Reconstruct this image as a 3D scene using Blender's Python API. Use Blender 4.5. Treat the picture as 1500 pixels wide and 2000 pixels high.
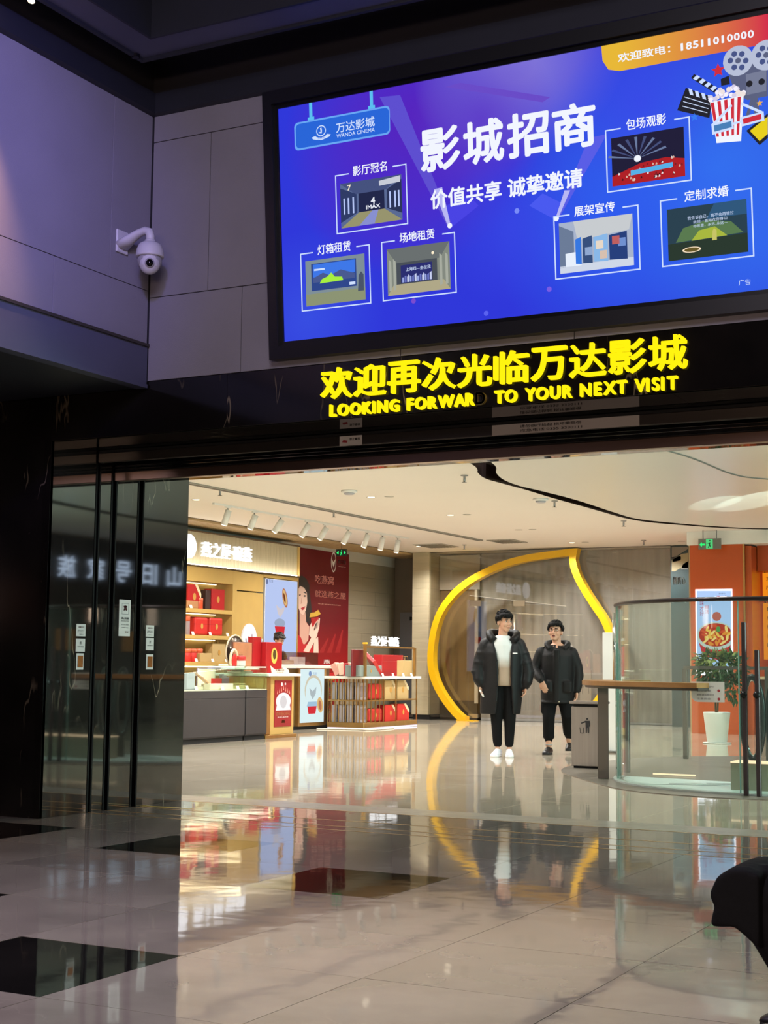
import bpy, bmesh, math, random
from mathutils import Vector, Matrix
random.seed(7)
for o in list(bpy.data.objects): bpy.data.objects.remove(o)
scene = bpy.context.scene
COL = scene.collection
# ------------------------------------------------------------------ camera
F_PX, H_CAM = 2867.75, 1.13
PITCH, ROLL, YAW = [math.radians(a) for a in (5.9589, 0.5827, 27.7)]
_R = Vector((math.cos(YAW), math.sin(YAW), 0)); _FH = Vector((-math.sin(YAW), math.cos(YAW), 0)); _Z = Vector((0, 0, 1))
_F = _FH*math.cos(PITCH) + _Z*math.sin(PITCH); _U = _Z*math.cos(PITCH) - _FH*math.sin(PITCH)
_CR = _R*math.cos(ROLL) + _U*math.sin(ROLL); _CU = _U*math.cos(ROLL) - _R*math.sin(ROLL)
_C = Vector((0, 0, H_CAM))
cam = bpy.data.cameras.new('camera'); camo = bpy.data.objects.new('camera', cam); COL.objects.link(camo)
cam.sensor_fit = 'VERTICAL'; cam.sensor_height = 24; cam.lens = F_PX*24/2000; cam.clip_start = .1; cam.clip_end = 200
m = Matrix((_CR, _CU, -_F)).transposed().to_4x4(); m.translation = _C; camo.matrix_world = m
scene.camera = camo
def P(ax, c, x, y):                      # point of the photographed place on the plane X/Y/Z = c seen at photo pixel (x, y)
    d = _F + _CR*((x-750)/F_PX) - _CU*((y-1000)/F_PX); i = 'XYZ'.index(ax)
    return _C + d*((c-_C[i])/d[i])
# ------------------------------------------------------------------ world, exposure
w = bpy.data.worlds.new('world'); scene.world = w; w.use_nodes = True
w.node_tree.nodes['Background'].inputs[0].default_value = (.35, .38, .5, 1); w.node_tree.nodes['Background'].inputs[1].default_value = .03
vs = scene.view_settings; vs.view_transform = 'Standard'; vs.look = 'None'; vs.exposure = 0.0; vs.gamma = 1; vs.use_curve_mapping = False
cy = scene.cycles
cy.use_denoising = True; cy.adaptive_threshold = .025; cy.sample_clamp_indirect = 4.0; cy.max_bounces = 8; cy.diffuse_bounces = 3; cy.glossy_bounces = 4; cy.transparent_max_bounces = 20; cy.transmission_bounces = 4
cy.caustics_reflective = False; cy.caustics_refractive = False
def hexl(h):
    h = h.lstrip('#'); o = []
    for i in (0, 2, 4):
        c = int(h[i:i+2], 16)/255; o.append(c/12.92 if c <= .04045 else ((c+.055)/1.055)**2.4)
    return tuple(o)
def lamp(name, kind, loc, energy, color='#ffffff', aim=None, size=.2, size_y=None, angle=90, blend=.5, spread=None):
    l = bpy.data.lights.new(name, kind); l.energy = energy; l.color = hexl(color)
    if kind == 'AREA':
        l.size = size; l.shape = 'DISK'
        if size_y: l.shape = 'RECTANGLE'; l.size_y = size_y
        if spread: l.spread = math.radians(spread)
    else:
        l.shadow_soft_size = size
        if kind == 'SPOT': l.spot_size = math.radians(angle); l.spot_blend = blend
    o = bpy.data.objects.new(name, l); COL.objects.link(o); o.location = loc
    d = Vector(aim)-Vector(loc) if aim else Vector((0, 0, -1))
    o.rotation_euler = d.to_track_quat('-Z', 'Y').to_euler()
    return o
WARM, DAY = '#fffcf8', '#ccf6ec'
# mall: recessed downlights across the ceiling (the visible ones get their trims further down)
MALL_Z = 3.54
for i, x in enumerate((-13.1, -10.4, -8.6)):
    for y in (12.6, 15.2, 17.8, 20.4, 23.0, 25.6, 27.4):
        lamp('mall_downlight', 'SPOT', (x, y, MALL_Z-.06), 262, WARM, size=.05, angle=150, blend=.7)
for y in (13.0, 17.0, 21.0, 24.5):
    lamp('mall_downlight', 'SPOT', (-4.6, y, MALL_Z-.06), 262, '#fffcf8', size=.05, angle=150, blend=.7)
# assumed daylight: area lamp added on the right of the mall, out of frame
lamp('assumed_daylight', 'AREA', (3.8, 13.8, 1.9), 1100, DAY, aim=(-4, 15.5, 2.6), size=5, size_y=3.0)
# two low spots added in the hall to throw daylight-like patches onto the ceiling island
lamp('ceiling_patch_spot', 'SPOT', (-1.6, 13.9, .9), 5200, '#e0fff4', aim=(-5.6, 21.1, 3.54), size=.02, angle=4.2, blend=.25)
lamp('ceiling_patch_spot', 'SPOT', (-.5, 13.4, .9), 7500, '#e0fff4', aim=(-5.0, 21.0, 3.54), size=.02, angle=5.2, blend=.25)
# lobby: an assumed lavender wash over the left bulkhead, a warm wall washer, an assumed dim general light
lamp('lavender_wash', 'SPOT', (-3.2, 3.4, 5.0), 900, '#9488ff', aim=(-6.4, 6.3, 4.3), size=.15, angle=44, blend=1)
lamp('warm_wall_washer', 'SPOT', (-5.75, 6.35, 5.1), 210, '#ffc08a', aim=(-6.4, 6.35, 3.9), size=.05, angle=60, blend=.8)
lamp('lobby_general', 'AREA', (-1.5, 1.5, 5.1), 270, '#cfcae0', aim=(-4.5, 6.5, 2), size=2)

lamp('lobby_floor_fill', 'AREA', (-4.3, 4.6, 5.15), 85, '#d9cbe2', size=1.2, spread=95)  # unseen lamp added overhead to brighten the lobby floor
lamp('shutter_bar_fill', 'AREA', (.5, -3.2, 2.3), 210, '#ffdcc0', aim=(-3, 8, 1.6), size=4, size_y=.5)  # added low fill behind the camera to brighten the shutter bars
# ------------------------------------------------------------------ materials
MATS = {}
def mat(name, color='#808080', rough=.5, metal=0, emit=0, emit_color=None, spec=.5, var=0, vscale=3, bump=0, bscale=40, coat=0, rand=0, stretch=None):
    if name in MATS: return MATS[name]
    m = bpy.data.materials.new(name); m.use_nodes = True; MATS[name] = m
    nt = m.node_tree; b = nt.nodes['Principled BSDF']; c = (*hexl(color), 1)
    b.inputs['Base Color'].default_value = c; b.inputs['Roughness'].default_value = rough; b.inputs['Metallic'].default_value = metal
    b.inputs['Specular IOR Level'].default_value = spec; b.inputs['Coat Weight'].default_value = coat
    if emit:
        b.inputs['Emission Color'].default_value = (*hexl(emit_color or color), 1); b.inputs['Emission Strength'].default_value = emit
    if var or bump or rand:
        tc = nt.nodes.new('ShaderNodeTexCoord'); mp = nt.nodes.new('ShaderNodeMapping'); nt.links.new(tc.outputs['Object'], mp.inputs[0])
        if stretch: mp.inputs['Scale'].default_value = stretch
    if var or rand:
        mx = nt.nodes.new('ShaderNodeMix'); mx.data_type = 'RGBA'; mx.blend_type = 'MULTIPLY'; mx.inputs[0].default_value = 1
        mx.inputs[6].default_value = c
        rg = nt.nodes.new('ShaderNodeMapRange'); rg.inputs[3].default_value = 1-max(var, rand); rg.inputs[4].default_value = 1+max(var, rand)
        if var:
            n = nt.nodes.new('ShaderNodeTexNoise'); n.inputs['Scale'].default_value = vscale; n.inputs['Detail'].default_value = 5
            nt.links.new(mp.outputs[0], n.inputs[0]); rg.inputs[1].default_value = .3; rg.inputs[2].default_value = .7; nt.links.new(n.outputs[0], rg.inputs[0])
        else:
            oi = nt.nodes.new('ShaderNodeObjectInfo'); nt.links.new(oi.outputs['Random'], rg.inputs[0])
        cmb = nt.nodes.new('ShaderNodeCombineColor')
        for k in range(3): nt.links.new(rg.outputs[0], cmb.inputs[k])
        nt.links.new(cmb.outputs[0], mx.inputs[7]); nt.links.new(mx.outputs[2], b.inputs['Base Color'])
    if bump:
        n = nt.nodes.new('ShaderNodeTexNoise'); n.inputs['Scale'].default_value = bscale; n.inputs['Detail'].default_value = 3
        nt.links.new(mp.outputs[0], n.inputs[0]); bp = nt.nodes.new('ShaderNodeBump'); bp.inputs['Strength'].default_value = bump; bp.inputs['Distance'].default_value = .01
        nt.links.new(n.outputs[0], bp.inputs['Height']); nt.links.new(bp.outputs[0], b.inputs['Normal'])
    return m
def emi(name, color='#ffffff', s=1.0):                # screens, lamps, lit letters
    if name in MATS: return MATS[name]
    m = bpy.data.materials.new(name); m.use_nodes = True; MATS[name] = m; nt = m.node_tree; nt.nodes.clear()
    e = nt.nodes.new('ShaderNodeEmission'); e.inputs[0].default_value = (*hexl(color), 1); e.inputs[1].default_value = s
    o = nt.nodes.new('ShaderNodeOutputMaterial'); nt.links.new(e.outputs[0], o.inputs[0]); return m
def glassmat(name, tint='#e8f4f0', rough=0.0, f0=.04, haze=None):
    if name in MATS: return MATS[name]
    m = bpy.data.materials.new(name); m.use_nodes = True; MATS[name] = m; nt = m.node_tree; nt.nodes.clear(); L = nt.links.new
    t = nt.nodes.new('ShaderNodeBsdfTransparent'); t.inputs[0].default_value = (*hexl(tint), 1)
    g = nt.nodes.new('ShaderNodeBsdfGlossy'); g.inputs['Roughness'].default_value = rough; g.inputs['Color'].default_value = (1, 1, 1, 1)
    lw = nt.nodes.new('ShaderNodeLayerWeight'); lw.inputs[0].default_value = .5
    p = nt.nodes.new('ShaderNodeMath'); p.operation = 'POWER'; p.inputs[1].default_value = 5; L(lw.outputs['Facing'], p.inputs[0])
    k = nt.nodes.new('ShaderNodeMath'); k.operation = 'MULTIPLY_ADD'; k.inputs[1].default_value = 1-f0; k.inputs[2].default_value = f0; L(p.outputs[0], k.inputs[0])
    x = nt.nodes.new('ShaderNodeMixShader'); o = nt.nodes.new('ShaderNodeOutputMaterial'); src = t.outputs[0]
    if haze:
        d = nt.nodes.new('ShaderNodeBsdfDiffuse'); d.inputs[0].default_value = (*hexl(haze[0]), 1); x2 = nt.nodes.new('ShaderNodeMixShader'); x2.inputs[0].default_value = haze[1]; L(t.outputs[0], x2.inputs[1]); L(d.outputs[0], x2.inputs[2]); src = x2.outputs[0]
    L(k.outputs[0], x.inputs[0]); L(src, x.inputs[1]); L(g.outputs[0], x.inputs[2]); L(x.outputs[0], o.inputs[0]); return m
def stone(name, base, dark, vein, rough=.06, vein_amt=.9, vscale=1.3, wav=.0, mottled=.5, spec=.5, rand=.06, ior=1.5, aniso=None):
    """polished stone: mottled base, thin pale veins, slight waviness of the polish, per-slab tone"""
    if name in MATS: return MATS[name]
    m = bpy.data.materials.new(name); m.use_nodes = True; MATS[name] = m; nt = m.node_tree; N = nt.nodes; Lk = nt.links.new
    b = N['Principled BSDF']; b.inputs['Roughness'].default_value = rough; b.inputs['Specular IOR Level'].default_value = spec
    geo = N.new('ShaderNodeNewGeometry'); oi = N.new('ShaderNodeObjectInfo'); b.inputs['IOR'].default_value = ior
    off = N.new('ShaderNodeVectorMath'); off.operation = 'MULTIPLY_ADD'
    Lk(oi.outputs['Random'], off.inputs[0]); off.inputs[1].default_value = (13, 29, 7); Lk(geo.outputs['Position'], off.inputs[2])
    n1 = N.new('ShaderNodeTexNoise'); n1.inputs['Scale'].default_value = 2.2; n1.inputs['Detail'].default_value = 7; Lk(off.outputs[0], n1.inputs[0])
    cr = N.new('ShaderNodeMix'); cr.data_type = 'RGBA'; cr.inputs[6].default_value = (*hexl(dark), 1); cr.inputs[7].default_value = (*hexl(base), 1)
    mr = N.new('ShaderNodeMapRange'); mr.inputs[1].default_value = .5-mottled*.3; mr.inputs[2].default_value = .5+mottled*.3; Lk(n1.outputs[0], mr.inputs[0]); Lk(mr.outputs[0], cr.inputs[0])
    # veins: zero crossings of a warped noise
    n2 = N.new('ShaderNodeTexNoise'); n2.inputs['Scale'].default_value = vscale; n2.inputs['Detail'].default_value = 4; n2.inputs['Distortion'].default_value = .6 if not aniso else .25
    if aniso:
        mpv = N.new('ShaderNodeMapping'); mpv.inputs['Rotation'].default_value = (.7, .5, .6); mpv.inputs['Scale'].default_value = aniso; Lk(off.outputs[0], mpv.inputs[0]); Lk(mpv.outputs[0], n2.inputs[0])
    else: Lk(off.outputs[0], n2.inputs[0])
    s = N.new('ShaderNodeMath'); s.operation = 'SUBTRACT'; Lk(n2.outputs[0], s.inputs[0]); s.inputs[1].default_value = .5
    a = N.new('ShaderNodeMath'); a.operation = 'ABSOLUTE'; Lk(s.outputs[0], a.inputs[0])
    vr = N.new('ShaderNodeMapRange'); vr.inputs[1].default_value = 0; vr.inputs[2].default_value = .006; vr.inputs[3].default_value = 1; vr.inputs[4].default_value = 0; Lk(a.outputs[0], vr.inputs[0])
    n3 = N.new('ShaderNodeTexNoise'); n3.inputs['Scale'].default_value = 1.9; Lk(geo.outputs['Position'], n3.inputs[0])
    m3 = N.new('ShaderNodeMapRange'); m3.inputs[1].default_value = .5; m3.inputs[2].default_value = .68; m3.inputs[4].default_value = vein_amt; Lk(n3.outputs[0], m3.inputs[0])
    vm = N.new('ShaderNodeMath'); vm.operation = 'MULTIPLY'; Lk(vr.outputs[0], vm.inputs[0]); Lk(m3.outputs[0], vm.inputs[1])
    c2 = N.new('ShaderNodeMix'); c2.data_type = 'RGBA'; Lk(vm.outputs[0], c2.inputs[0]); Lk(cr.outputs[2], c2.inputs[6]); c2.inputs[7].default_value = (*hexl(vein), 1)
    hs = N.new('ShaderNodeHueSaturation'); rr = N.new('ShaderNodeMapRange'); rr.inputs[3].default_value = 1-rand; rr.inputs[4].default_value = 1+rand
    Lk(oi.outputs['Random'], rr.inputs[0]); Lk(rr.outputs[0], hs.inputs['Value']); Lk(c2.outputs[2], hs.inputs['Color']); Lk(hs.outputs[0], b.inputs['Base Color'])
    if wav:
        n4 = N.new('ShaderNodeTexNoise'); n4.inputs['Scale'].default_value = 3.0; n4.inputs['Detail'].default_value = 2; Lk(off.outputs[0], n4.inputs[0])
        bp = N.new('ShaderNodeBump'); bp.inputs['Strength'].default_value = 1; bp.inputs['Distance'].default_value = wav; Lk(n4.outputs[0], bp.inputs['Height']); Lk(bp.outputs[0], b.inputs['Normal'])
    return m

# ------------------------------------------------------------------ builders
def wloc(o):
    v = Vector((0, 0, 0))
    while o is not None: v += o.location; o = o.parent
    return v
def tag(o, label=None, cat=None, group=None, kind=None):
    if label: o['label'] = label
    if cat: o['category'] = cat
    if group: o['group'] = group
    if kind: o['kind'] = kind
    return o
def thing(name, loc, label, cat, group=None, kind=None):
    o = bpy.data.objects.new(name, None); COL.objects.link(o); o.location = loc; o.empty_display_size = .1
    return tag(o, label, cat, group, kind)
def link(name, me, material, parent=None, smooth=False, shift=True):
    o = bpy.data.objects.new(name, me); COL.objects.link(o)
    if parent is not None:
        if shift:
            d = wloc(parent); me.transform(Matrix.Translation(-d))
        o.parent = parent
    if material is not None and not me.materials: me.materials.append(material)
    if smooth:
        for p in me.polygons: p.use_smooth = True
    return o
class B:
    def __init__(s): s.bm = bmesh.new()
    def box(s, x0, x1, y0, y1, z0, z1, bevel=0, M=None, seg=1):
        r = bmesh.ops.create_cube(s.bm, size=1)
        mm = Matrix.Translation(((x0+x1)/2, (y0+y1)/2, (z0+z1)/2)) @ Matrix.Diagonal((abs(x1-x0), abs(y1-y0), abs(z1-z0), 1))
        bmesh.ops.transform(s.bm, matrix=mm, verts=r['verts'])
        vs_ = r['verts']
        if bevel:
            es = list({e for v in r['verts'] for e in v.link_edges})
            g = bmesh.ops.bevel(s.bm, geom=es, offset=bevel, segments=seg, profile=.5, affect='EDGES'); vs_ = list({v for f in g['faces'] for v in f.verts} | {v for v in r['verts'] if v.is_valid})
        if M is not None: bmesh.ops.transform(s.bm, matrix=M, verts=vs_)
        return s
    def cyl(s, p0, p1, r0, r1=None, seg=16, caps=True):
        return s.tube([p0, p1], [r0, r0 if r1 is None else r1], seg, caps)
    def tube(s, pts, rad, seg=10, caps=True, flat=None, closed=False):
        """round tube through pts; rad number, list, or list of (rx, ry); flat = up vector for oriented sections"""
        pts = [Vector(p) for p in pts]; n = len(pts); rings = []; up0 = Vector(flat) if flat else None; prev = None
        for i, p in enumerate(pts):
            if closed: t = (pts[(i+1) % n]-pts[i-1])
            else: t = (pts[min(i+1, n-1)]-pts[max(i-1, 0)])
            t = t.normalized() if t.length > 1e-9 else Vector((0, 0, 1))
            if up0 is not None: a = up0.cross(t)
            elif prev is None: a = (Vector((0, 0, 1)) if abs(t.z) < .9 else Vector((1, 0, 0))).cross(t)
            else: a = prev - t*prev.dot(t)
            a = a.normalized() if a.length > 1e-6 else Vector((1, 0, 0)); prev = a; b = t.cross(a)
            r = rad[i] if isinstance(rad, (list, tuple)) else rad
            rx, ry = r if isinstance(r, (list, tuple)) else (r, r)
            rings.append([s.bm.verts.new(p + a*(math.cos(2*math.pi*k/seg)*rx) + b*(math.sin(2*math.pi*k/seg)*ry)) for k in range(seg)])
        s._skin(rings, caps and not closed, closed); return s
    def rect_tube(s, pts, w, d, nrm, closed=False):
        """bar of rectangular section along a path lying in a plane with normal nrm: w in the plane, d along nrm"""
        pts = [Vector(p) for p in pts]; n = len(pts); nrm = Vector(nrm).normalized(); rings = []
        for i, p in enumerate(pts):
            t = (pts[(i+1) % n]-pts[i-1]) if closed else (pts[min(i+1, n-1)]-pts[max(i-1, 0)])
            if 0 < i < n-1 or closed:
                t1 = (p-pts[i-1]).normalized(); t2 = (pts[(i+1) % n]-p).normalized(); t = (t1+t2).normalized(); k = 1/max(.35, t.dot(t1))
            else: t.normalize(); k = 1
            a = nrm.cross(t)
            rings.append([s.bm.verts.new(p + a*(sx*w/2*k) + nrm*(sz*d/2)) for sx, sz in ((-1, -1), (1, -1), (1, 1), (-1, 1))])
        s._skin(rings, not closed, closed); return s
    def _skin(s, rings, caps=True, closed=False):
        n = len(rings); m_ = len(rings[0])
        for i in range(n if closed else n-1):
            a, b = rings[i], rings[(i+1) % n]
            for k in range(m_):
                try: s.bm.faces.new((a[k], a[(k+1) % m_], b[(k+1) % m_], b[k]))
                except ValueError: pass
        if caps:
            s.bm.faces.new(list(reversed(rings[0]))); s.bm.faces.new(rings[-1])
    def loft(s, rings, caps=True, closed=False):
        s._skin([[s.bm.verts.new(v) for v in r] for r in rings], caps, closed); return s
    def lathe(s, prof, c=(0, 0, 0), seg=24, axis='Z', caps=True):
        c = Vector(c); rings = []
        for r, z in prof:
            ring = []
            for k in range(seg):
                a = 2*math.pi*k/seg; u, v = r*math.cos(a), r*math.sin(a)
                ring.append(c + (Vector((u, v, z)) if axis == 'Z' else Vector((z, u, v)) if axis == 'X' else Vector((v, z, u))))
            rings.append(ring)
        return s.loft(rings, caps)
    def ell(s, c, rx, ry, rz, M=None, u=16, v=10):
        r = bmesh.ops.create_uvsphere(s.bm, u_segments=u, v_segments=v, radius=1)
        mm = Matrix.Translation(c) @ (M.to_4x4() if M is not None else Matrix()) @ Matrix.Diagonal((rx, ry, rz, 1))
        bmesh.ops.transform(s.bm, matrix=mm, verts=r['verts']); return s
    def prism(s, pts, off):
        """polygon (3-D points) extruded by vector off"""
        off = Vector(off); a = [s.bm.verts.new(p) for p in pts]; b = [s.bm.verts.new(Vector(p)+off) for p in pts]; n = len(a)
        s.bm.faces.new(list(reversed(a))); s.bm.faces.new(b)
        for i in range(n): s.bm.faces.new((a[i], a[(i+1) % n], b[(i+1) % n], b[i]))
        return s
    def poly(s, pts):
        s.bm.faces.new([s.bm.verts.new(p) for p in pts]); return s
    def mesh(s, name='m'):
        bmesh.ops.recalc_face_normals(s.bm, faces=s.bm.faces[:]); me = bpy.data.meshes.new(name); s.bm.to_mesh(me); s.bm.free(); return me
    def build(s, name, material, parent=None, smooth=False, label=None, cat=None, group=None, kind=None):
        o = link(name, s.mesh(name), material, parent, smooth); return tag(o, label, cat, group, kind)
def boxo(name, b6, material, parent=None, bevel=0, **k): return B().box(*b6, bevel=bevel).build(name, material, parent, **k)
def dup(o, parent=None, loc=None, rotz=None, label=None, material=None):
    c = o.copy(); COL.objects.link(c); c.parent = parent
    if loc is not None: c.location = loc
    if rotz is not None: c.rotation_euler = (0, 0, rotz)
    if label: c['label'] = label
    for ch in list(o.children): dup(ch, c)
    return c
def catmull(pts, n=6, closed=False):
    pts = [Vector(p) for p in pts]; out = []; m_ = len(pts)
    for i in range(m_ if closed else m_-1):
        g = (lambda j: pts[j % m_]) if closed else (lambda j: pts[min(max(j, 0), m_-1)])
        p0, p1, p2, p3 = g(i-1), g(i), g(i+1), g(i+2)
        for k in range(n):
            t = k/n; out.append(.5*((2*p1)+(p2-p0)*t+(2*p0-5*p1+4*p2-p3)*t*t+(3*p1-p0-3*p2+p3)*t**3))
    if not closed: out.append(pts[-1])
    return out
# flat lettering: a text mesh fitted into a box on a plane given by origin, unit x, unit y
_tc = bpy.data.curves.new('lettering', 'FONT'); _to = bpy.data.objects.new('lettering', _tc)
_ts = bpy.data.scenes.new('lettering'); _ts.collection.objects.link(_to)
def text_mesh(body, bold=0, extrude=0, space=1.0, shear=0, res=3):
    _tc.body = body; _tc.size = 1; _tc.extrude = extrude; _tc.space_character = space; _tc.resolution_u = res; _tc.shear = shear; _tc.fill_mode = 'BOTH' if extrude else 'FRONT'
    vl = _ts.view_layers[0]; vl.update()
    me = bpy.data.meshes.new_from_object(_to.evaluated_get(vl.depsgraph))
    if bold:                                # thicker strokes: copies of the outline pushed out in eight directions
        bm = bmesh.new()
        for k in range(9):
            d = Vector((0, 0, 0)) if k == 8 else Vector((math.cos(k*math.pi/4), math.sin(k*math.pi/4), 0))*bold
            me.transform(Matrix.Translation(d)); bm.from_mesh(me); me.transform(Matrix.Translation(-d))
        bm.to_mesh(me); bm.free()
    return me
def text(name, body, o, x, y, w, h, material, parent=None, bold=0, depth=0, space=1.0, keep=False, align='L', shear=0, res=3, mirror=False):
    """lettering with its lower-left corner at o, running along unit x, w wide and h high (keep: h only, natural width)"""
    me = text_mesh(body, bold, .5 if depth else 0, space, shear, res)
    co = [v.co.copy() for v in me.vertices]
    if not co: return None
    x0, x1 = min(c.x for c in co), max(c.x for c in co); y0, y1 = min(c.y for c in co), max(c.y for c in co)
    sy = h/(y1-y0); sx = sy if keep else w/(x1-x0)
    if keep and w and sx*(x1-x0) > w: sx = w/(x1-x0)
    sh = 0 if align == 'L' else (w-sx*(x1-x0))*(.5 if align == 'C' else 1)
    o = Vector(o); x = Vector(x).normalized(); y = Vector(y).normalized(); n = x.cross(y)
    for v, c in zip(me.vertices, co): v.co = o + x*((c.x-x0)*sx+sh) + y*((c.y-y0)*sy) + n*((c.z+.5)*depth if depth else 0)
    me.name = name
    for p in me.polygons: p.use_smooth = False
    me.materials.clear()
    return link(name, me, material, parent)
# ------------------------------------------------------------------ the setting
M_MARBLE = stone('black marble', '#1c1917', '#100e0d', '#b8a890', rough=.035, vein_amt=.5, vscale=1.5, spec=1.0, rand=.12, ior=2.0, aniso=(1.6, 1.6, .35))
M_MARBLE2 = stone('black marble front', '#191614', '#0e0c0b', '#a89880', rough=.12, vein_amt=.5, vscale=1.5, spec=.3, rand=.12, aniso=(1.6, 1.6, .35))
M_TILE = stone('lobby tile stone', '#8f867b', '#7c746b', '#a59c8e', rough=.045, vein_amt=.25, vscale=1.1, wav=.0011, spec=.8, rand=.05)
M_TILED = stone('lobby dark tile stone', '#191716', '#100f0f', '#6d665c', rough=.04, vein_amt=.3, vscale=1.4, wav=.0008, spec=.8, rand=.05)
M_MTILE = stone('mall tile stone', '#bfb5a2', '#b2a793', '#cdc3b0', rough=.05, vein_amt=.2, vscale=.8, wav=.0009, spec=.75, rand=.03)
M_BAND = mat('threshold stone', '#9a968a', .22, var=.1, vscale=6)
M_PANEL = mat('grey wall panel', '#8d8a94', .75, var=.05, vscale=2, bump=.15, bscale=160)
M_JOINT = mat('dark joint', '#2a2930', .9)
M_DARK = mat('dark blue-black trim', '#24262f', .55, var=.08)
M_DARK2 = mat('grey-blue painted steel', '#54566a', .5, var=.06)
M_BLACK = mat('matt black', '#060607', .8)
M_BLACKM = mat('black metal', '#0d0d0f', .35, .6)
M_CEIL = mat('white ceiling paint', '#e4dfd6', .6, var=.015, vscale=.5)
M_CEIL2 = mat('satin ceiling paint', '#e2dfd6', .32, var=.015, vscale=.5)
M_WHITE = mat('white paint', '#e6e4df', .45)
M_GOLD = mat('brushed brass', '#b7935a', .32, .85, var=.08, vscale=9)
M_TAN = mat('tan lacquer panel', '#bb9a58', .4, var=.03, vscale=4)

fl = thing('floor', (0, 0, 0), 'polished stone floor of the cinema lobby and the mall', 'floor', kind='structure')
del fl['category']
boxo('floor_bed', (-16.5, 6, -4, 29.6, -.25, -.012), mat('grout', '#2c2926', .9), fl)
def tile_mesh(w, d, name):
    return B().box(-w/2, w/2, -d/2, d/2, -.012, 0).mesh(name)
TW, TD = .8, .82
tm = tile_mesh(TW-.003, TD-.003, 'tile'); tmd = tile_mesh(TW-.003, TD-.003, 'dark_tile')
tm.materials.append(M_TILE); tmd.materials.append(M_TILED)
DARKT = {(-3.8, 0), (-5.4, 1), (-5.4, 4), (-7.0, 4), (-3.8, 3)}
for i in range(-6, 13):
    for j in range(-5, 5):
        cx = -1.4-.8*i; cyy = 4.0+.82*(j+.5)
        if cx > 4.6 or cx < -9.6: continue
        if j < -1 and (i % 2 or j % 2) and False: continue
        dk = any(abs(cx-a) < .05 and j == b for a, b in DARKT)
        o = bpy.data.objects.new('tile', tmd if dk else tm); COL.objects.link(o); o.parent = fl; o.location = (cx, cyy, 0)
        o.rotation_euler = (random.uniform(-1, 1)*.0006, random.uniform(-1, 1)*.0006, 0)
tp = tile_mesh(TW-.003, 1.012, 'portal_tile'); tp.materials.append(M_TILE)
for i in range(-6, 11):
    for k in range(2):
        o = bpy.data.objects.new('tile', tp); COL.objects.link(o); o.parent = fl; o.location = (-1.4-.8*i, 8.1+1.015*(k+.5), 0)
        o.rotation_euler = (random.uniform(-1, 1)*.0005, random.uniform(-1, 1)*.0005, 0)
bm_ = tile_mesh(.997, .437, 'threshold'); bm_.materials.append(M_BAND)
for i in range(16):
    o = bpy.data.objects.new('threshold_slab', bm_); COL.objects.link(o); o.parent = fl; o.location = (-9.5+i, 10.35, .0005)
mt = tile_mesh(1.198, 1.198, 'mall_tile'); mt.materials.append(M_MTILE)
for i in range(15):
    for j in range(15):
        o = bpy.data.objects.new('mall_tile', mt); COL.objects.link(o); o.parent = fl; o.location = (-14.9+1.2*i, 10.57+1.2*(j+.5), 0)
        o.rotation_euler = (random.uniform(-1, 1)*.0004, random.uniform(-1, 1)*.0004, 0)
for k, (y, wd) in enumerate(((8.95, .006), (9.16, .006), (9.5, .008), (10.13, .006))):
    boxo('brass_strip', (-7.2, 4, y-wd, y+wd, -.004, .0012), M_GOLD, fl)
tape = boxo('floor_tape', (-7.19, -6.72, 9.58, 9.63, .0005, .0015), mat('yellow tape', '#b99a2a', .5), None,
            label='worn yellow tape on the floor at the foot of the black marble jamb', cat='tape')

# portal: black marble jamb with three shutter channels, lintel, soffits
jb = thing('wall_left', (-8.6, 9.3, 0), 'black marble jamb and wall on the left of the portal', 'wall', kind='structure'); del jb['category']
boxo('core', (-10.6, -7.26, 8.43, 10.15, 0, 3.54), M_BLACK, jb)
for y0, y1 in ((8.4, 8.925), (8.985, 9.115), (9.195, 9.455), (9.545, 10.16)):
    boxo('marble_slab', (-7.27, -7.2, y0, y1, 0, 2.78), M_MARBLE, jb, bevel=.002)
for x0, x1 in ((-8.4, -7.2), (-9.6, -8.4), (-10.6, -9.6)):
    boxo('marble_slab', (x0+.0015, x1-.0015 if x1 < -7.3 else x1, 8.4, 8.43, 0, 2.76), M_MARBLE2, jb)
for y in (8.955, 9.155, 9.5): boxo('guide_channel', (-7.258, -7.25, y-.05, y+.05, 0, 2.76), M_BLACKM, jb)
for y0 in (8.927, 8.967, 9.117, 9.175, 9.457, 9.525): boxo('guide_edge', (-7.255, -7.196, y0, y0+.017, 0, 2.7), M_BLACKM, jb)
boxo('rear_slab', (-15.2, -7.25, 10.14, 10.17, 0, 3.54), mat('mall side wall paint', '#c9bfae', .6), jb)
ln = thing('wall_portal', (-3, 9.3, 2.76), 'black marble lintel over the portal', 'wall', kind='structure'); del ln['category']
xs = [-10.6, -9.0, -7.2, -5.65, -4.1, -2.5, -.9, .7, 2.3, 4]
for a, b in zip(xs, xs[1:]): boxo('marble_slab', (a+.001, b-.001, 8.4, 8.43, 2.76, 3.135), M_MARBLE2, ln)
for a, b in zip(xs[2:], xs[3:]): boxo('soffit_slab', (a+.001, b-.001, 8.41, 8.93, 2.76, 2.79), M_MARBLE, ln)
boxo('soffit_slab', (-7.2, 4, 9.0, 9.12, 2.74, 2.77), M_MARBLE, ln)
boxo('soffit_slab', (-7.2, 4, 9.27, 10.16, 2.675, 2.70), M_MARBLE, ln)
boxo('lintel_core', (-10.6, 4, 8.43, 10.15, 2.80, 3.6), M_BLACK, ln)
boxo('lintel_back', (-7.2, 4, 10.14, 10.17, 2.675, 3.54), M_CEIL, ln)
M_BAR = mat('dark brushed steel', '#6e6660', .28, .9, var=.12, vscale=2, stretch=(.4, 6, 6))
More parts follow.
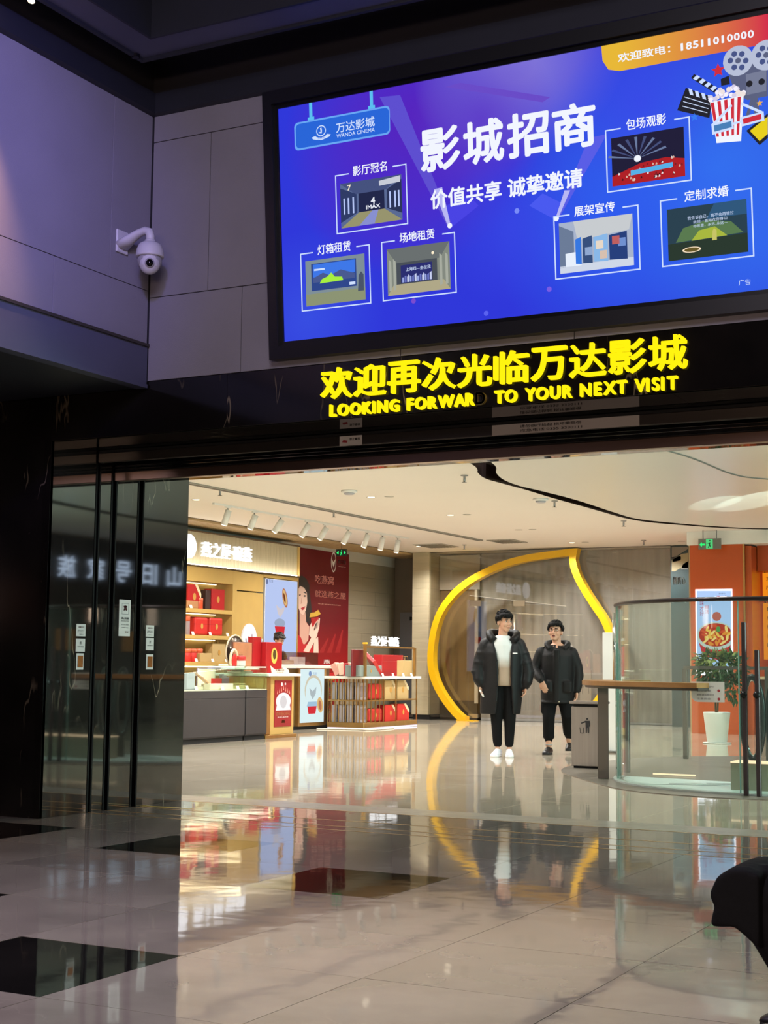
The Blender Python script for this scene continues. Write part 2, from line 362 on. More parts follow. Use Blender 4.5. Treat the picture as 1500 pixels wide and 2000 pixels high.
M_BAR2 = mat('bronze tinted steel', '#96796a', .28, .9, var=.1, vscale=1.2, stretch=(.6, 6, 6))
def shutter(y, zb, label, ribs):
    t = thing('roller_shutter', (-1.6, y, zb), label, 'shutter', 'rolled up shutters of the portal')
    if ribs:
        boxo('bottom_bar', (-7.19, 4, y-.02, y+.05, zb, zb+.068), M_BAR2, t, bevel=.003)
        boxo('rubber_seal', (-7.19, 4, y-.014, y+.04, zb+.069, zb+.078), M_BLACK, t)
        for k in range(2): boxo('rib', (-7.19, 4, y-.018, y+.03, zb+.08+.024*k, zb+.1+.024*k), M_BLACKM, t, bevel=.004)
        boxo('slat_curtain', (-7.19, 4, y, y+.02, zb+.128, 2.95), M_BLACKM, t)
    else:
        boxo('bottom_bar', (-7.19, 4, y-.02, y+.02, zb, zb+.07), M_BAR, t, bevel=.003)
        boxo('rubber_seal', (-7.19, 4, y-.012, y+.014, zb+.0715, zb+.09), M_BLACK, t)
        boxo('slat_curtain', (-7.19, 4, y-.005, y+.01, zb+.0915, 2.95), M_BLACKM, t)
    return t
sh1 = shutter(8.955, 2.665, 'front rolled-up shutter with a dark steel bar and white notice strip', False)
sh2 = shutter(9.16, 2.545, 'rear rolled-up shutter with a bronze bar under the letters', True)
M_STICK = mat('notice paper', '#b9b3ae', .5, var=.04); M_INK = mat('black ink', '#1a181a', .6); M_INKR = mat('red ink', '#a2303a', .6)
st = boxo('notice_strip', (-3.88, -2.86, 8.9335, 8.9345, 2.664, 2.733), M_STICK, sh1)
X1, Y1, Z1 = (1, 0, 0), (0, 1, 0), (0, 0, 1)
text('notice_text', '请勿强行抬起 损坏需赔偿', (-3.68, 8.933, 2.704), X1, Z1, .43, .02, M_INK, st, bold=.015)
text('notice_text', '应急电话 0355 3330111', (-3.68, 8.933, 2.675), X1, Z1, .435, .02, M_INK, st, bold=.012)
s2 = boxo('notice_label', (-5.05, -4.87, 8.9335, 8.9345, 2.664, 2.733), mat('notice label white', '#d8d6d2', .5), sh1)
text('label_text', '禁止攀爬', (-4.97, 8.933, 2.70), X1, Z1, .085, .018, M_INK, s2, bold=.02)
B().prism([(-5.03, 8.933, 2.69), (-4.99, 8.933, 2.685), (-4.985, 8.933, 2.70), (-5.02, 8.933, 2.706)], (0, -.0003, 0)).build('label_mark', M_INKR, s2)

# grey wall over the portal
wb = thing('wall_back', (-3, 8.45, 3.14), 'grey panelled wall over the portal', 'wall', kind='structure'); del wb['category']
boxo('wall_core', (-8, 6, 8.412, 8.9, 3.14, 6.4), M_JOINT, wb)
def panels_y(rows, xsr, parent):
    for (z0, z1), xs_ in zip(rows, xsr):
        for a, b in zip(xs_, xs_[1:]): boxo('wall_panel', (a+.003, b-.003, 8.4, 8.414, z0+.003, z1-.003), M_PANEL, parent, bevel=.001)
panels_y([(3.138, 3.748), (3.748, 4.905), (4.905, 5.13)], [[-6.34, -5.545, -4.3, -3.1, -1.9, -.7, .5, 1.7, 2.9, 4], [-6.34, -5.835, -4.6, -3.4, -2.2, -1.0, .2, 1.4, 2.6, 4], [-6.34, -5.2, -4.0, -2.8, -1.6, -.4, .8, 2, 4]], wb)
# bulkhead on the left, hung over the floor
bk = thing('wall_bulkhead', (-7, 5, 3.1), 'pale grey bulkhead wall hung over the left of the lobby', 'wall', kind='structure'); del bk['category']
boxo('wall_core', (-9, -6.362, -3.9, 8.41, 3.12, 6.4), M_JOINT, bk)
for z0, z1, ys in ((3.39, 3.80, [8.4, 7.37, 6.17, 4.97, 3.77, 2.5]), (3.80, 5.13, [8.4, 7.95, 6.75, 5.55, 4.35, 3.1])):
    for a, b in zip(ys, ys[1:]): boxo('wall_panel', (-6.364, -6.35, b+.005, a-.005, z0+.003, z1-.003), M_PANEL, bk)
boxo('soffit_board', (-10.6, -6.34, -3.9, 8.38, 3.09, 3.12), M_DARK, bk)
boxo('edge_band', (-6.40, -6.335, -3.9, 8.385, 3.11, 3.385), M_DARK2, bk)
boxo('edge_lip', (-6.42, -6.318, -3.9, 8.385, 3.385, 3.405), mat('lip bronze', '#3a3530', .5), bk)
boxo('edge_lip', (-6.42, -6.325, -3.9, 8.385, 3.085, 3.112), M_DARK2, bk)
t1 = boxo('trim_1', (-6.40, 4, 8.34, 8.4, 5.10, 5.25), M_DARK, kind='structure', label='dark cornice trim along the top of the grey wall')
t2 = boxo('trim_2', (-6.36, -6.29, -3.9, 8.34, 5.10, 5.25), M_DARK, kind='structure', label='dark cornice trim along the top of the bulkhead')
cl = boxo('ceiling_lobby', (-9, 6, -4, 8.9, 6.35, 6.5), M_BLACK, kind='structure')
# dropped raft of the lobby ceiling: rim with a raised inner panel
rf = thing('ceiling_raft', (-1, 2, 5.25), 'dark blue dropped ceiling raft with a stepped rim over the lobby', 'ceiling', kind='structure'); del rf['category']
RX, RY, RZ = -6.02, 7.82, 5.25
def lring(x, y, w, z0, z1, m_, nm):
    boxo(nm, (x, 4, y-w, y, z0, z1), m_, rf); boxo(nm, (x, x+w, -3.8, y-w, z0, z1), m_, rf)
lring(RX, RY, .03, RZ-.02, RZ+.22, M_DARK, 'rim_edge'); lring(RX+.03, RY-.03, .24, RZ, RZ+.05, M_DARK2, 'rim_board')
lring(RX+.27, RY-.27, .02, RZ-.01, RZ+.3, M_DARK, 'inner_step')
boxo('raised_panel', (RX+.29, 4, -3.8, RY-.29, RZ+.26, RZ+.32), M_DARK, rf)
# rest of the lobby, behind and beside the camera
boxo('wall_rear', (-10.6, 6, -4.1, -4, 0, 6.5), mat('lobby dark wall', '#3c3840', .7), kind='structure')
boxo('wall_right', (5.9, 6, -4, 8.4, 0, 6.5), mat('lobby dark wall'), kind='structure')
boxo('wall_far_left', (-10.7, -10.6, -4, 8.4, 0, 3.1), M_MARBLE, kind='structure')

# mall shell
OUT = [(928, 911), (933, 923), (949, 935), (987, 946), (1024, 956), (1080, 973), (1127, 986), (1173, 999), (1220, 1012), (1267, 1020), (1337, 1026), (1407, 1031), (1500, 1034)]
INN = [(967, 909), (969, 923), (984, 937), (1015, 949), (1061, 960), (1127, 977), (1197, 1000), (1243, 1013), (1313, 1021), (1407, 1028.5), (1500, 1032)]
def closed_curve(px, extra):
    a = [P('Z', MALL_Z, x, y) for x, y in px]; a = [Vector((p.x, p.y, MALL_Z)) for p in a] + [Vector((x, y, MALL_Z)) for x, y in extra]
    return catmull(a, 5, closed=True)
outer = closed_curve(OUT, [(-4.2, 26.2), (-1.2, 25.6), (.6, 22), (.4, 17), (-1.5, 13.2), (-4.5, 12.4), (-6.6, 13.9)])
inner = closed_curve(INN, [(-4.1, 25.95), (-1.35, 25.35), (.35, 21.9), (.15, 17.1), (-1.65, 13.5), (-4.45, 12.7), (-6.35, 14.1)])
b = B(); vs0 = [b.bm.verts.new(p) for p in ((-16, 10.15, MALL_Z), (6, 10.15, MALL_Z), (6, 29.4, MALL_Z), (-16, 29.4, MALL_Z))]
vo = [b.bm.verts.new(p) for p in outer]
es = [b.bm.edges.new((L_[i], L_[(i+1) % len(L_)])) for L_ in (vs0, vo) for i in range(len(L_))]
bmesh.ops.triangle_fill(b.bm, use_beauty=True, edges=es)
ceil = b.build('ceiling', M_CEIL, kind='structure')
b = B(); b.loft([[Vector(p)+Vector((0, 0, .001)) for p in outer], [Vector(p)+Vector((0, 0, .2)) for p in outer]], caps=False); b.build('ceiling_gap', mat('dark bronze gap', '#3a2a22', .18, .6), kind='structure')
b = B(); b.prism([Vector(p) for p in inner], (0, 0, .06)); b.build('ceiling_island', M_CEIL2, kind='structure')
b = B(); b.poly([Vector((x, y, MALL_Z+.2)) for x, y in ((-9.5, 11), (2, 11), (2, 28), (-9.5, 28))]); b.build('ceiling_void', mat('dark void paint', '#1d1512', .3, .3), kind='structure')
boxo('ceiling_slab', (-16.4, 6, 8.95, 29.6, 3.85, 4.0), M_BLACK, kind='structure')
wl = thing('wall_mall_left', (-15.2, 20, 0), 'grey tiled wall of the mall behind the red-and-gold shop', 'wall', kind='structure'); del wl['category']
M_GT = mat('grey-beige wall tile', '#857a66', .35, var=.05, vscale=5, stretch=(1, .3, 3))
boxo('wall_core', (-15.4, -15.02, 10.1, 29.3, 0, 3.6), mat('grout2', '#5d5648', .8), wl)
for k in range(11):
    z0 = .3*k
    for y in [10.2+1.2*i+(.6 if k % 2 else 0) for i in range(-1, 16)]:
        if y+1.2 > 23.5: boxo('wall_tile', (-15.02, -15, max(y, 23)+.002, min(y+1.198, 29.1), z0+.002, min(z0+.298, 3.3)), M_GT, wl)
boxo('top_strip', (-15.02, -14.99, 10.2, 29.1, 3.3, 3.54), mat('pale strip', '#b0ab9e', .6), wl)
boxo('wall_mall_back', (-16, 6, 29.15, 29.4, 0, 3.7), mat('back wall grey', '#6a6256', .6, var=.05), kind='structure')
boxo('wall_mall_right', (3.95, 4.15, 10.1, 29.4, 0, 3.7), mat('right wall', '#3a3d42', .5), kind='structure')
boxo('wall_mall_front', (4, 6, 8.4, 10.16, 0, 3.6), M_MARBLE, kind='structure')
# ------------------------------------------------------------------ advertising screen over the portal (leans forward at the top)
SB = Vector((-5.145, 8.33, 3.30)); ST = Vector((-5.145, 8.195, 4.882))          # lower and upper left corner of the lit area
S_V = (ST-SB).normalized(); S_H = (ST-SB).length; S_U = Vector((1, 0, 0)); S_N = S_U.cross(S_V); S_W = 3.62
def suv(px, py):
    d = _F + _CR*((px-750)/F_PX) - _CU*((py-1000)/F_PX); t = (SB-_C).dot(S_N)/d.dot(S_N); q = _C+d*t-SB
    return q.dot(S_U), q.dot(S_V)
def sp(u, v, lay=0): return SB + S_U*u + S_V*v + S_N*(.003+lay*.0012)
scr = thing('led_screen', tuple(SB), 'large blue cinema advertising screen in a black frame over the portal', 'screen')
b = B()
def sbox(b, u0, u1, v0, v1, n0, n1): b.loft([[SB+S_U*u+S_V*v+S_N*n0 for u, v in ((u0, v0), (u1, v0), (u1, v1), (u0, v1))], [SB+S_U*u+S_V*v+S_N*n1 for u, v in ((u0, v0), (u1, v0), (u1, v1), (u0, v1))]])
M_FRM = mat('black screen frame', '#0a0a0e', .4)
for a in ((-.1, -.03, -.12, S_H+.12), (S_W+.03, S_W+.1, -.12, S_H+.12), (-.03, S_W+.03, -.12, -.03), (-.03, S_W+.03, S_H+.03, S_H+.12)):
    b = B(); sbox(b, *a, -.06, .045); b.build('frame_bar', M_FRM, scr)
for a in ((-.03, 0, -.03, S_H+.03), (S_W, S_W+.03, -.03, S_H+.03), (0, S_W, -.03, 0), (0, S_W, S_H, S_H+.03)):
    b = B(); sbox(b, *a, -.06, .012); b.build('frame_inner', mat('frame inner', '#050508', .3), scr)
# picture background: blue with purple, lavender and azure clouds
def screen_mat():
    m = bpy.data.materials.new('screen picture'); m.use_nodes = True; nt = m.node_tree; nt.nodes.clear(); N = nt.nodes; Lk = nt.links.new
    tc = N.new('ShaderNodeTexCoord'); cur = None
    base = N.new('ShaderNodeRGB'); base.outputs[0].default_value = (*hexl('#3038da'), 1); cur = base.outputs[0]
    def blob(px, py, r, colr, amt, sx=1):
        nonlocal cur
        u, v = suv(px, py); mp = N.new('ShaderNodeMapping'); mp.vector_type = 'TEXTURE'; c = S_U*u+S_V*v
        mp.inputs['Location'].default_value = c; mp.inputs['Scale'].default_value = (r*sx, r, r); Lk(tc.outputs['Object'], mp.inputs[0])
        g = N.new('ShaderNodeTexGradient'); g.gradient_type = 'SPHERICAL'; Lk(mp.outputs[0], g.inputs[0])
        k = N.new('ShaderNodeMath'); k.operation = 'MULTIPLY'; k.inputs[1].default_value = amt; Lk(g.outputs[0], k.inputs[0])
        x = N.new('ShaderNodeMix'); x.data_type = 'RGBA'; Lk(k.outputs[0], x.inputs[0]); Lk(cur, x.inputs[6]); x.inputs[7].default_value = (*hexl(colr), 1); cur = x.outputs[2]
    blob(800, 250, .95, '#5a22bb', 1.1, 1.0); blob(760, 330, .7, '#4a2cc8', .6); blob(1010, 130, .6, '#7f74d8', 1.2, 1.2); blob(940, 230, .5, '#5d3cc8', .9)
    blob(1400, 330, 1.0, '#3576f2', .9, 1.3); blob(1200, 440, .8, '#2f5cf0', .9); blob(1480, 480, .7, '#356cf0', .7); blob(600, 620, .6, '#3a52e4', .8); blob(1250, 200, .5, '#3a48e8', .8); blob(1000, 440, .5, '#3a48e6', .7)
    e = N.new('ShaderNodeEmission'); e.inputs[1].default_value = 1.0; Lk(cur, e.inputs[0]); o = N.new('ShaderNodeOutputMaterial'); Lk(e.outputs[0], o.inputs[0]); return m
b = B(); b.poly([sp(0, 0, -1), sp(S_W, 0, -1), sp(S_W, S_H, -1), sp(0, S_H, -1)]); b.build('picture', screen_mat(), scr)
SE = lambda nm, c='#ffffff', s=1.0: emi('screen '+nm, c, s)
W_, W2 = SE('white', '#f2f6ff', 1.0), SE('soft white', '#cfe0ff', 1.0)
def sq(px0, py0, px1, py1): a = suv(px0, py0); c = suv(px1, py1); return a[0], c[0], c[1], a[1]     # u0 u1 v0 v1 from top-left and bottom-right pixels
def spoly(nm, pts, m_, lay=1, par=scr, px=True):
    q = [suv(*p) for p in pts] if px else pts; q = [(min(max(u, 0), S_W), min(max(v, 0), S_H)) for u, v in q]
    b = B(); b.poly([sp(u, v, lay) for u, v in q]); return b.build(nm, m_, par)
def srect(nm, u0, u1, v0, v1, m_, lay=1, par=scr): return spoly(nm, [(u0, v0), (u1, v0), (u1, v1), (u0, v1)], m_, lay, par, False)
def stext(nm, body, tl, br, m_, lay=4, par=scr, **k):
    u0, u1, v0, v1 = sq(*tl, *br); return text(nm, body, sp(u0, v0, lay), S_U, S_V, u1-u0, v1-v0, m_, par, **k)
def circ(px, py, rpx, n=20): c = suv(px, py); r = rpx*.0034; return [(c[0]+r*math.cos(2*math.pi*k/n), c[1]+r*math.sin(2*math.pi*k/n)) for k in range(n)]
# light beams
spoly('light_beam', [(742, 190), (782, 186), (884, 441), (876, 445)], SE('beam', '#5e4fd0'), .3)
spoly('light_beam', [(848, 370), (864, 366), (881, 442), (876, 444)], SE('beam core', '#b9b8f4'), .5)
spoly('light_beam', [(1150, 270), (1186, 262), (1091, 428), (1085, 428)], SE('beam2', '#5a5ee6'), .3)
spoly('light_beam', [(1103, 372), (1114, 372), (1090, 428), (1085, 428)], SE('beam core'), .5)
spoly('light_spot', circ(879, 441, 5), W_, .8, px=False); spoly('light_spot', circ(1087, 427, 5), W_, .8, px=False)
spoly('light_ray', [(870, 170), (900, 162), (1075, 190), (1060, 200)], SE('ray', '#6a4cc8'), .2)
spoly('light_wedge', [(880, 446), (935, 402), (915, 380), (868, 404)], SE('wedge', '#4a44e4'), .2)
spoly('light_wedge', [(1086, 430), (1034, 402), (1060, 378), (1100, 398)], SE('wedge2', '#4a5af0'), .2)
for x, y, c in ((1073, 565, '#7a5ce4'), (808, 588, '#7a4cd0'), (950, 612, '#5a62f0'), (1010, 412, '#7a8cf8')): spoly('bokeh_spot', circ(x, y, 5, 10), SE('bokeh'+str(x), c), .3, px=False)
# headline, slogan, captions
for i, ch in enumerate('影城招商'):
    u0, u1, v0, v1 = sq(818, 256, 1169, 284); wch = (u1-u0)/4
    text('headline_letter', ch, sp(u0+wch*i+.01, v0, 4), S_U, S_V, wch-.02, v1-v0, W_, scr, bold=.028)
stext('slogan_text', '价值共享 诚挚邀请', (841, 373), (1140, 366), W_, bold=.025)
# small print photographs
def photo(nm, cap, capbox, frame, gap, pic):
    u0, u1, v0, v1 = sq(*frame); t_ = .008
    g0, g1 = suv(gap[0], frame[1])[0], suv(gap[1], frame[1])[0]
    fr = srect('panel_frame', u0, u0+t_, v0, v1, W2, 2); srect('panel_frame', u1-t_, u1, v0, v1, W2, 2); srect('panel_frame', u0, u1, v0, v0+t_, W2, 2)
    srect('panel_frame', u0, g0, v1-t_, v1, W2, 2); srect('panel_frame', g1, u1, v1-t_, v1, W2, 2)
    stext('caption_text', cap, capbox[:2], capbox[2:], W_, bold=.015)
    return sq(*pic)
def inpic(q, a, b_, c, d): u0, u1, v0, v1 = q; return u0+(u1-u0)*a, u0+(u1-u0)*b_, v0+(v1-v0)*c, v0+(v1-v0)*d
def pr(q, pts): u0, u1, v0, v1 = q; return [(u0+(u1-u0)*a, v0+(v1-v0)*c) for a, c in pts]
# 1: hall with IMAX doors
q = photo('hall', '影厅冠名', (690, 325, 757, 334), (655, 343, 798, 438), (682, 768), (665, 360, 787, 429))
ph = srect('photo_panel', *q, SE('p1 base', '#5a6a94'), 2)
spoly('photo_ceiling', pr(q, [(0, 1), (1, 1), (.75, .72), (.25, .72)]), SE('p1 ceil', '#46527e'), 3, ph, False)
spoly('photo_floor', pr(q, [(0, 0), (1, 0), (.72, .3), (.3, .3)]), SE('p1 floor', '#97946e'), 3, ph, False)
spoly('photo_carpet', pr(q, [(.3, .0), (.55, 0), (.62, .3), (.52, .3)]), SE('p1 carpet', '#8890d0'), 3.5, ph, False)
spoly('photo_wall', pr(q, [(.3, .3), (.72, .3), (.72, .72), (.3, .72)]), SE('p1 wall', '#23284a'), 3, ph, False)
spoly('photo_wall', pr(q, [(0, .12), (.27, .3), (.27, .72), (0, .9)]), SE('p1 side', '#303c66'), 3, ph, False)
spoly('photo_wall', pr(q, [(1, .15), (.76, .3), (.76, .72), (1, .9)]), SE('p1 side2', '#2d3558'), 3, ph, False)
for a in (.05, .12, .2, .8, .88, .94): spoly('photo_light', pr(q, [(a, .3), (a+.025, .3), (a+.025, .66), (a, .66)]), SE('p1 l', '#b8c8f8'), 3.5, ph, False)
spoly('photo_sign', pr(q, [(.64, .93), (.98, .98), (.98, .84), (.64, .82)]), SE('p1 sg', '#c8ccd8'), 3.5, ph, False)
def ptext(body, a, b_, c, d, m_, bold=.02): u0, u1, v0, v1 = inpic(q, a, b_, c, d); text('photo_text', body, sp(u0, v0, 4), S_U, S_V, u1-u0, v1-v0, m_, ph, bold=bold)
ptext('4', .5, .57, .44, .6, W_); ptext('IMAX', .42, .65, .34, .43, W_); ptext('7', .12, .18, .82, .95, SE('warmw', '#fff0d0'))
# 2: light box with a green car
q = photo('lightbox', '灯箱租赁', (621, 479, 686, 490), (587, 496, 726, 593), (612, 697), (597, 511, 715, 585))
ph = srect('photo_panel', *q, SE('p2 base', '#7f8f98'), 2)
spoly('photo_floor', pr(q, [(0, 0), (1, 0), (1, .26), (0, .26)]), SE('p2 floor', '#8c9474'), 3, ph, False)
spoly('photo_billboard', pr(q, [(.1, .32), (.86, .32), (.86, .92), (.1, .92)]), SE('p2 bb', '#30488c'), 3, ph, False)
spoly('photo_sky', pr(q, [(.13, .62), (.84, .62), (.84, .9), (.13, .9)]), SE('p2 sky', '#3f78e8'), 3.5, ph, False)
spoly('photo_mountain', pr(q, [(.13, .6), (.3, .7), (.42, .62), (.6, .72), (.84, .6), (.84, .5), (.13, .5)]), SE('p2 mt', '#4a5a90'), 3.7, ph, False)
spoly('photo_car', pr(q, [(.24, .47), (.28, .56), (.37, .6), (.44, .68), (.5, .58), (.62, .56), (.64, .48)]), SE('p2 car', '#a8f040'), 4, ph, False)
spoly('photo_person', pr(q, [(.88, .2), (.98, .2), (.98, .55), (.94, .62), (.9, .55)]), SE('p2 ps', '#4a5468'), 4, ph, False)
spoly('photo_caption', pr(q, [(.15, .76), (.33, .76), (.33, .8), (.15, .8)]), W2, 4, ph, False); spoly('photo_tag', pr(q, [(.74, .36), (.84, .36), (.84, .42), (.74, .42)]), W2, 4, ph, False)
# 3: foyer with a dark standee wall
q = photo('foyer', '场地租赁', (781, 456, 850, 466), (745, 473, 893, 572), (772, 865), (756, 488, 881, 564))
ph = srect('photo_panel', *q, SE('p3 base', '#848a80'), 2)
spoly('photo_ceiling', pr(q, [(0, 1), (1, 1), (.85, .68), (.15, .68)]), SE('p3 ceil', '#6a7070'), 3, ph, False)
spoly('photo_floor', pr(q, [(0, 0), (1, 0), (.9, .22), (.1, .22)]), SE('p3 floor', '#b0a888'), 3, ph, False)
spoly('photo_wall', pr(q, [(.15, .22), (.8, .22), (.8, .68), (.15, .68)]), SE('p3 wall', '#4a5058'), 3, ph, False)
spoly('photo_board', pr(q, [(.22, .24), (.72, .24), (.72, .62), (.22, .62)]), SE('p3 board', '#2c2f70'), 3.5, ph, False)
for a in (.03, .1, .84, .93): spoly('photo_pillar', pr(q, [(a, .1), (a+.04, .12), (a+.04, .72), (a, .78)]), SE('p3 pil', '#a8aca0'), 3.5, ph, False)
for k in range(12):
    a = .24+.04*k; spoly('photo_figure', pr(q, [(a, .25), (a+.03, .25), (a+.03, .36+.03*(k % 3)), (a, .36+.03*(k % 2))]), SE('p3 fig'+str(k % 3), ('#9aa8e0', '#6a74c0', '#c8d0f0')[k % 3]), 4, ph, False)
spoly('photo_lamp', circ(846, 494, 3, 8), SE('warmw'), 4, ph, False)
ptext('上海戏—坐在我', .3, .7, .48, .56, W2, .01)
# 4: stand-up displays in the foyer
q = photo('stands', '展架宣传', (1122, 404, 1202, 413), (1081, 423, 1252, 527), (1113, 1217), (1092, 437, 1239, 518))
ph = srect('photo_panel', *q, SE('p4 base', '#a8b4cc'), 2)
spoly('photo_ceiling', pr(q, [(.2, 1), (1, 1), (.95, .7), (.25, .62)]), SE('p4 ceil', '#c8ccd0'), 3, ph, False)
spoly('photo_wall', pr(q, [(0, .1), (.2, .14), (.2, .8), (0, .95)]), SE('p4 stone', '#6c7c98'), 3, ph, False)
spoly('photo_floor', pr(q, [(0, 0), (1, 0), (1, .16), (0, .14)]), SE('p4 floor', '#d0d8e8'), 3, ph, False)
spoly('photo_counter', pr(q, [(.08, .12), (.3, .12), (.3, .4), (.08, .38)]), SE('p4 ctr', '#e8f0fc'), 3.5, ph, False)
for a, b_, c in ((.22, .3, '#3878e0'), (.32, .45, '#38507c'), (.47, .66, '#8ab8e8'), (.68, .92, '#28407c')):
    spoly('photo_stand', pr(q, [(a, .16), (b_, .14), (b_, .68), (a, .64)]), SE('p4 st'+c, c), 3.6, ph, False)
for a, c, cc in ((.5, .5, '#e8d8c8'), (.55, .3, '#d8c0b0'), (.72, .55, '#c06060'), (.8, .5, '#7090d0'), (.35, .4, '#90a8d0')):
    spoly('photo_print', pr(q, [(a, c-.1), (a+.1, c-.1), (a+.1, c+.06), (a, c+.06)]), SE('p4 pr'+cc, cc), 4, ph, False)
# 5: audience in red seats before a projector beam
q = photo('audience', '包场观影', (1223, 234, 1302, 243), (1182, 255, 1352, 353), (1213, 1318), (1194, 271, 1339, 344))
ph = srect('photo_panel', *q, SE('p5 base', '#23203a'), 2)
for k in range(9):
    an = math.radians(20+k*18); spoly('photo_ray', pr(q, [(.36, .5), (.36+.42*math.cos(an-.05), .5+.45*abs(math.sin(an-.05))), (.36+.42*math.cos(an+.05), .5+.45*abs(math.sin(an+.05)))]), SE('p5 ray'+str(k % 2), ('#6a7aa0', '#46507c')[k % 2]), 3, ph, False)
spoly('photo_light', circ(*[1243+0, 314], 5), W_, 3.5, ph, False) if False else spoly('photo_light', pr(q, [(.36+.05*math.cos(a), .5+.07*math.sin(a)) for a in [k*.63 for k in range(10)]]), W_, 3.5, ph, False)
spoly('photo_seats', pr(q, [(0, 0), (1, 0), (1, .36), (.75, .44), (.4, .4), (0, .2)]), SE('p5 seat', '#b02228'), 3.5, ph, False)
rnd = random.Random(3)
for k in range(46):
    a, c = rnd.random()*.95, rnd.random(); c = c*(.2+.2*a)+.04
    spoly('photo_head', pr(q, [(a, c), (a+.025, c), (a+.028, c+.03), (a+.01, c+.05)]), SE('p5 h'+str(k % 4), ('#d8b0a0', '#7a2028', '#e8e0e0', '#4a1a20')[k % 4]), 3.8, ph, False)
spoly('photo_banner', pr(q, [(.26, .17), (.84, .22), (.84, .32), (.26, .27)]), SE('p5 ban', '#58b0e8'), 4, ph, False)
# 6: dark cinema with a proposal message
q = photo('proposal', '定制求婚', (1337, 374, 1424, 383), (1289, 392, 1474, 501), (1323, 1437), (1303, 410, 1462, 492))
ph = srect('photo_panel', *q, SE('p6 base', '#2c4250'), 2)
spoly('photo_glow', pr(q, [(.1, .34), (.95, .38), (.8, .62), (.5, .7), (.2, .6)]), SE('p6 g1', '#5a7a50'), 3, ph, False)
spoly('photo_glow', pr(q, [(.3, .34), (.75, .36), (.6, .56), (.4, .52)]), SE('p6 g2', '#a8b840'), 3.2, ph, False)
spoly('photo_floor', pr(q, [(0, 0), (1, 0), (1, .36), (0, .32)]), SE('p6 fl', '#2c3a30'), 3.4, ph, False)
spoly('photo_glow', pr(q, [(.5, .72), (1, .72), (1, 1), (.6, 1)]), SE('p6 g3', '#31587c'), 3, ph, False)
hrt = [(.3+.12*math.cos(a), .17+.055*math.sin(a)) for a in [k*2*math.pi/14 for k in range(14)]]
spoly('photo_heart', pr(q, hrt), SE('p6 ring', '#ffe8c8'), 3.8, ph, False); spoly('photo_heart', pr(q, [(.3+(a-.3)*.8, .17+(c-.17)*.75) for a, c in hrt]), SE('p6 in', '#6a5a2c'), 4, ph, False)
spoly('photo_person', pr(q, [(.56, .3), (.62, .3), (.62, .48), (.59, .53), (.57, .48)]), SE('p6 ps', '#c8c468'), 4, ph, False)
ptext('我告诉自己，我不会再错过', .26, .84, .74, .81, W2, .0); ptext('我想一直陪在你身边', .33, .76, .66, .72, W2, 0); ptext('你愿意，永远..永远—', .33, .76, .58, .64, W2, 0)
# phone ribbon
def grad_mat(nm, c0, c1, p0, p1, s=1.0):
    m = bpy.data.materials.new(nm); m.use_nodes = True; nt = m.node_tree; nt.nodes.clear(); N = nt.nodes; Lk = nt.links.new
    tc = N.new('ShaderNodeTexCoord'); sx = N.new('ShaderNodeSeparateXYZ'); Lk(tc.outputs['Object'], sx.inputs[0])
    r = N.new('ShaderNodeMapRange'); r.inputs[1].default_value = p0; r.inputs[2].default_value = p1; Lk(sx.outputs[0], r.inputs[0])
    x = N.new('ShaderNodeMix'); x.data_type = 'RGBA'; Lk(r.outputs[0], x.inputs[0]); x.inputs[6].default_value = (*hexl(c0), 1); x.inputs[7].default_value = (*hexl(c1), 1)
    e = N.new('ShaderNodeEmission'); e.inputs[1].default_value = s; Lk(x.outputs[2], e.inputs[0]); o = N.new('ShaderNodeOutputMaterial'); Lk(e.outputs[0], o.inputs[0]); return m
ua, va = suv(1175, 98)
rb = spoly('phone_ribbon', [(ua, S_H), (ua+.005, S_H-.09), (ua+.04, S_H-.15), (ua+.11, S_H-.172), (S_W, S_H-.172), (S_W, S_H)], grad_mat('ribbon', '#e8b838', '#d4304c', ua+.1, ua+1.0), 1, scr, False)
stext('phone_text', '欢迎致电：', (1207, 106), (1310, 104), W_, 3, rb, bold=.02); u0, u1, v0, v1 = sq(1327, 86, 1475, 73)
for i, ch in enumerate('18511010000'): wch = (u1-u0)/11; text('phone_digit', ch, sp(u0+wch*i+(.0 if ch != '1' else wch*.22), v0, 3), S_U, S_V, wch*.86 if ch != '1' else wch*.36, v1-v0, W_, rb, bold=.03)
stext('notice_text', '广告', (1443, 547), (1467, 556), W2, 3)
# hanging logo board
u0, u1, v0, v1 = sq(575, 241, 763, 262); r_ = .03
def rrect(u0, u1, v0, v1, r, n=4):
    o = []
    for cx_, cy_, a0 in ((u1-r, v1-r, 0), (u0+r, v1-r, 90), (u0+r, v0+r, 180), (u1-r, v0+r, 270)):
        for k in range(n+1): a = math.radians(a0+90*k/n); o.append((cx_+r*math.cos(a), cy_+r*math.sin(a)))
    return o
lb = spoly('logo_board', rrect(u0, u1, v0, v1, r_), SE('board edge', '#6aa8f4'), 1, scr, False)
spoly('board_face', rrect(u0+.012, u1-.006, v0+.012, v1-.012, r_), SE('board', '#2a66d8'), 2, lb, False)
for x in (608, 727):
    uu = suv(x, 230)[0]; srect('board_hanger', uu-.012, uu+.012, v1, S_H, SE('hanger', '#5cc0f0'), 1.5, lb); srect('hanger_foot', uu-.025, uu+.025, v1, v1+.02, SE('hanger'), 1.7, lb)
stext('board_text', '万达影城', (657, 241), (733, 247), W2, 3, lb, bold=.012); stext('board_text', 'WANDA CINEMA', (658, 263), (733, 257), W2, 3, lb, bold=.01)
ec = suv(628, 256); R0 = .037
spoly('emblem_ring', [(ec[0]+R0*math.cos(k*.2618), ec[1]+R0*math.sin(k*.2618)) for k in range(24)], W2, 2.6, lb, False)
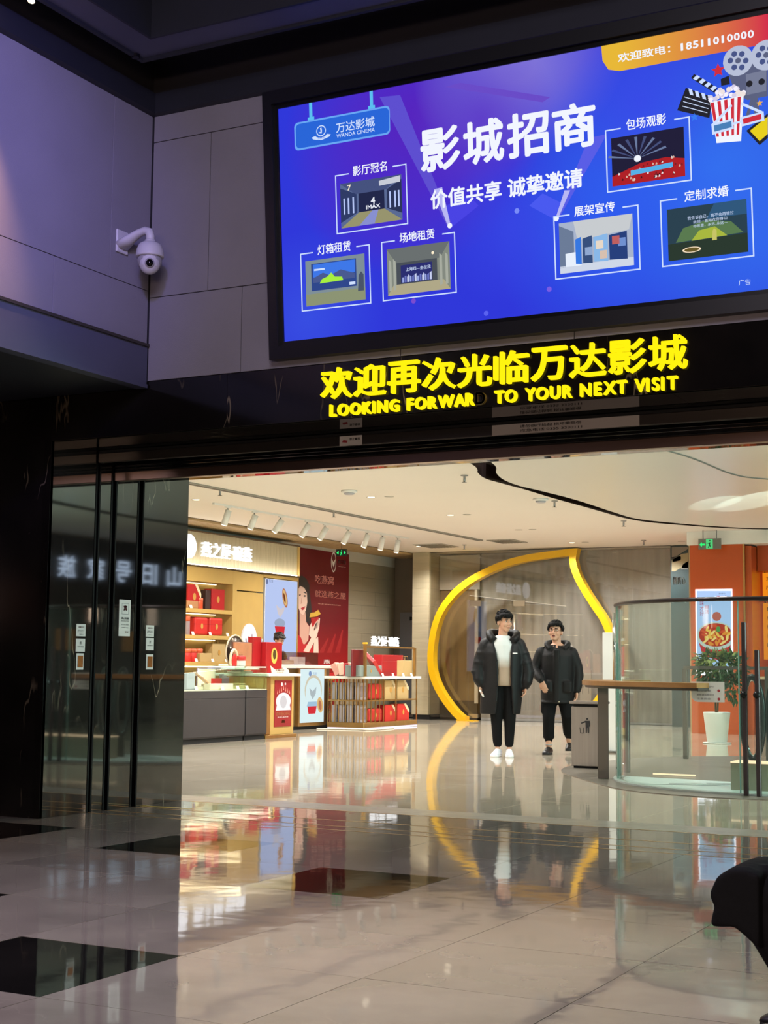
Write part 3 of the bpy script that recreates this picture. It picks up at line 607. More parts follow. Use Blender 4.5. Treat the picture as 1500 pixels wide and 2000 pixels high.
spoly('emblem_field', [(ec[0]+R0*.82*math.cos(k*.2618), ec[1]+R0*.82*math.sin(k*.2618)) for k in range(24)], SE('board'), 3, lb, False)
spoly('emblem_mark', [(ec[0]+a*R0, ec[1]+c*R0) for a, c in ((-.2, .5), (.1, .6), (.2, 0), (.12, -.5), (-.35, -.4), (-.5, -.1), (-.3, -.2), (-.05, -.15))], W2, 3.4, lb, False)
spoly('emblem_ribbon', [(ec[0]+a*R0, ec[1]+c*R0) for a, c in ((-2, -.95), (-1.2, -.75), (-.9, -1.05), (0, -1.25), (.9, -1.05), (1.2, -.75), (2, -.95), (1.7, -1.3), (1, -1.5), (0, -1.7), (-1, -1.5), (-1.7, -1.3))], W2, 3.6, lb, False)
text('emblem_text', '万达影城', sp(ec[0]-.7*R0, ec[1]-1.5*R0, 5), S_U, S_V, 1.4*R0, .4*R0, SE('board'), lb)
# printed props: clapper, popcorn, camera with reels, glasses, film, stars
K = SE('dark', '#26262e'); RED = SE('red', '#d03040'); GR = SE('grey', '#5c6280'); LG = SE('lgrey', '#b8c0d8'); YL = SE('yel', '#e8d020')
def star(nm, x, y, r, m_): c = suv(x, y); spoly(nm, [(c[0]+(r if k % 2 == 0 else r*.45)*math.sin(k*math.pi/5), c[1]+(r if k % 2 == 0 else r*.45)*math.cos(k*math.pi/5)) for k in range(10)], m_, 2, scr, False)
star('star_print', 1403, 138, .042, RED); star('star_print', 1357, 229, .026, SE('bstar', '#3a7cf0')); star('star_print', 1484, 202, .02, SE('ystar', '#e8b050'))
cb = spoly('camera_print', [(1424, 148), (1434, 132), (1500, 118), (1500, 188), (1460, 196), (1436, 180)], GR, 1, scr)
spoly('camera_lens', [(1408, 155), (1424, 148), (1426, 165), (1409, 168)], K, 1.3, cb); spoly('camera_panel', [(1457, 146), (1497, 137), (1497, 178), (1459, 186)], SE('g2', '#787e98'), 1.6, cb)
spoly('camera_knob', circ(1464, 164, 5.5), K, 2, cb, False); spoly('camera_knob', circ(1488, 160, 5.5), K, 2, cb, False)
spoly('tripod_leg', [(1466, 194), (1480, 191), (1484, 222), (1474, 222), (1470, 206), (1462, 230), (1456, 230)], GR, .8, cb)
for x, y in ((1442, 119), (1497, 108)):
    rl = spoly('reel_print', circ(x, y, 26), LG, 2, scr, False)
    for k in range(6): spoly('reel_hole', circ(x+15*math.cos(k*1.047), y+15*math.sin(k*1.047), 5, 10), SE('hole', '#4a5688'), 2.5, rl, False)
    spoly('reel_hub', circ(x, y, 5, 10), GR, 2.6, rl, False)
cp = spoly('clapper_print', [(1340, 172), (1392, 190), (1386, 231), (1323, 216)], K, 2, scr)
spoly('clapper_arm', [(1356, 145), (1402, 172), (1396, 182), (1350, 153)], K, 2.2, cp)
for k in range(4): t_ = k/4; spoly('clapper_stripe', [(1362+44*t_, 147+27*t_), (1368+44*t_, 151+27*t_), (1360+44*t_, 158+27*t_), (1354+44*t_, 154+27*t_)], W2, 2.6, cp)
for k in range(4): t_ = k/4; spoly('clapper_stripe', [(1345+50*t_, 173+17*t_), (1352+50*t_, 175+17*t_), (1355+50*t_, 187+17*t_), (1348+50*t_, 185+17*t_)], W2, 2.6, cp)
for k in range(3): spoly('clapper_line', [(1337-2*k, 189+9*k), (1386-2*k, 204+8*k), (1386-2*k, 205.5+8*k), (1337-2*k, 190.5+9*k)], W2, 2.6, cp)
pb = spoly('popcorn_print', [(1387, 200), (1453, 186), (1448, 276), (1400, 280)], W_, 2.5, scr)
for k in range(5): a0, a1 = (k+.1)/5, (k+.6)/5; spoly('bucket_stripe', [(1387+66*a0, 202-14*a0), (1387+66*a1, 202-14*a1), (1399+49*a1, 268-5*a1), (1399+49*a0, 268-5*a0)], RED, 3, pb)
rnd = random.Random(5)
for k in range(34):
    a = rnd.random(); spoly('popcorn_kernel', circ(1388+66*a, 196-12*a-rnd.random()*22*math.sin(math.pi*min(.95, max(.08, a))), 4.2, 8), SE('pop'+str(k % 3), ('#f6f2ff', '#d8d0e8', '#f0e4e0')[k % 3]), 3.2+.02*k, pb, False)
gl = spoly('glasses_print', [(1390, 243), (1432, 232), (1434, 252), (1392, 264)], W2, 4.2, scr); spoly('glasses_lens', [(1395, 246), (1429, 237), (1430, 249), (1396, 258)], SE('lensb', '#4a80b8'), 4.6, gl)
spoly('glasses_rim', [(1446, 230), (1492, 218), (1494, 236), (1449, 248)], W2, 4.2, gl); spoly('glasses_lens', [(1451, 233), (1487, 223), (1488, 233), (1453, 243)], RED, 4.6, gl)
spoly('glasses_arm', [(1391, 243), (1429, 204), (1431, 208), (1396, 246)], W2, 4.3, gl); spoly('glasses_arm', [(1448, 200), (1490, 218), (1486, 222), (1448, 206)], W2, 4.3, gl); spoly('glasses_bridge', [(1432, 240), (1448, 236), (1448, 240), (1432, 245)], W2, 4.3, gl)
fp = spoly('film_print', [(1458, 256), (1500, 222), (1500, 270), (1484, 284)], K, 1.6, scr); spoly('film_frame', [(1465, 256), (1500, 228), (1500, 262), (1484, 276)], YL, 1.9, fp)

# ------------------------------------------------------------------ yellow welcome letters on the lintel
ws = thing('welcome_sign', (-3.6, 8.4, 2.95), 'glowing yellow Chinese and English farewell letters on the black marble lintel', 'sign')
M_YEL = emi('lit yellow letter', '#ffe60f', 1.15); M_YELE = mat('letter edge', '#b08a10', .4, emit=.9, emit_color='#ffb000'); M_DIM = mat('unlit letter', '#8a7238', .5)
def letters(body, xL, xR, z0, z1, bold, gap, depth=.03, dim=(), latin=False, y=8.372):
    def width(s):
        me = text_mesh(s, bold); xs_ = [v.co.x for v in me.vertices]; r = (min(xs_), max(xs_)); bpy.data.meshes.remove(me); return r
    if latin:
        hh = width('HH'); adv = []
        for c in body: w3 = width('H'+c+'H') if c != ' ' else None; adv.append((w3[1]-w3[0])-(hh[1]-hh[0]) if w3 else .32)
        adv = [a+gap for a in adv]
    else: adv = [1.0]*len(body)
    k = (xR-xL)/(sum(adv)-(gap if latin else 0)); x = xL
    me = text_mesh('H' if latin else '临', bold)
    for i, (c, a) in enumerate(zip(body, adv)):
        if c != ' ':
            if latin: r = width(c); wd = (r[1]-r[0])*k
            else: wd = a*k*.93
            text('letter', c, (x, 8.4, z0), X1, Z1, wd, z1-z0, M_DIM if i in dim else M_YEL, ws, bold=bold, depth=depth, res=4)
        x += a*k
letters('欢迎再次光临万达影城', -4.885, -2.37, 2.892, 3.10, .012, 0, depth=.035)
letters('LOOKING FORWARD TO YOUR NEXT VISIT', -4.815, -2.45, 2.772, 2.853, .03, .1, depth=.03, dim=(14,), latin=True)
text_z = None
# ------------------------------------------------------------------ small things of the lobby
M_CAMW = mat('camera white', '#d8d6da', .4); M_LENS = mat('lens black', '#050506', .1)
dc = thing('security_camera', (-6.35, 8.1, 4.05), 'white dome security camera on a wall arm by the corner', 'camera')
cw = Vector((-6.05, 8.06, 3.93))       # ball centre
py_ = 8.06
boxo('wall_plate', (-6.35, -6.33, py_-.075, py_+.075, 3.985, 4.175), M_CAMW, dc, bevel=.006)
b = B(); b.tube([(-6.335, py_, 4.05), (-6.25, py_, 4.095), (-6.16, py_, 4.135), (-6.10, py_, 4.145), (-6.06, py_, 4.13), (-6.05, py_, 4.09), (-6.05, py_, 4.05)], [(.045, .085), (.036, .06), (.032, .042), (.034, .036), (.036, .036), (.036, .036), (.036, .036)], 14, flat=(0, 1, 0)); b.build('arm', M_CAMW, dc, True)
B().cyl((-6.05, py_, 4.06), (-6.05, py_, 4.035), .044, seg=18).build('collar', M_CAMW, dc, True)
B().lathe([(.03, .125), (.06, .12), (.09, .1), (.108, .06), (.115, .01), (.115, -.005), (.1, -.006)], (-6.05, py_, 3.92), 28).build('housing', M_CAMW, dc, True)
yk = B().lathe([(.094, -.005), (.1, -.03), (.098, -.06), (.085, -.09), (.06, -.1)], (-6.05, py_, 3.92), 28).build('yoke', mat('camera grey', '#a8a6aa', .4), dc, True)
lk = (Vector((0, 0, H_CAM))-Vector((-6.05, py_, 3.88))).normalized()
ball = B().ell((-6.05+lk.x*.02, py_+lk.y*.02, 3.865), .088, .088, .098).build('ball', M_CAMW, dc, True)
lc = Vector((-6.05, py_, 3.87))+lk*.075
b = B(); b.cyl(lc, lc+lk*.034, .04, .04, 20); b.build('lens_ring', mat('camera grey'), ball, True)
b = B(); b.cyl(lc+lk*.033, lc+lk*.038, .029, .029, 20); b.build('lens', M_LENS, ball, True)
sd = lk.cross(Vector((0, 0, 1))).normalized()
for s_ in (-1, 1):
    for k in range(3): q_ = lc+sd*(.05*s_)+Vector((0, 0, .02-.022*k))-lk*.008; B().cyl(q_, q_+lk*.016, .008, seg=8).build('infrared_led', mat('camera grey'), ball)
dc.scale = (.85, .85, .85)
def sticker(y0, y1, z0, z1, label, style):
    t = thing('wall_sticker', (-7.2, (y0+y1)/2, (z0+z1)/2), label, 'sticker', 'notices on the black marble jamb')
    boxo('paper', (-7.199, -7.197, y0, y1, z0, z1), mat('sticker paper', '#d8d4d0', .45), t)
    def tx(body, ya, yb, za, zb, m_, bold=.01): text('printed_text', body, (-7.1965, y0+(y1-y0)*ya, z0+(z1-z0)*za), Y1, Z1, (y1-y0)*(yb-ya), (z1-z0)*(zb-za), m_, t, bold=bold)
    if style == 'tall':
        boxo('stamp_frame', (-7.1971, -7.1966, y0+.22*(y1-y0), y0+.82*(y1-y0), z0+.6*(z1-z0), z0+.9*(z1-z0)), mat('sticker grey', '#8a8488', .5), t)
        boxo('stamp_field', (-7.1967, -7.1962, y0+.25*(y1-y0), y0+.79*(y1-y0), z0+.612*(z1-z0), z0+.888*(z1-z0)), mat('sticker paper'), t)
        tx('宾', .36, .68, .69, .85, M_INKR, .05)
        for o in t.children:
            if o.name.startswith('printed_text'): o.location.x += .001
        tx('禁止吸烟', .2, .85, .46, .52, M_INK, .03); tx('请勿在此停留', .2, .85, .4, .43, M_INK); tx('安全出口通道', .2, .85, .3, .33, M_INK); tx('注意脚下安全', .2, .85, .22, .25, M_INK); tx('谢谢', .55, .85, .1, .14, M_INKR)
    elif style == 'note':
        tx('温馨提示', .2, .82, .7, .82, M_INKR, .02); tx('请随手关门', .15, .85, .45, .54, M_INK); tx('防火卷帘下', .15, .85, .32, .42, M_INK); tx('严禁站人', .3, .8, .12, .2, M_INK)
    elif style == 'plain':
        tx('按', .4, .62, .55, .8, mat('sticker grey')); tx('消防按钮', .15, .85, .34, .44, M_INK)
    else:
        boxo('button_panel', (-7.198, -7.191, y0+.18*(y1-y0), y1-.15*(y1-y0), z0+.15*(z1-z0), z1-.14*(z1-z0)), mat('copper panel', '#9a5a24', .35, .4, var=.15, vscale=20), t, bevel=.001)
def yz(x, y): p = P('X', -7.2, x, y); return p.y, p.z
def stk(x0, y0, x1, y1, label, style):
    a = yz(x0, y0); c = yz(x1, y1); sticker(a[0], c[0], c[1], a[1], label, style)
stk(149, 1218.5, 166, 1243, 'paper notice with a red heading on the front marble slab', 'note'); stk(148, 1247, 165, 1273, 'blank-looking white card on the front marble slab', 'plain'); stk(149, 1276, 162, 1308, 'copper-brown shutter switch plate on the front marble slab', 'switch')
stk(233, 1170.5, 253, 1243, 'tall white notice with a purple stamp between the shutter channels', 'tall')
stk(285, 1221, 300, 1244, 'paper notice with grey lines on the rear marble slab', 'note'); stk(285, 1246, 299.5, 1270, 'white card with a grey mark on the rear marble slab', 'plain'); stk(285.5, 1278, 298, 1307.5, 'copper-brown shutter switch plate on the rear marble slab', 'switch')
# track spotlight under the raft corner and a lit one at the left edge of the picture
def spot_fix(name, p, aim, label, lit, L_=.2, r=.035):
    t = thing(name, p, label, 'spotlight'); p = Vector(p); d = (Vector(aim)-p).normalized()
    B().cyl(p+Vector((0, 0, .1)), p, .012, seg=8).build('stem', M_BLACKM, t); B().cyl(p+Vector((0, 0, .115)), p+Vector((0, 0, .1)), .035, seg=14).build('canopy', M_BLACKM, t)
    B().cyl(p-d*L_*.45, p+d*L_*.55, r, seg=18).build('barrel', M_BLACKM, t, True)
    B().cyl(p+d*(L_*.55-.004), p+d*(L_*.55+.001), r*.8, seg=18).build('lens', emi('warm lamp face', '#ffe0b0', 6) if lit else M_LENS, t)
spot_fix('track_spotlight', tuple(P('Y', RY-.1, 262, 85)), tuple(P('Y', RY-.1, 268, 140)), 'small black spotlight hanging under the corner of the ceiling raft', False, .19, .03)
q_ = P('X', -6.1, 66, -4); spot_fix('track_spotlight', (q_.x, q_.y, q_.z+.03), (q_.x+.02, q_.y-.15, q_.z-.3), 'lit warm spotlight at the top left edge of the lobby ceiling', True, .12, .03)

# ------------------------------------------------------------------ the shop on the left: cabinet wall, fascia, lightbox
FX = -14.6
def yzF(x, y, X=FX): p = P('X', X, x, y); return p.y, p.z
M_FASC = mat('fluted champagne panel', '#c6bb9e', .35, .3, var=.12, vscale=14, stretch=(.2, 10, .12))
M_LEDW = emi('warm led', '#fff6e4', 5.0); M_LETW = emi('lit white letter', '#ffffff', 1.6)
fa = thing('shop_fascia', (FX, 22, 2.81), 'champagne fluted shop fascia with glowing white letters and a round logo', 'sign')
YE = 24.3
boxo('body', (FX-.385, FX-.03, 17.6, YE-.06, 2.84, 3.4), M_TAN, fa)
nf = 150
b = B()
for k in range(nf):
    y = 17.6+(YE-.08-17.6)*k/nf; d = (YE-.08-17.6)/nf
    b.box(FX-.03, FX+.006, y+.003, y+d-.003, 2.84, 3.385)
fl_ = b.build('fluting', M_FASC, fa, kind='stuff')
boxo('top_cap', (FX-.385, FX+.03, 17.6, YE, 3.386, 3.41), mat('brown edge', '#5a4630', .5), fa); boxo('bottom_edge', (FX-.385, FX+.03, 17.6, YE, 2.795, 2.815), mat('brown edge'), fa); boxo('led_strip', (FX-.02, FX+.012, 17.6, YE-.08, 2.816, 2.832), M_LEDW, fa)
lamp('fascia_led', 'AREA', (FX+.1, 21.5, 2.84), 13, '#fff6e6', aim=(FX-.02, 21.5, 3.2), size=6, size_y=.05)
boxo('end_panel', (FX-.385, FX+.02, YE-.075, YE, 2.816, 3.385), M_TAN, fa)
za, zb = 2.975, 3.235
yp = [yzF(391, 1075)[0], yzF(413, 1077)[0], yzF(431, 1080)[0], None, yzF(453, 1080)[0], yzF(472, 1082)[0]]
for ch, x0, x1 in (('燕', 391, 409.5), ('之', 410, 429), ('屋', 430, 447), ('碗', 453.5, 470.5), ('燕', 471.5, 488.5)):
    y0, y1 = yzF(x0, 1080)[0], yzF(x1, 1083)[0]; text('letter', ch, (FX+.01, y0, za), Y1, Z1, y1-y0, zb-za, M_LETW, fa, bold=.006, depth=.04)
yd = yzF(449, 1081)[0]; boxo('letter_dot', (FX+.01, FX+.05, yd-.005, yd+.045, 3.085, 3.13), M_LETW, fa)
yl = yzF(372, 1072)[0]; ring = [(FX+.01, yl-.1+.21*math.cos(k*.2618), 3.12+.21*math.sin(k*.2618)) for k in range(24)]
B().prism(ring, (.04, 0, 0)).build('round_logo', M_LETW, fa)
# cabinet wall
cabt = thing('shelf_cabinet', (FX, 21, 0), 'tan lacquered cabinet wall with lit shelves, panels and an arched niche', 'cabinet')
CD = .37
yA = 18.4; yB = yzF(454, 1200)[0]; yC = yzF(462, 1200)[0]
boxo('back_panel', (FX-.385, FX-CD, yA, YE, 0, 2.79), M_TAN, cabt)
boxo('upright', (FX-CD, FX, yB, yC, 0, 2.79), M_TAN, cabt, bevel=.004); boxo('upright', (FX-CD, FX, yA-.12, yA, 0, 2.79), M_TAN, cabt)
boxo('top_board', (FX-CD, FX, yA, yB, yzF(408, 1137)[1], 2.79), M_TAN, cabt)
shz = [yzF(410, y)[1] for y in (1190, 1241, 1293)] + [.62]
M_SHLED = emi('shelf led', '#fff0c8', 3.5)
tops = [yzF(408, 1137)[1]] + shz[:-1]
for k, z in enumerate(shz):
    boxo('shelf', (FX-CD, FX, yA, yB, z-.07, z), M_TAN, cabt, bevel=.003)
for k, z in enumerate([tops[0]] + [s_-.07 for s_ in shz[:3]]):
    boxo('shelf_light', (FX-CD+.02, FX-CD+.05, yA+.05, yB-.05, z-.012, z-.001), M_SHLED, cabt)
    lamp('shelf_lamp', 'AREA', (FX-CD+.12, (yA+yB)/2, z-.02), 14, '#ffedc0', size=.05, size_y=yB-yA-.2, aim=(FX-CD+.1, (yA+yB)/2, z-1)).parent = None
ydr = yzF(516, 1200)[0]
for z0, z1 in ((yzF(480, 1154)[1], 2.79), (0, yzF(480, 1155.5)[1])):
    boxo('cabinet_door', (FX-.2, FX-.015, yC+.004, ydr-.02, z0+.004, z1-.004), M_TAN, cabt, bevel=.003)
boxo('filler', (FX-CD, FX-.205, yC, YE, 0, 2.79), M_TAN, cabt); boxo('end_post', (FX-.3, FX, yzF(582, 1200)[0], YE, 0, 2.79), M_TAN, cabt)
boxo('lightbox_header', (FX-.2, FX-.01, ydr-.02, yzF(582, 1200)[0], yzF(548, 1131)[1], 2.79), M_TAN, cabt)
# arched relief niche
n0, n1 = yzF(471, 1230)[0], yzF(501, 1230)[0]; nz0, nz1 = 1.1, yzF(487, 1218)[1]; nr = (n1-n0)/2; ncy = (n0+n1)/2
arch = [(n0, nz0), (n1, nz0)] + [(ncy+nr*math.cos(a), nz1-nr*1.3+nr*1.3*math.sin(a)) for a in [math.pi*k/14 for k in range(15)]]
ap = B().prism([(FX-.01, y, z) for y, z in arch], (.03, 0, 0)).build('arch_niche', mat('lit arch white', '#d8d4dc', .5, emit=.12, emit_color='#f4eef4'), cabt)
for k in range(5):
    pts = [(FX+.02, n0+.12+.13*k+.05*math.sin(3*t+k), nz0+.03+(nz1-nz0-.22-.04*abs(k-2))*t) for t in [i/7 for i in range(8)]]
    B().tube(pts, [.035-.02*i/7 for i in range(8)], 6).build('relief_petal', mat('relief grey', '#9a92a2', .5), ap, True)
# blue poster lightbox with a bowl and its lid
def flat(nm, pts, m_, par, X, lay, dx=.0006):
    return B().prism([(X+.001+dx*lay, y, z) for y, z in pts], (dx*.8, 0, 0)).build(nm, m_, par)
def ellp(cy_, cz, ry, rz, n=24, rot=0):
    return [(cy_+ry*math.cos(a)*math.cos(rot)-rz*math.sin(a)*math.sin(rot), cz+ry*math.cos(a)*math.sin(rot)+rz*math.sin(a)*math.cos(rot)) for a in [2*math.pi*k/n for k in range(n)]]
lx = thing('poster_lightbox', (FX, 23, 1.0), 'tall pale blue lit poster of a floating bowl beside the arched niche', 'poster')
l0, l1 = yzF(517, 1200)[0], yzF(580, 1200)[0]; lz1 = yzF(517, 1129)[1]; lz0 = 1.0
boxo('light_case', (FX-.2, FX+.0, l0, l1, lz0, lz1), M_WHITE, lx); boxo('lit_face', (FX, FX+.004, l0+.01, l1-.01, lz0+.01, lz1-.01), emi('poster pale blue', '#b9c9f2', 1.0), lx)
FXp = FX+.004
e_ = lambda x, y: yzF(x, y)
c_ = e_(556, 1168); flat('lid_print', ellp(*c_, .085, .19, rot=.35), emi('lid rim', '#c07a5a', .9), lx, FXp, 1); flat('lid_print', ellp(c_[0]-.01, c_[1]+.005, .062, .16, rot=.35), emi('lid gold', '#e0b878', 1.0), lx, FXp, 2); flat('lid_print', ellp(c_[0]-.02, c_[1], .03, .1, rot=.35), emi('lid dark', '#7a3c24', .9), lx, FXp, 3)
flat('drip_print', [e_(*p) for p in ((539, 1181), (547, 1190), (556, 1184), (554, 1194), (547, 1206), (542, 1198))], emi('drip', '#d8cfd4', .95), lx, FXp, 1)
flat('cup_print', ellp(*e_(546, 1217), .19, .085), emi('cup rim', '#a8b4cc', .9), lx, FXp, 1); flat('cup_print', [e_(*p) for p in ((536, 1223), (556, 1224), (554, 1240), (539, 1240))], emi('cup red', '#d8343c', 1.0), lx, FXp, 2)
text('poster_text', '燕之屋', (FXp+.002, e_(525, 1135)[0], e_(525, 1137)[1]), Y1, Z1, .14, .055, emi('poster grey text', '#7c88b0', .8), lx)
flat('poster_logo', ellp(*e_(521, 1136), .04, .05, 10), emi('poster grey text'), lx, FXp, 1)
# red wall poster with a portrait
WX = -14.985
def yzW(x, y): return yzF(x, y, WX)
po = thing('wall_poster', (WX, 26, 1.2), 'large dark red wall poster of a long-haired woman holding a cup', 'poster')
p0, p1 = 24.4, yzW(681, 1150)[0]; pz0, pz1 = .75, yzW(681, 1083)[1]
def red_mat():
    m = mat('poster red', '#8e1420', .5, spec=.3); nt = m.node_tree; N = nt.nodes; tc = N.new('ShaderNodeTexCoord'); sx = N.new('ShaderNodeSeparateXYZ'); nt.links.new(tc.outputs['Object'], sx.inputs[0])
    r = N.new('ShaderNodeValToRGB'); r.color_ramp.elements[0].color = (*hexl('#941414'), 1); r.color_ramp.elements[1].color = (*hexl('#5e0814'), 1); r.color_ramp.elements[1].position = .45
    mr = N.new('ShaderNodeMapRange'); mr.inputs[1].default_value = -.45; mr.inputs[2].default_value = 2.3; nt.links.new(sx.outputs[2], mr.inputs[0]); nt.links.new(mr.outputs[0], r.inputs[0]); nt.links.new(r.outputs[0], nt.nodes['Principled BSDF'].inputs['Base Color']); return m
boxo('sheet', (WX-.012, WX, p0, p1, pz0, pz1), red_mat(), po)
SK = mat('print skin', '#e2bfae', .5); SKS = mat('print skin shade', '#c89a88', .5); HR = mat('print hair', '#1c1416', .5); RD = mat('print red dress', '#b01820', .5)
W = lambda pts: [yzW(*p) for p in pts]
flat('hair_print', W([(584, 1126), (590, 1124), (598, 1130), (604, 1142), (605, 1158), (607, 1175), (609, 1195), (605, 1222), (600, 1215), (584, 1218)]), HR, po, WX, 1)
flat('neck_print', W([(585, 1180), (596, 1195), (598, 1215), (604, 1224), (602, 1250), (585, 1270)]), SKS, po, WX, 2)
flat('dress_print', W([(581, 1238), (588, 1246), (592, 1258), (600, 1258), (607, 1254), (611, 1262), (612, 1275), (581, 1275)]), RD, po, WX, 3)
flat('face_print', W([(583, 1150), (586, 1144), (594, 1148), (599, 1158), (600, 1176), (597, 1192), (592, 1201), (587, 1198), (583, 1188)]), SK, po, WX, 3)
flat('eyebrow_print', W([(592, 1157), (596, 1156), (599, 1160), (596, 1159)]), HR, po, WX, 4); flat('eye_print', W([(592, 1164), (595, 1162), (598, 1164), (595, 1166)]), HR, po, WX, 4); flat('eye_print', W([(583.5, 1162), (586, 1160), (587.5, 1162), (585, 1164)]), HR, po, WX, 4)
flat('nose_print', W([(588, 1166), (590, 1178), (587, 1180)]), SKS, po, WX, 4); flat('mouth_print', W([(587, 1188), (591, 1186), (596, 1184), (594, 1190), (590, 1192)]), mat('print lips', '#a01828', .4), po, WX, 4)
flat('forearm_print', W([(592, 1272), (604, 1252), (612, 1236), (620, 1240), (612, 1256), (603, 1274)]), SK, po, WX, 4); flat('forearm_print', W([(612, 1275), (613, 1250), (621, 1244), (622, 1275)]), SK, po, WX, 3.5)
flat('hand_print', W([(603, 1240), (605, 1222), (609, 1214), (618, 1222), (622, 1230), (618, 1244), (610, 1248)]), SK, po, WX, 5)
for k in range(4): flat('finger_print', W([(609+3.5*k, 1232-2.0*k), (615+2.4*k, 1216-3*k), (618+2.2*k, 1217-3*k), (613+3.2*k, 1236-2*k)]), SK, po, WX, 6)
flat('cup_print', W([(607, 1207), (622, 1205), (620, 1222), (609, 1224)]), mat('print cup', '#a01420', .4), po, WX, 5.5); flat('cup_lid_print', W([(604, 1206), (606, 1197), (614, 1196), (621, 1191), (626, 1199), (618, 1204)]), mat('print gold', '#c9a03c', .4), po, WX, 6.5)
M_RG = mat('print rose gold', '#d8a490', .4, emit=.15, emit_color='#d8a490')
def wtext(body, x0, y0, x1, y1, m_, bold=.0): a = yzW(x0, y0); c = yzW(x1, y1); text('poster_text', body, (WX+.003, a[0], c[1]), Y1, Z1, c[0]-a[0], a[1]-c[1], m_, po, bold=bold)
wtext('吃燕窝', 615, 1122, 652, 1143, M_RG, .012); wtext('就选燕之屋', 615, 1152, 675, 1171, M_RG, .012); wtext('燕之屋 28年专注高品质燕窝', 621, 1178, 665, 1183.5, M_RG); wtext('燕之屋', 660, 1093, 675.5, 1103, M_WHITE, .01); wtext('YAN ZHI WU', 660, 1105.5, 675, 1108.5, M_WHITE)
flat('logo_print', ellp(*yzW(651.5, 1098), .105, .21), M_WHITE, po, WX, 1); flat('logo_field', ellp(*yzW(651.5, 1098), .085, .18), mat('poster red flat', '#5e0814', .5), po, WX, 2); flat('logo_mark', W([(648, 1092), (651, 1098), (655, 1092), (653, 1103), (651.5, 1108), (649.5, 1103)]), M_WHITE, po, WX, 3)
wtext('燕', 632, 1288, 644, 1296, M_WHITE)
for k in range(3): flat('ray_print', W([(622+16*k, 1275), (640+14*k, 1246-8*k), (642+14*k, 1247-8*k), (632+16*k, 1275)]), mat('print ray', '#8c1418', .5), po, WX, .5)
# ------------------------------------------------------------------ goods of the shop
C_RED, C_RED2, C_TANP, C_CREAM = '#a81c22', '#c02824', '#b59a66', '#d8c8a0'
M_EMB = mat('gold emblem', '#e0b060', .3, .5)
def gift(X, x0, y0, x1, y1, zb, depth, m_, label, name='gift_box', cat='box', group=None, emblem=True, style='box', bevel=.008):
    """box whose front face lies in the plane X, facing the mall; extents read at that plane, standing on zb"""
    ya, za_ = yzF(x0, y1, X); yb, zt = yzF(x1, y0, X); h = max(.05, zt-zb)
    t = thing(name, (X-depth/2, (ya+yb)/2, zb), label, cat, group)
    if style == 'flap':                      # bag with a slanted flap
        sl = .28*(yb-ya)
        B().prism([(X, ya, zb), (X, yb, zb), (X, yb, zb+h*.62), (X, yb-sl, zb+h), (X, ya, zb+h)], (-depth, 0, 0)).build('body', m_, t)
        B().prism([(X+.002, yb-sl*.1, zb+h*.45), (X+.002, yb+.004, zb+h*.5), (X+.002, yb+.004, zb+h*.64), (X+.002, yb-sl, zb+h*1.01), (X+.002, yb-sl*1.7, zb+h*1.01)], (-depth-.003, 0, 0)).build('flap', mat('cream card', C_CREAM, .6), t)
    elif style == 'round':
        B().box(X-depth, X, ya, yb, zb, zb+h, bevel=min(.04, .2*(yb-ya)), seg=3).build('body', m_, t)
        B().box(X-depth-.001, X+.001, ya-.001, yb+.001, zb+h*.6, zb+h*.61).build('lid_seam', mat('seam dark', '#5a0c10', .6), t)
    elif style == 'tin':
        r = (yb-ya)/2; B().lathe([(r*.98, 0), (r, .005), (r, h*.68), (r*.97, h*.7)], (X-r, (ya+yb)/2, zb), 20).build('body', m_, t, True)
        B().lathe([(r*1.03, h*.7), (r*1.03, h*.94), (r*.9, h)], (X-r, (ya+yb)/2, zb), 20).build('lid', mat('tin lid', '#e06a4a', .3), t, True)
    else:
        B().box(X-depth, X, ya, yb, zb, zb+h, bevel=bevel).build('body', m_, t)
        if style == 'bag':
            for s_ in (.3, .7): B().tube([(X-depth*s_, ya+.3*(yb-ya), zb+h), (X-depth*s_, ya+.38*(yb-ya), zb+h+.07), (X-depth*s_, ya+.62*(yb-ya), zb+h+.07), (X-depth*s_, ya+.7*(yb-ya), zb+h)], .005, 6).build('handle', mat('bag rope', '#8a6a3c', .7), t)
        if style == 'lidbox': B().box(X-depth-.004, X+.004, ya-.004, yb+.004, zb+h*.7, zb+h+.002, bevel=.004).build('lid', m_, t)
    if emblem:
        r = .16*min(yb-ya, h); c = ((ya+yb)/2, zb+h*.5)
        B().prism([(X+.0015, c[0]+r*.75*math.cos(k*.5236), c[1]+r*math.sin(k*.5236)) for k in range(12)], (.003, 0, 0)).build('emblem', M_EMB, t)
    return t
def card(X, x, zb, label, w=.075, h=.055):
    y = yzF(x, 1250, X)[0]; t = B().prism([(X+.012, y-w/2, zb), (X+.012, y+w/2, zb), (X-.008, y+w/2, zb+h), (X-.008, y-w/2, zb+h)], (.003, 0, .001)).build('price_card', mat('price card white', '#f0ece2', .5), None)
    return tag(t, label, 'price card', 'white price cards of the shop')
M_R = mat('red lacquer box', C_RED, .35); M_R2 = mat('bright red box', C_RED2, .4); M_T = mat('kraft tan card', C_TANP, .6); M_DB = mat('dark brown box side', '#3a2420', .5)
s1, s2_, s3_ = shz[0], shz[1], shz[2]; XS = FX-.06
gift(XS, 366, 1143, 393, 1184, s1, .2, M_R, 'red gift bag with a slanted cream flap on the top shelf', 'gift_bag', 'bag', style='flap')
gift(XS+.03, 366, 1174, 388, 1184, s1, .1, mat('low tan box', '#a87850', .5), 'low tan box in front of the flapped bag on the top shelf', emblem=False)
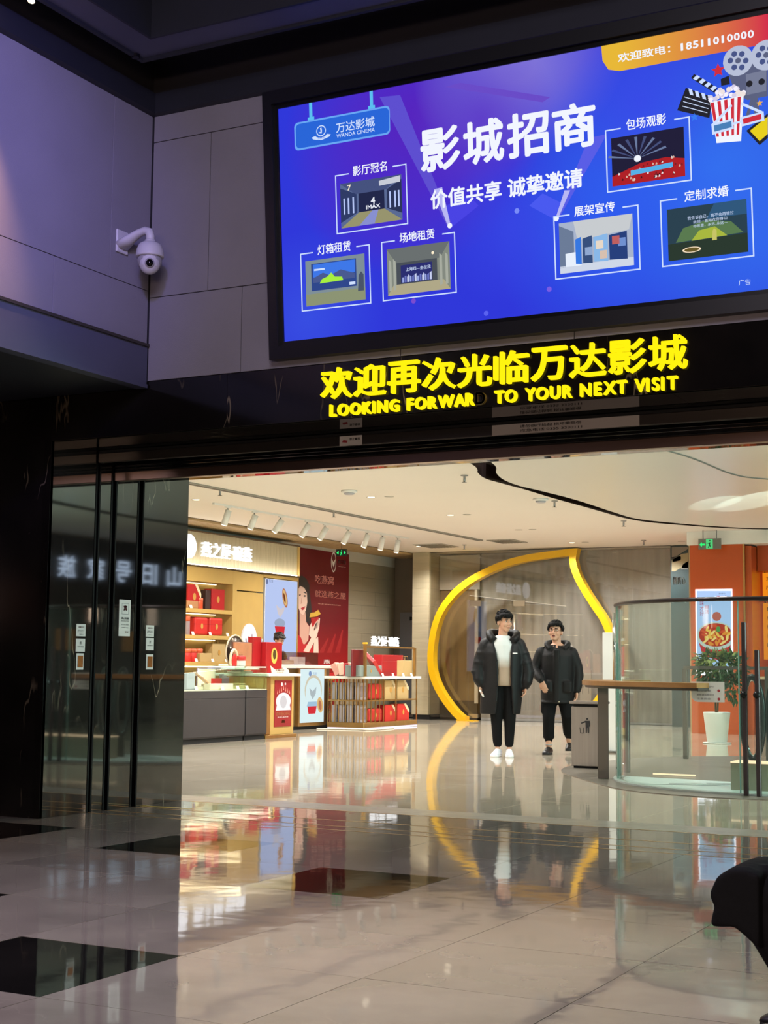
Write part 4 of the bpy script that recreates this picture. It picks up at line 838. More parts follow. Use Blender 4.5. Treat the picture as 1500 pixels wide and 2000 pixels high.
gift(XS+.03, 390, 1168, 400, 1184, s1, .1, mat('orange tin', '#c84a24', .3), 'small orange tin on the top shelf', 'tin', 'tin', emblem=False, style='tin')
gift(XS-.02, 402, 1153, 412.5, 1186, s1, .12, M_DB, 'dark left side of the tall red box on the top shelf, as a separate block', emblem=False)  # dark side of the neighbouring red box, added as its own block
gift(XS, 413, 1152, 439, 1188, s1, .16, M_R, 'tall red box with a gold emblem at the right end of the top shelf', bevel=.004)
gift(XS, 366, 1202, 374, 1238, s2_, .12, mat('grey vase', '#8c7c80', .4), 'grey pink tin at the left end of the middle shelf', 'tin', 'tin', emblem=False, style='tin')
gift(XS-.12, 374, 1205, 385, 1238, s2_, .12, M_R, 'deep red box behind the pair on the middle shelf', emblem=False)
gift(XS, 381, 1206, 407.5, 1240, s2_, .2, M_R2, 'rounded red box, left of the pair on the middle shelf', style='round', group='rounded red boxes'); gift(XS, 410, 1207, 436, 1241, s2_, .2, M_R2, 'rounded red box, right of the pair on the middle shelf', style='round', group='rounded red boxes')
for k, x in enumerate((366, 377, 389)): gift(XS-.02, x, 1267, x+10.5, 1291, s3_, .12, M_R2, ('first', 'second', 'third')[k]+' red tin from the jamb on the bottom lit shelf', 'tin', 'tin', style='tin', emblem=False)
gift(XS, 391, 1276, 414, 1292, s3_, .12, M_T, 'low kraft box in front of the red tins', emblem=False)
gift(XS, 415, 1257, 441, 1293, s3_, .16, M_T, 'upright kraft bag at the right end of the bottom lit shelf', 'gift_bag', 'bag', emblem=True, style='bag')
for k, (x, z) in enumerate(((376, s2_), (410, s2_), (444, s2_), (384, s3_), (416, s3_), (443, s3_), (371, s1))):
    card(XS+.05, x, z, 'price card %s on the %s shelf of the tan cabinet' % (('left of the red pair', 'between the red pair', 'at the right end', 'under the red tins', 'under the kraft bag', 'at the right end', 'under the flapped bag')[k], ('middle', 'middle', 'middle', 'bottom lit', 'bottom lit', 'bottom lit', 'top')[k]))

# glass display case on a dark base
M_CHAR = mat('charcoal laminate', '#2e2c2f', .5, var=.05, vscale=8); M_CASE = glassmat('case glass', '#f4fbf8')
CX = -12.0
def case(y0, y1, label, grp):
    t = thing('display_case', (CX-.3, (y0+y1)/2, 0), label, 'display case', grp)
    boxo('base', (CX-.62, CX-.012, y0, y1, .07, .74), M_CHAR, t); boxo('plinth', (CX-.6, CX-.03, y0+.01, y1-.01, 0, .07), M_BLACK, t)
    boxo('top_rail', (CX-.012, CX, y0, y1, .63, .74), M_CHAR, t, bevel=.002); boxo('front_panel', (CX-.012, CX, y0, y1, .09, .625), M_CHAR, t, bevel=.002)
    boxo('display_deck', (CX-.6, CX-.01, y0+.01, y1-.01, .741, .752), mat('cream deck', '#e6dcc4', .5), t)
    boxo('glass_pane', (CX-.012, CX-.004, y0, y1, .742, 1.095), M_CASE, t); boxo('glass_pane', (CX-.62, CX-.004, y0, y1, 1.096, 1.104), M_CASE, t)
    boxo('glass_pane', (CX-.61, CX-.013, y0+.001, y0+.008, .753, 1.094), M_CASE, t); boxo('glass_pane', (CX-.61, CX-.013, y1-.008, y1-.001, .753, 1.094), M_CASE, t)
    boxo('led_bar', (CX-.03, CX-.016, y0+.02, y1-.02, 1.075, 1.09), emi('case led', '#fff4dc', 3), t)
    return t
case(16.4, 18.49, 'long dark display case with a glass top beside the marble jamb', 'display cases'); case(18.52, 19.1, 'short dark display case with a glass top next to the tan desk', 'display cases')
lamp('case_lamp', 'AREA', (CX-.2, 18.0, 1.07), 10, '#fff0d4', size=.06, size_y=2, aim=(CX-.3, 18, 0))
DK = .753
def cbox(nm, X, x0, x1, zt, d, m_, label, cat='box', zb=DK):
    ya, yb = yzF(x0, 1330, X)[0], yzF(x1, 1330, X)[0]; t = thing(nm, (X-d/2, (ya+yb)/2, zb), label, cat)
    B().box(X-d, X, ya, yb, zb, zb+zt, bevel=.004).build('body', m_, t); return t, ya, yb
M_IV = mat('ivory card', '#e8dcc0', .5); M_VIO = mat('violet card', '#6a5a88', .5)
t, ya, yb = cbox('picture_box', CX-.2, 386, 428, .05, .2, M_IV, 'ivory tray holding a framed print at the front of the glass case')
Mt = Matrix.Translation((CX-.26, (ya+yb)/2, DK+.12)) @ Matrix.Rotation(math.radians(-28), 4, 'X') @ Matrix.Rotation(math.radians(25), 4, 'Y')
B().box(-.11, .11, -.19, .19, -.008, .008, M=Mt).build('frame', mat('rose gold frame', '#d8a888', .35, .4), t); B().box(-.09, .09, -.165, .165, .0085, .011, M=Mt).build('print', mat('print grey', '#8a8478', .5), t)
t, ya, yb = cbox('open_gift_box', CX-.42, 404, 434, .04, .14, M_IV, 'ivory box with raised lid and a red booklet in the glass case')
boxo('lid', (CX-.57, CX-.55, ya-.03, yb+.01, DK, DK+.3), M_IV, t, bevel=.003); boxo('lid_edge', (CX-.579, CX-.571, ya-.04, yb+.02, DK, DK+.31), M_VIO, t); boxo('booklet', (CX-.44, CX-.425, ya+.14, yb, DK+.041, DK+.16), M_R, t)
t, ya, yb = cbox('card_fan', CX-.47, 434, 443, .2, .05, mat('slate card', '#5a5c70', .5), 'fan of slate cards behind the red booklet', 'cards')
for k in range(3): B().box(CX-.53, CX-.525, ya+.05*k, yb+.07*k, DK+.001, DK+.22-.02*k).build('card', mat('slate card'), t)
t, ya, yb = cbox('acrylic_block', CX-.25, 365, 381, .24, .1, mat('frosted acrylic', '#c8c4d0', .2), 'frosted acrylic block with a tablet at the jamb end of the case', 'display block')
cbox('ivory_box', CX-.08, 411, 456, .085, .16, M_IV, 'flat ivory box with a gold plate at the front of the case')
t, ya, yb = cbox('tea_tray', CX-.3, 467, 479, .06, .2, mat('oak tray', '#c8a870', .5), 'pale oak tray with a lid in the short display case', 'tray'); B().box(CX-.5, CX-.3, ya, yb, .04, .055, M=Matrix.Translation((0, 0, DK+.03)) @ Matrix.Rotation(.0, 4, 'X')).build('lid', mat('oak tray'), t)
for k, x in enumerate((385, 436, 466, 484)): card(CX-.05, x, DK, 'price card %s inside the glass cases' % ('first from the jamb', 'second from the jamb', 'third from the jamb', 'fourth from the jamb')[k])

# tan desk with a red sign
dk = thing('shop_desk', (-12.4, 19.55, 0), 'tan shop desk with a white top and a red sign on its front', 'desk')
boxo('body', (-12.75, -12.06, 19.13, 19.98, .05, .94), M_TAN, dk, bevel=.005); boxo('plinth', (-12.7, -12.02, 19.11, 20.02, 0, .05), M_GOLD, dk, bevel=.004); boxo('corner_post', (-12.09, -12.04, 19.12, 19.28, .05, .94), M_GOLD, dk, bevel=.02, )
boxo('top', (-12.8, -11.98, 19.11, 20.05, .945, .985), mat('white stone top', '#e8e2d6', .25), dk, bevel=.004)
boxo('rear_top', (-13.12, -12.64, 18.25, 20.95, .946, .986), mat('white stone top'), dk, bevel=.004)
for y in (18.3, 20.85): boxo('leg_panel', (-13.08, -12.7, y, y+.06, 0, .944), M_GOLD, dk)
sg = boxo('sign_panel', (-12.06, -12.05, 19.4, 19.9, .17, .88), mat('sign red', '#8e1a20', .4), dk)
flat('bowl_print', ellp(19.65, .56, .22, .13), mat('bowl print white', '#d8d8e4', .4), sg, -12.05, 1); flat('bowl_base_print', [(19.43, .42), (19.87, .42), (19.84, .5), (19.46, .5)], mat('bowl print white'), sg, -12.05, 1.2)
flat('bowl_print', ellp(19.65, .55, .1, .1), mat('bowl print grey', '#a8aab8', .4), sg, -12.05, 2)
for k in range(7): flat('flame_print', [(19.46+.06*k, .67+.02*(3-abs(k-3))), (19.48+.06*k, .67+.02*(3-abs(k-3))), (19.47+.06*k, .73+.03*(3-abs(k-3)))], M_RG, sg, -12.05, 1)
text('sign_text', '百年匠心好礼', (-12.047, 19.44, .34), Y1, Z1, .42, .06, mat('sign dim gold', '#a07040', .5), sg); text('sign_text', '燕窝礼盒特惠', (-12.047, 19.48, .305), Y1, Z1, .32, .02, M_WHITE, sg)
text('sign_text', '燕', (-12.047, 19.6, .22), Y1, Z1, .11, .05, M_EMB, sg, bold=.02); flat('sign_dot', ellp(19.6, .82, .025, .03, 10), M_WHITE, sg, -12.05, 1); flat('sign_dot', ellp(19.7, .825, .018, .02, 10), M_WHITE, sg, -12.05, 1)
# back counter with a lit panel
bc = thing('back_counter', (-13.5, 22, 0), 'dark tan back counter with a white top and a lit bowl panel', 'counter')
boxo('body', (-13.8, -13.26, 20.6, 23.2, .06, 1.06), mat('counter brown', '#6a5230', .4), bc); boxo('top', (-13.85, -13.15, 20.5, 23.4, 1.065, 1.12), mat('white stone top'), bc, bevel=.004); boxo('plinth', (-13.75, -13.24, 20.62, 23.15, 0, .06), M_BLACK, bc)
boxo('lightbox_frame', (-13.26, -13.2, 22.02, 22.98, .06, 1.06), M_GOLD, bc)
lpn = boxo('lit_panel', (-13.2, -13.195, 22.08, 22.9, .12, 1.05), emi('panel pale', '#d8ecee', 1.05), bc)
XQ = -13.195
flat('swirl_print', ellp(22.52, .68, .3, .27), emi('swirl', '#d8d0b8', .95), lpn, XQ, 1); flat('swirl_print', ellp(22.52, .64, .27, .26), emi('panel pale'), lpn, XQ, 2)
flat('drip_print', [(22.38, .72), (22.5, .66), (22.62, .74), (22.6, .62), (22.5, .52), (22.42, .6)], emi('drip2', '#b8c4c8', .9), lpn, XQ, 3); flat('cup_print', [(22.32, .4), (22.64, .4), (22.6, .27), (22.36, .27)], emi('cup red'), lpn, XQ, 3); flat('cup_print', [(22.3, .4), (22.66, .4), (22.64, .48), (22.34, .48)], emi('cup blue', '#a8c8e0', .95), lpn, XQ, 3)
flat('lid_print', ellp(22.76, .42, .1, .14, rot=.3), emi('lid gold'), lpn, XQ, 4); flat('lid_print', ellp(22.76, .41, .05, .09, rot=.3), emi('lid rim'), lpn, XQ, 5); flat('logo_print', ellp(22.4, .97, .05, .045), emi('logo blue', '#8aa4d0', .9), lpn, XQ, 3); text('logo_text', '燕之屋', (XQ+.002, 22.5, .95), Y1, Z1, .12, .045, emi('logo blue'), lpn)
# things on the desk and back counter
XD = -12.85; ZD = .988
t, ya, yb = cbox('display_board', XD-.05, 458, 491, .48, .04, mat('peach wood print', '#b57c58', .45, var=.15, vscale=5), 'peach wood display board with rounded corners behind the glass case', 'display board', ZD)
boxo('edge', (XD-.11, XD-.091, ya-.02, yb, ZD, ZD+.49), mat('board edge brown', '#5a3a30', .5), t); text('board_text', '祝福', (XD-.048, ya+.06, ZD+.22), Y1, Z1, .16, .07, mat('board ink', '#6a3424', .5), t)
tt = thing('turntable', (XD+.25, 19.2, ZD), 'round white turntable stand on the desk top', 'stand'); B().lathe([(.2, 0), (.2, .025), (.06, .03), (.06, .05), (.3, .055), (.3, .075), (.29, .08)], (XD+.25, 19.25, ZD), 32).build('disc', mat('white stone top'), tt, True)
t, ya, yb = cbox('red_box', XD-.12, 493, 508, .58, .1, M_R, 'tall narrow red box beside the round mirror', 'box', ZD)
t = thing('round_mirror', (XD-.2, 19.85, ZD), 'round gold-rimmed mirror disc standing behind the red box', 'mirror')
B().lathe([(.0, -.012), (.26, -.012), (.26, .012), (0, .012)], (XD-.25, 19.85, ZD+.33), 32, 'X').build('disc', mat('mirror grey', '#6a6058', .15, .7), t, True); B().tube([(XD-.24, 19.85+.265*math.cos(a), ZD+.33+.265*math.sin(a)) for a in [2*math.pi*k/32 for k in range(32)]], .014, 8, closed=True).build('rim', mat('rim ivory', '#d8c8a8', .3), t, True); boxo('foot', (XD-.32, XD-.18, 19.75, 19.95, ZD, ZD+.06), M_R, t)
t = thing('ring_ornament', (XD+.05, 19.42, ZD), 'cream and red ring ornament on the desk', 'ornament'); B().tube([(XD+.02, 19.42+.1*math.cos(a), ZD+.2+.16*math.sin(a)) for a in [2*math.pi*k/24 for k in range(24)]], .022, 8, closed=True).build('ring', mat('rim ivory'), t, True); B().ell((XD+.02, 19.44, ZD+.18), .02, .075, .12).build('flower', M_R2, t, True); boxo('foot', (XD-.02, XD+.08, 19.36, 19.48, ZD, ZD+.03), mat('rim ivory'), t)
t = thing('cup_jar', (XD+.3, 19.5, ZD+.08), 'white jar with a red lid on the turntable', 'jar'); B().lathe([(.06, 0), (.068, .02), (.07, .1), (.068, .11)], (XD+.25, 19.28, ZD+.081), 20).build('body', mat('jar white', '#d8d4cc', .2), t, True); B().lathe([(.072, .111), (.074, .17), (.06, .185), (.0, .186)], (XD+.25, 19.28, ZD+.081), 20).build('lid', M_R2, t, True)
t, ya, yb = cbox('red_gift_box', XD-.02, 519, 550, .5, .16, M_R, 'big red box with a glowing gold oval emblem on the desk', 'box', ZD)
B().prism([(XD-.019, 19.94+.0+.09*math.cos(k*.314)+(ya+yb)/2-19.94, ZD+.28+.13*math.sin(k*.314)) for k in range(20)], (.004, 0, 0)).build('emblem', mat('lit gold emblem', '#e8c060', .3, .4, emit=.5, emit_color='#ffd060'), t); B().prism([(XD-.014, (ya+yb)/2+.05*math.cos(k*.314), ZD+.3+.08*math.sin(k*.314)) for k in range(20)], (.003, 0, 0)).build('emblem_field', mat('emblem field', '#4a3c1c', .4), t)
t = thing('desk_sign', (-12.1, 19.6, ZD), 'small white cut-out sign with red lettering on the desk edge', 'sign')
B().prism([(-12.08, y, z+ZD) for y, z in ((19.34, 0), (19.3, .12), (19.38, .08), (19.44, .06), (19.66, .075), (19.72, .1), (19.84, .05), (19.86, 0))], (.006, 0, 0)).build('board', mat('sign cream', '#ece0cc', .5), t)
text('sign_text', '买赠活动', (-12.0735, 19.44, ZD+.035), Y1, Z1, .26, .03, M_INKR, t, bold=.015); text('sign_text', '欢迎品鉴', (-12.0735, 19.48, ZD+.01), Y1, Z1, .2, .018, M_INKR, t)
t = thing('acrylic_box', (-13.4, 22, 1.12), 'clear acrylic box with papers on the back counter', 'box'); MA = glassmat('acrylic', '#e6e0de', .05)
for b6 in ((-13.3, -13.292, 21.5, 22.84, 1.121, 1.34), (-13.6, -13.592, 21.5, 22.84, 1.121, 1.34), (-13.591, -13.301, 21.5, 21.508, 1.121, 1.34), (-13.591, -13.301, 22.832, 22.84, 1.121, 1.34)): boxo('acrylic_pane', b6, MA, t)
boxo('paper_stack', (-13.55, -13.35, 21.6, 22.1, 1.121, 1.2), mat('cream paper', '#e0cdb4', .6), t); boxo('paper_stack', (-13.5, -13.33, 22.2, 22.45, 1.121, 1.26), mat('white paper', '#e4e0e0', .6), t)

# brass gondola rack with open shelves
rk = thing('gondola_rack', (-12.8, 23.9, 0), 'brass gondola rack with slim bars, a white top and lit letters', 'rack')
RX0, RX1, RY0, RY1 = -13.1, -12.35, 22.85, 24.95
boxo('base', (RX0, RX1, RY0, RY1, .03, .12), M_GOLD, rk, bevel=.006); boxo('base_led', (RX0+.02, RX1+.012, RY0-.012, RY1-.02, .008, .03), emi('violet white led', '#f0e8ff', 1.3), rk)
boxo('mid_shelf', (RX0+.02, RX1, RY0, RY1, .49, .515), M_GOLD, rk); boxo('top', (RX0-.04, RX1+.05, RY0-.05, RY1+.06, .885, .93), mat('white stone top'), rk, bevel=.004)
for k in range(11): x = RX0+.02+(RX1-RX0-.04)*k/10; B().box(x-.008, x+.008, RY0-.002, RY0+.014, .12, .885).build('bar', M_GOLD, rk)
for k in range(5): y = RY0+.16*k+.1; B().box(RX1-.012, RX1+.004, y-.008, y+.008, .12, .885).build('bar', M_GOLD, rk)
for y in (RY0+1.22, RY1-.03): B().box(RX1-.014, RX1+.006, y-.01, y+.01, .12, .885).build('bar', M_GOLD, rk)
for k in range(12): y = RY0+.1+(RY1-RY0-.2)*k/11; B().box(RX0, RX0+.014, y-.007, y+.007, .12, .885).build('bar', M_GOLD, rk)
boxo('post', (RX1-.03, RX1+.01, RY0+.0, RY0+.06, .93, 1.5), M_GOLD, rk); boxo('post', (RX1-.03, RX1+.01, RY1-.14, RY1-.08, .93, 1.46), M_GOLD, rk); boxo('sign_bar', (RX1-.02, RX1, RY0+.06, RY1-.14, 1.44, 1.47), M_GOLD, rk); boxo('post_cap', (RX1-.04, RX1+.02, RY0-.01, RY0+.07, 1.5, 1.53), mat('yellow cap', '#d8a830', .4, emit=.4), rk)
for ch, x0, x1 in (('燕', 726, 736), ('之', 736.5, 745), ('屋', 745.5, 755), ('碗', 760, 769), ('燕', 769.5, 779)):
    ya, yb = yzF(x0, 1250, RX1)[0], yzF(x1, 1250, RX1)[0]; text('letter', ch, (RX1-.02, ya, 1.475), Y1, Z1, yb-ya, .17, M_LETW, rk, bold=.008, depth=.03)
ya = yzF(757, 1250, RX1)[0]; boxo('letter_dot', (RX1-.02, RX1+.01, ya, ya+.03, 1.55, 1.58), M_LETW, rk)
XR = RX1-.06
gift(XR, 722, 1335, 747, 1368, .516, .22, M_R2, 'rounded red box behind the bars on the middle rack shelf', style='round'); gift(XR, 752, 1329, 774, 1366, .516, .16, M_T, 'left kraft bag with a cream flap on the middle rack shelf', 'gift_bag', 'bag', style='flap'); gift(XR, 776, 1329, 798, 1365, .516, .16, M_T, 'right kraft bag with a cream flap on the middle rack shelf', 'gift_bag', 'bag', style='flap')
gift(XR, 721, 1383, 747, 1415, .121, .22, M_R2, 'rounded red box on the lowest rack shelf', style='round'); gift(XR, 752, 1376, 774, 1412, .121, .16, M_R2, 'left red bag with a cream flap on the lowest rack shelf', 'gift_bag', 'bag', style='flap'); gift(XR, 776, 1374, 799, 1410, .121, .16, M_R2, 'right red bag with a cream flap on the lowest rack shelf', 'gift_bag', 'bag', style='flap')
for j, (zb, nm) in enumerate(((.121, 'lowest'), (.516, 'middle'))):
    for k in range(4):
        x = RX0+.06+.155*k; t = thing('booklet_box', (x, RY0+.2, zb), '%s silver slip case from the left on the %s rack shelf' % (('first', 'second', 'third', 'fourth')[k], nm), 'box', 'silver slip cases')
        B().box(x, x+.1, RY0+.06, RY0+.3, zb, zb+.3, bevel=.003).build('body', mat('silver card', '#b4aeb0' if j == 0 else '#b8a888', .5), t); B().box(x+.1, x+.104, RY0+.06, RY0+.3, zb+.05, zb+.25).build('spine', mat('silver spine', '#8c8488', .5), t)
gift(RX1-.5, 648, 1345, 664, 1410, .121, .1, M_R, 'tall red standing box with white lettering behind the rack bars', emblem=False) if False else None
ZT = .931
gift(RX1-.1, 688, 1269, 712, 1318, ZT, .03, mat('maroon box', '#6a1418', .4), 'open maroon box lid standing on the rack top', emblem=False)
gift(RX1-.02, 703, 1300, 746, 1318, ZT, .3, mat('grey green box', '#7c8a84', .45), 'grey green box with a kraft lid on the rack top', emblem=True)
t = thing('tilted_red_box', (RX1-.2, 24.0, ZT), 'red box with a gold oval leaning at a slant on the rack top', 'box')
Mt = Matrix.Translation((RX1-.13, yzF(744, 1292, RX1)[0], ZT+.19)) @ Matrix.Rotation(math.radians(-38), 4, 'X') @ Matrix.Rotation(math.radians(38), 4, 'Y')
B().box(-.16, .16, -.25, .25, -.03, .03, bevel=.005, M=Mt).build('body', M_R2, t); B().lathe([(0, .031), (.1, .031), (.1, .034), (0, .034)], (0, 0, 0), 20).build('emblem', M_EMB, t); t.children[-1].matrix_local = Matrix.Translation(-t.location) @ Mt @ Matrix.Diagonal((.6, 1, 1, 1)); t.children[-1].data.transform(Matrix.Translation(t.location))
gift(RX1-.46, 746, 1280, 787, 1318, ZT, .18, M_R, 'big plain red box at the back of the rack top', emblem=False, style='lidbox'); gift(RX1-.04, 788, 1290, 806, 1317, ZT, .14, M_T, 'kraft bag with rope handles at the right end of the rack top', 'gift_bag', 'bag', style='bag', emblem=False)
t = thing('gift_bouquet', (RX0+.2, RY0+.1, ZT), 'pink paper bouquet box at the left end of the rack top', 'bouquet')
for k in range(5): Mt = Matrix.Translation((RX0+.12+.1*k, RY0+.12, ZT+.13)) @ Matrix.Rotation(math.radians(-30+15*k), 4, 'Y') @ Matrix.Rotation(.4*k, 4, 'Z'); B().box(-.06, .06, -.07, .07, -.12, .1, bevel=.01, M=Mt).build('paper', mat('pink paper'+str(k % 3), ('#d8a090', '#e4c0a8', '#b84048')[k % 3], .6), t)
for k, x in enumerate((748, 768, 788, 804)): card(RX1+.03, x, ZT, 'price card %s along the rack top' % ('first from the left', 'second from the left', 'third from the left', 'last on the right')[k])
# slim red banner between counter and rack
t = thing('banner_stand', (-13.5, 23.65, 0), 'slim red banner stand with white lettering behind the rack bars', 'banner'); boxo('banner', (-13.52, -13.5, 23.48, 23.82, .06, .98), mat('banner red', '#b81c20', .45), t); boxo('foot', (-13.62, -13.4, 23.53, 23.78, 0, .05), M_BLACKM, t)
for k, c in enumerate('新年好礼'): text('banner_text', c, (-13.498, 23.58, .7-.16*k), Y1, Z1, .13, .12, M_WHITE, t, bold=.02)
boxo('label_plate', (-13.499, -13.495, 23.56, 23.76, .84, .9), mat('yellow plate', '#e0b020', .5), t)
# curved cable on the floor
cb_ = B().tube(catmull([(-13.1, 22.5, .012), (-12.7, 22.62, .012), (-12.35, 22.72, .012), (-12.2, 22.66, .012), (-12.12, 22.8, .012), (-12.15, 23.6, .012)], 6), .012, 8).build('floor_cable', mat('cable white', '#d8d0c0', .5), None, True, label='pale cable lying on the floor at the foot of the brass rack', cat='cable')
# ------------------------------------------------------------------ ceiling fittings of the mall
CZ = MALL_Z
def at_ceil(x, y): p = P('Z', CZ, x, y); return p.x, p.y
sc_ = thing('slat_ceiling', (-14.5, 20, CZ), 'strip of brown wooden ceiling slats over the shop front', 'ceiling', kind='structure'); del sc_['category']
M_SLAT = mat('slat wood', '#a98f66', .5, var=.1, vscale=3, stretch=(4, .4, 1))
boxo('backing', (-14.9, -14.1, 10.2, 29.1, CZ-.006, CZ-.001), mat('slat gap', '#5a4830', .7), sc_)
for k in range(9): x = -14.88+.087*k; boxo('slat', (x, x+.052, 10.2, 29.1, CZ-.045, CZ-.007), M_SLAT, sc_)
sl = thing('ceiling_slot', (-11.4, 19, CZ), 'long grey linear air slot in the mall ceiling', 'air slot')
boxo('slot_body', (-11.46, -11.34, 10.3, 25.7, CZ-.02, CZ-.001), mat('slot grey', '#8a877e', .5), sl); boxo('slot_gap', (-11.43, -11.37, 10.3, 25.7, CZ-.022, CZ-.0205), mat('slot dark', '#55524c', .6), sl)
def vent(x0, x1, y0, y1, label):
    t = thing('ceiling_vent', ((x0+x1)/2, (y0+y1)/2, CZ), label, 'vent', 'ceiling vents'); boxo('frame', (x0, x1, y0, y1, CZ-.015, CZ-.001), mat('vent grey', '#9a968a', .5), t)
    n = 8
    for k in range(n): x = x0+.04+(x1-x0-.08)*k/n; boxo('slat', (x, x+(x1-x0-.08)/n*.6, y0+.03, y1-.03, CZ-.02, CZ-.0155), mat('vent dark', '#6e6a60', .5), t)
vent(-13.1, -12.45, 26.2, 27.0, 'square ceiling vent in front of the stone pillar'); vent(-11.3, -10.75, 25.75, 26.5, 'square ceiling vent over the glass door')
tr = thing('lighting_track', (-12.48, 21.4, CZ), 'white lighting track on the ceiling in front of the shop', 'track'); boxo('rail', (-12.5, -12.46, 18.25, 24.75, CZ-.03, CZ-.001), M_WHITE, tr)
heads = [(445, 990, .35), (497, 1000, .45), (548, 1012, .75), (600, 1020, .7), (635, 1026, .7), (680, 1032, .62), (717, 1038, .42), (747, 1044, .25), (777, 1050, .2)]
ords = ['first', 'second', 'third', 'fourth', 'fifth', 'sixth', 'seventh', 'eighth', 'ninth']
for k, (x, y, tl) in enumerate(heads):
    yy = P('X', -12.48, x, y).y; t = thing('track_light', (-12.48, yy, CZ-.03), ords[k]+' white track light from the jamb on the ceiling track', 'track light', 'white track lights'); p = Vector((-12.48, yy, CZ-.03)); d = Vector((-.65*tl, -.55*tl, -1)).normalized()
    boxo('adapter', (-12.495, -12.465, yy-.06, yy+.06, CZ-.05, CZ-.0305), M_WHITE, t); B().cyl(p-Vector((0, 0, .02)), p-Vector((0, 0, .1)), .012, seg=8).build('stem', mat('stem grey', '#8a8880', .4), t)
    c0 = p-Vector((0, 0, .1))-d*.05; B().cyl(c0, c0+d*.24, .05, seg=20).build('barrel', M_WHITE, t, True); B().cyl(c0+d*.2405, c0+d*.2425, .042, seg=20).build('lens', emi('track lamp face', '#fff4e0', 2.2), t)
    lamp('track_lamp', 'SPOT', tuple(c0+d*.26), 40, '#fff2dc', aim=tuple(c0+d*2), size=.04, angle=55, blend=.6)
def sprinkler(x, y, label):
    a, b_ = at_ceil(x, y); t = thing('sprinkler', (a, b_, CZ), label, 'sprinkler', 'ceiling sprinklers'); B().lathe([(.05, -.001), (.045, -.012), (.015, -.014), (.015, -.07), (.012, -.09)], (a, b_, CZ), 14).build('body', mat('chrome', '#9a9a98', .3, .9), t, True); B().lathe([(.03, -.091), (.035, -.097), (.01, -.1)], (a, b_, CZ), 12).build('deflector', mat('chrome'), t)
for x, y, w_ in ((907, 928, 'near the lintel by the curved gap'), (1083, 978, 'beside the curved dark gap'), (1218, 1017, 'close to the far end of the curved gap'), (907, 1064, 'over the glass front'), (1257, 1055, 'near the mural strip'), (430, 955, 'on the air slot nearest the jamb'), (652, 998, 'halfway along the air slot')): sprinkler(x, y, 'small chrome ceiling sprinkler '+w_)
def detector(x, y, label):
    a, b_ = at_ceil(x, y); t = thing('smoke_detector', (a, b_, CZ), label, 'smoke detector'); B().lathe([(.11, -.001), (.115, -.02), (.1, -.035)], (a, b_, CZ), 24).build('base', M_WHITE, t, True); B().lathe([(.075, -.036), (.075, -.05), (.06, -.06), (0, -.062)], (a, b_, CZ), 24).build('sensor', mat('sensor grey', '#b0aeb4', .5), t, True)
detector(682, 958, 'round white smoke detector on the ceiling before the track lights'); detector(1056, 974, 'round white smoke detector beside the curved gap')
for k, (x, y, lit) in enumerate(((725, 971, 1), (760, 970, 0), (880, 1006, 1), (912, 1005, 0), (1013, 1035, 0), (1040, 1034, 0), (1117, 1060, 1), (1143, 1059, 0), (1331, 1057, 0), (383, 976, 1), (818, 1067, 1))):
    a, b_ = at_ceil(x, y); t = thing('downlight', (a, b_, CZ), '%s recessed downlight %s' % ('lit' if lit else 'unlit', ('left of the pair by the smoke detector', 'right of the pair by the smoke detector', 'left of the pair over the pillar', 'right of the pair over the pillar', 'left of the pair over the yellow drop', 'right of the pair over the yellow drop', 'beside the tip of the yellow drop', 'right of the tip of the yellow drop', 'left of the orange pillar', 'nearest the marble jamb', 'on the vent before the stone pillar')[k]), 'downlight', 'recessed ceiling downlights')
    B().lathe([(.055, -.001), (.07, -.004), (.07, -.001)], (a, b_, CZ), 20).build('trim', mat('trim grey', '#a8a49a', .5), t); B().lathe([(0, -.003), (.052, -.003), (.052, -.0015), (0, -.0015)], (a, b_, CZ), 20).build('lens', emi('down lit', '#fff0d0', 5) if lit else mat('down unlit', '#b8b4aa', .4), t)

gr_ = catmull([(-4.95, 14.6, CZ-.002), (-4.66, 16.28, CZ-.002), (-4.58, 18.01, CZ-.002), (-4.29, 18.68, CZ-.002), (-3.4, 19.6, CZ-.002), (-2.2, 20.1, CZ-.002)], 6)
B().tube(gr_, .012, 6).build('ceiling_groove', mat('groove shade', '#77746c', .6), None, kind='structure')
# ------------------------------------------------------------------ back of the mall: pillar, glass front, yellow drop, mural, orange shop
pl = thing('stone_pillar', (-13.87, 28.5, 0), 'pale travertine pillar left of the yellow drop', 'pillar', kind='structure'); del pl['category']
M_TRAV = mat('travertine', '#b0a488', .35, var=.07, vscale=4, stretch=(.4, .4, 6))
for k in range(9): boxo('stone_block', (-14.07, -13.68, 28.15, 29.1, .1+.382*k+.0015, .1+.382*(k+1)-.0015), M_TRAV, pl)
boxo('plinth', (-14.05, -13.66, 28.17, 29.1, 0, .1), M_BLACK, pl)
wbd = thing('wall_board', (-14.5, 29.1, 1), 'grey door panel with a paper bag picture in the dark corner by the pillar', 'door panel')
boxo('panel', (-14.85, -14.1, 29.1, 29.13, .1, 2.3), mat('blue grey panel', '#6a6c74', .4), wbd); boxo('clip', (-14.6, -14.35, 29.08, 29.099, 2.12, 2.2), M_BLACKM, wbd)
B().prism([(-14.45, 29.098, .9), (-14.2, 29.098, 1.02), (-14.12, 29.098, 1.36), (-14.4, 29.098, 1.24)], (0, -.004, 0)).build('bag_print', mat('bag print tan', '#a07c3c', .5), wbd)
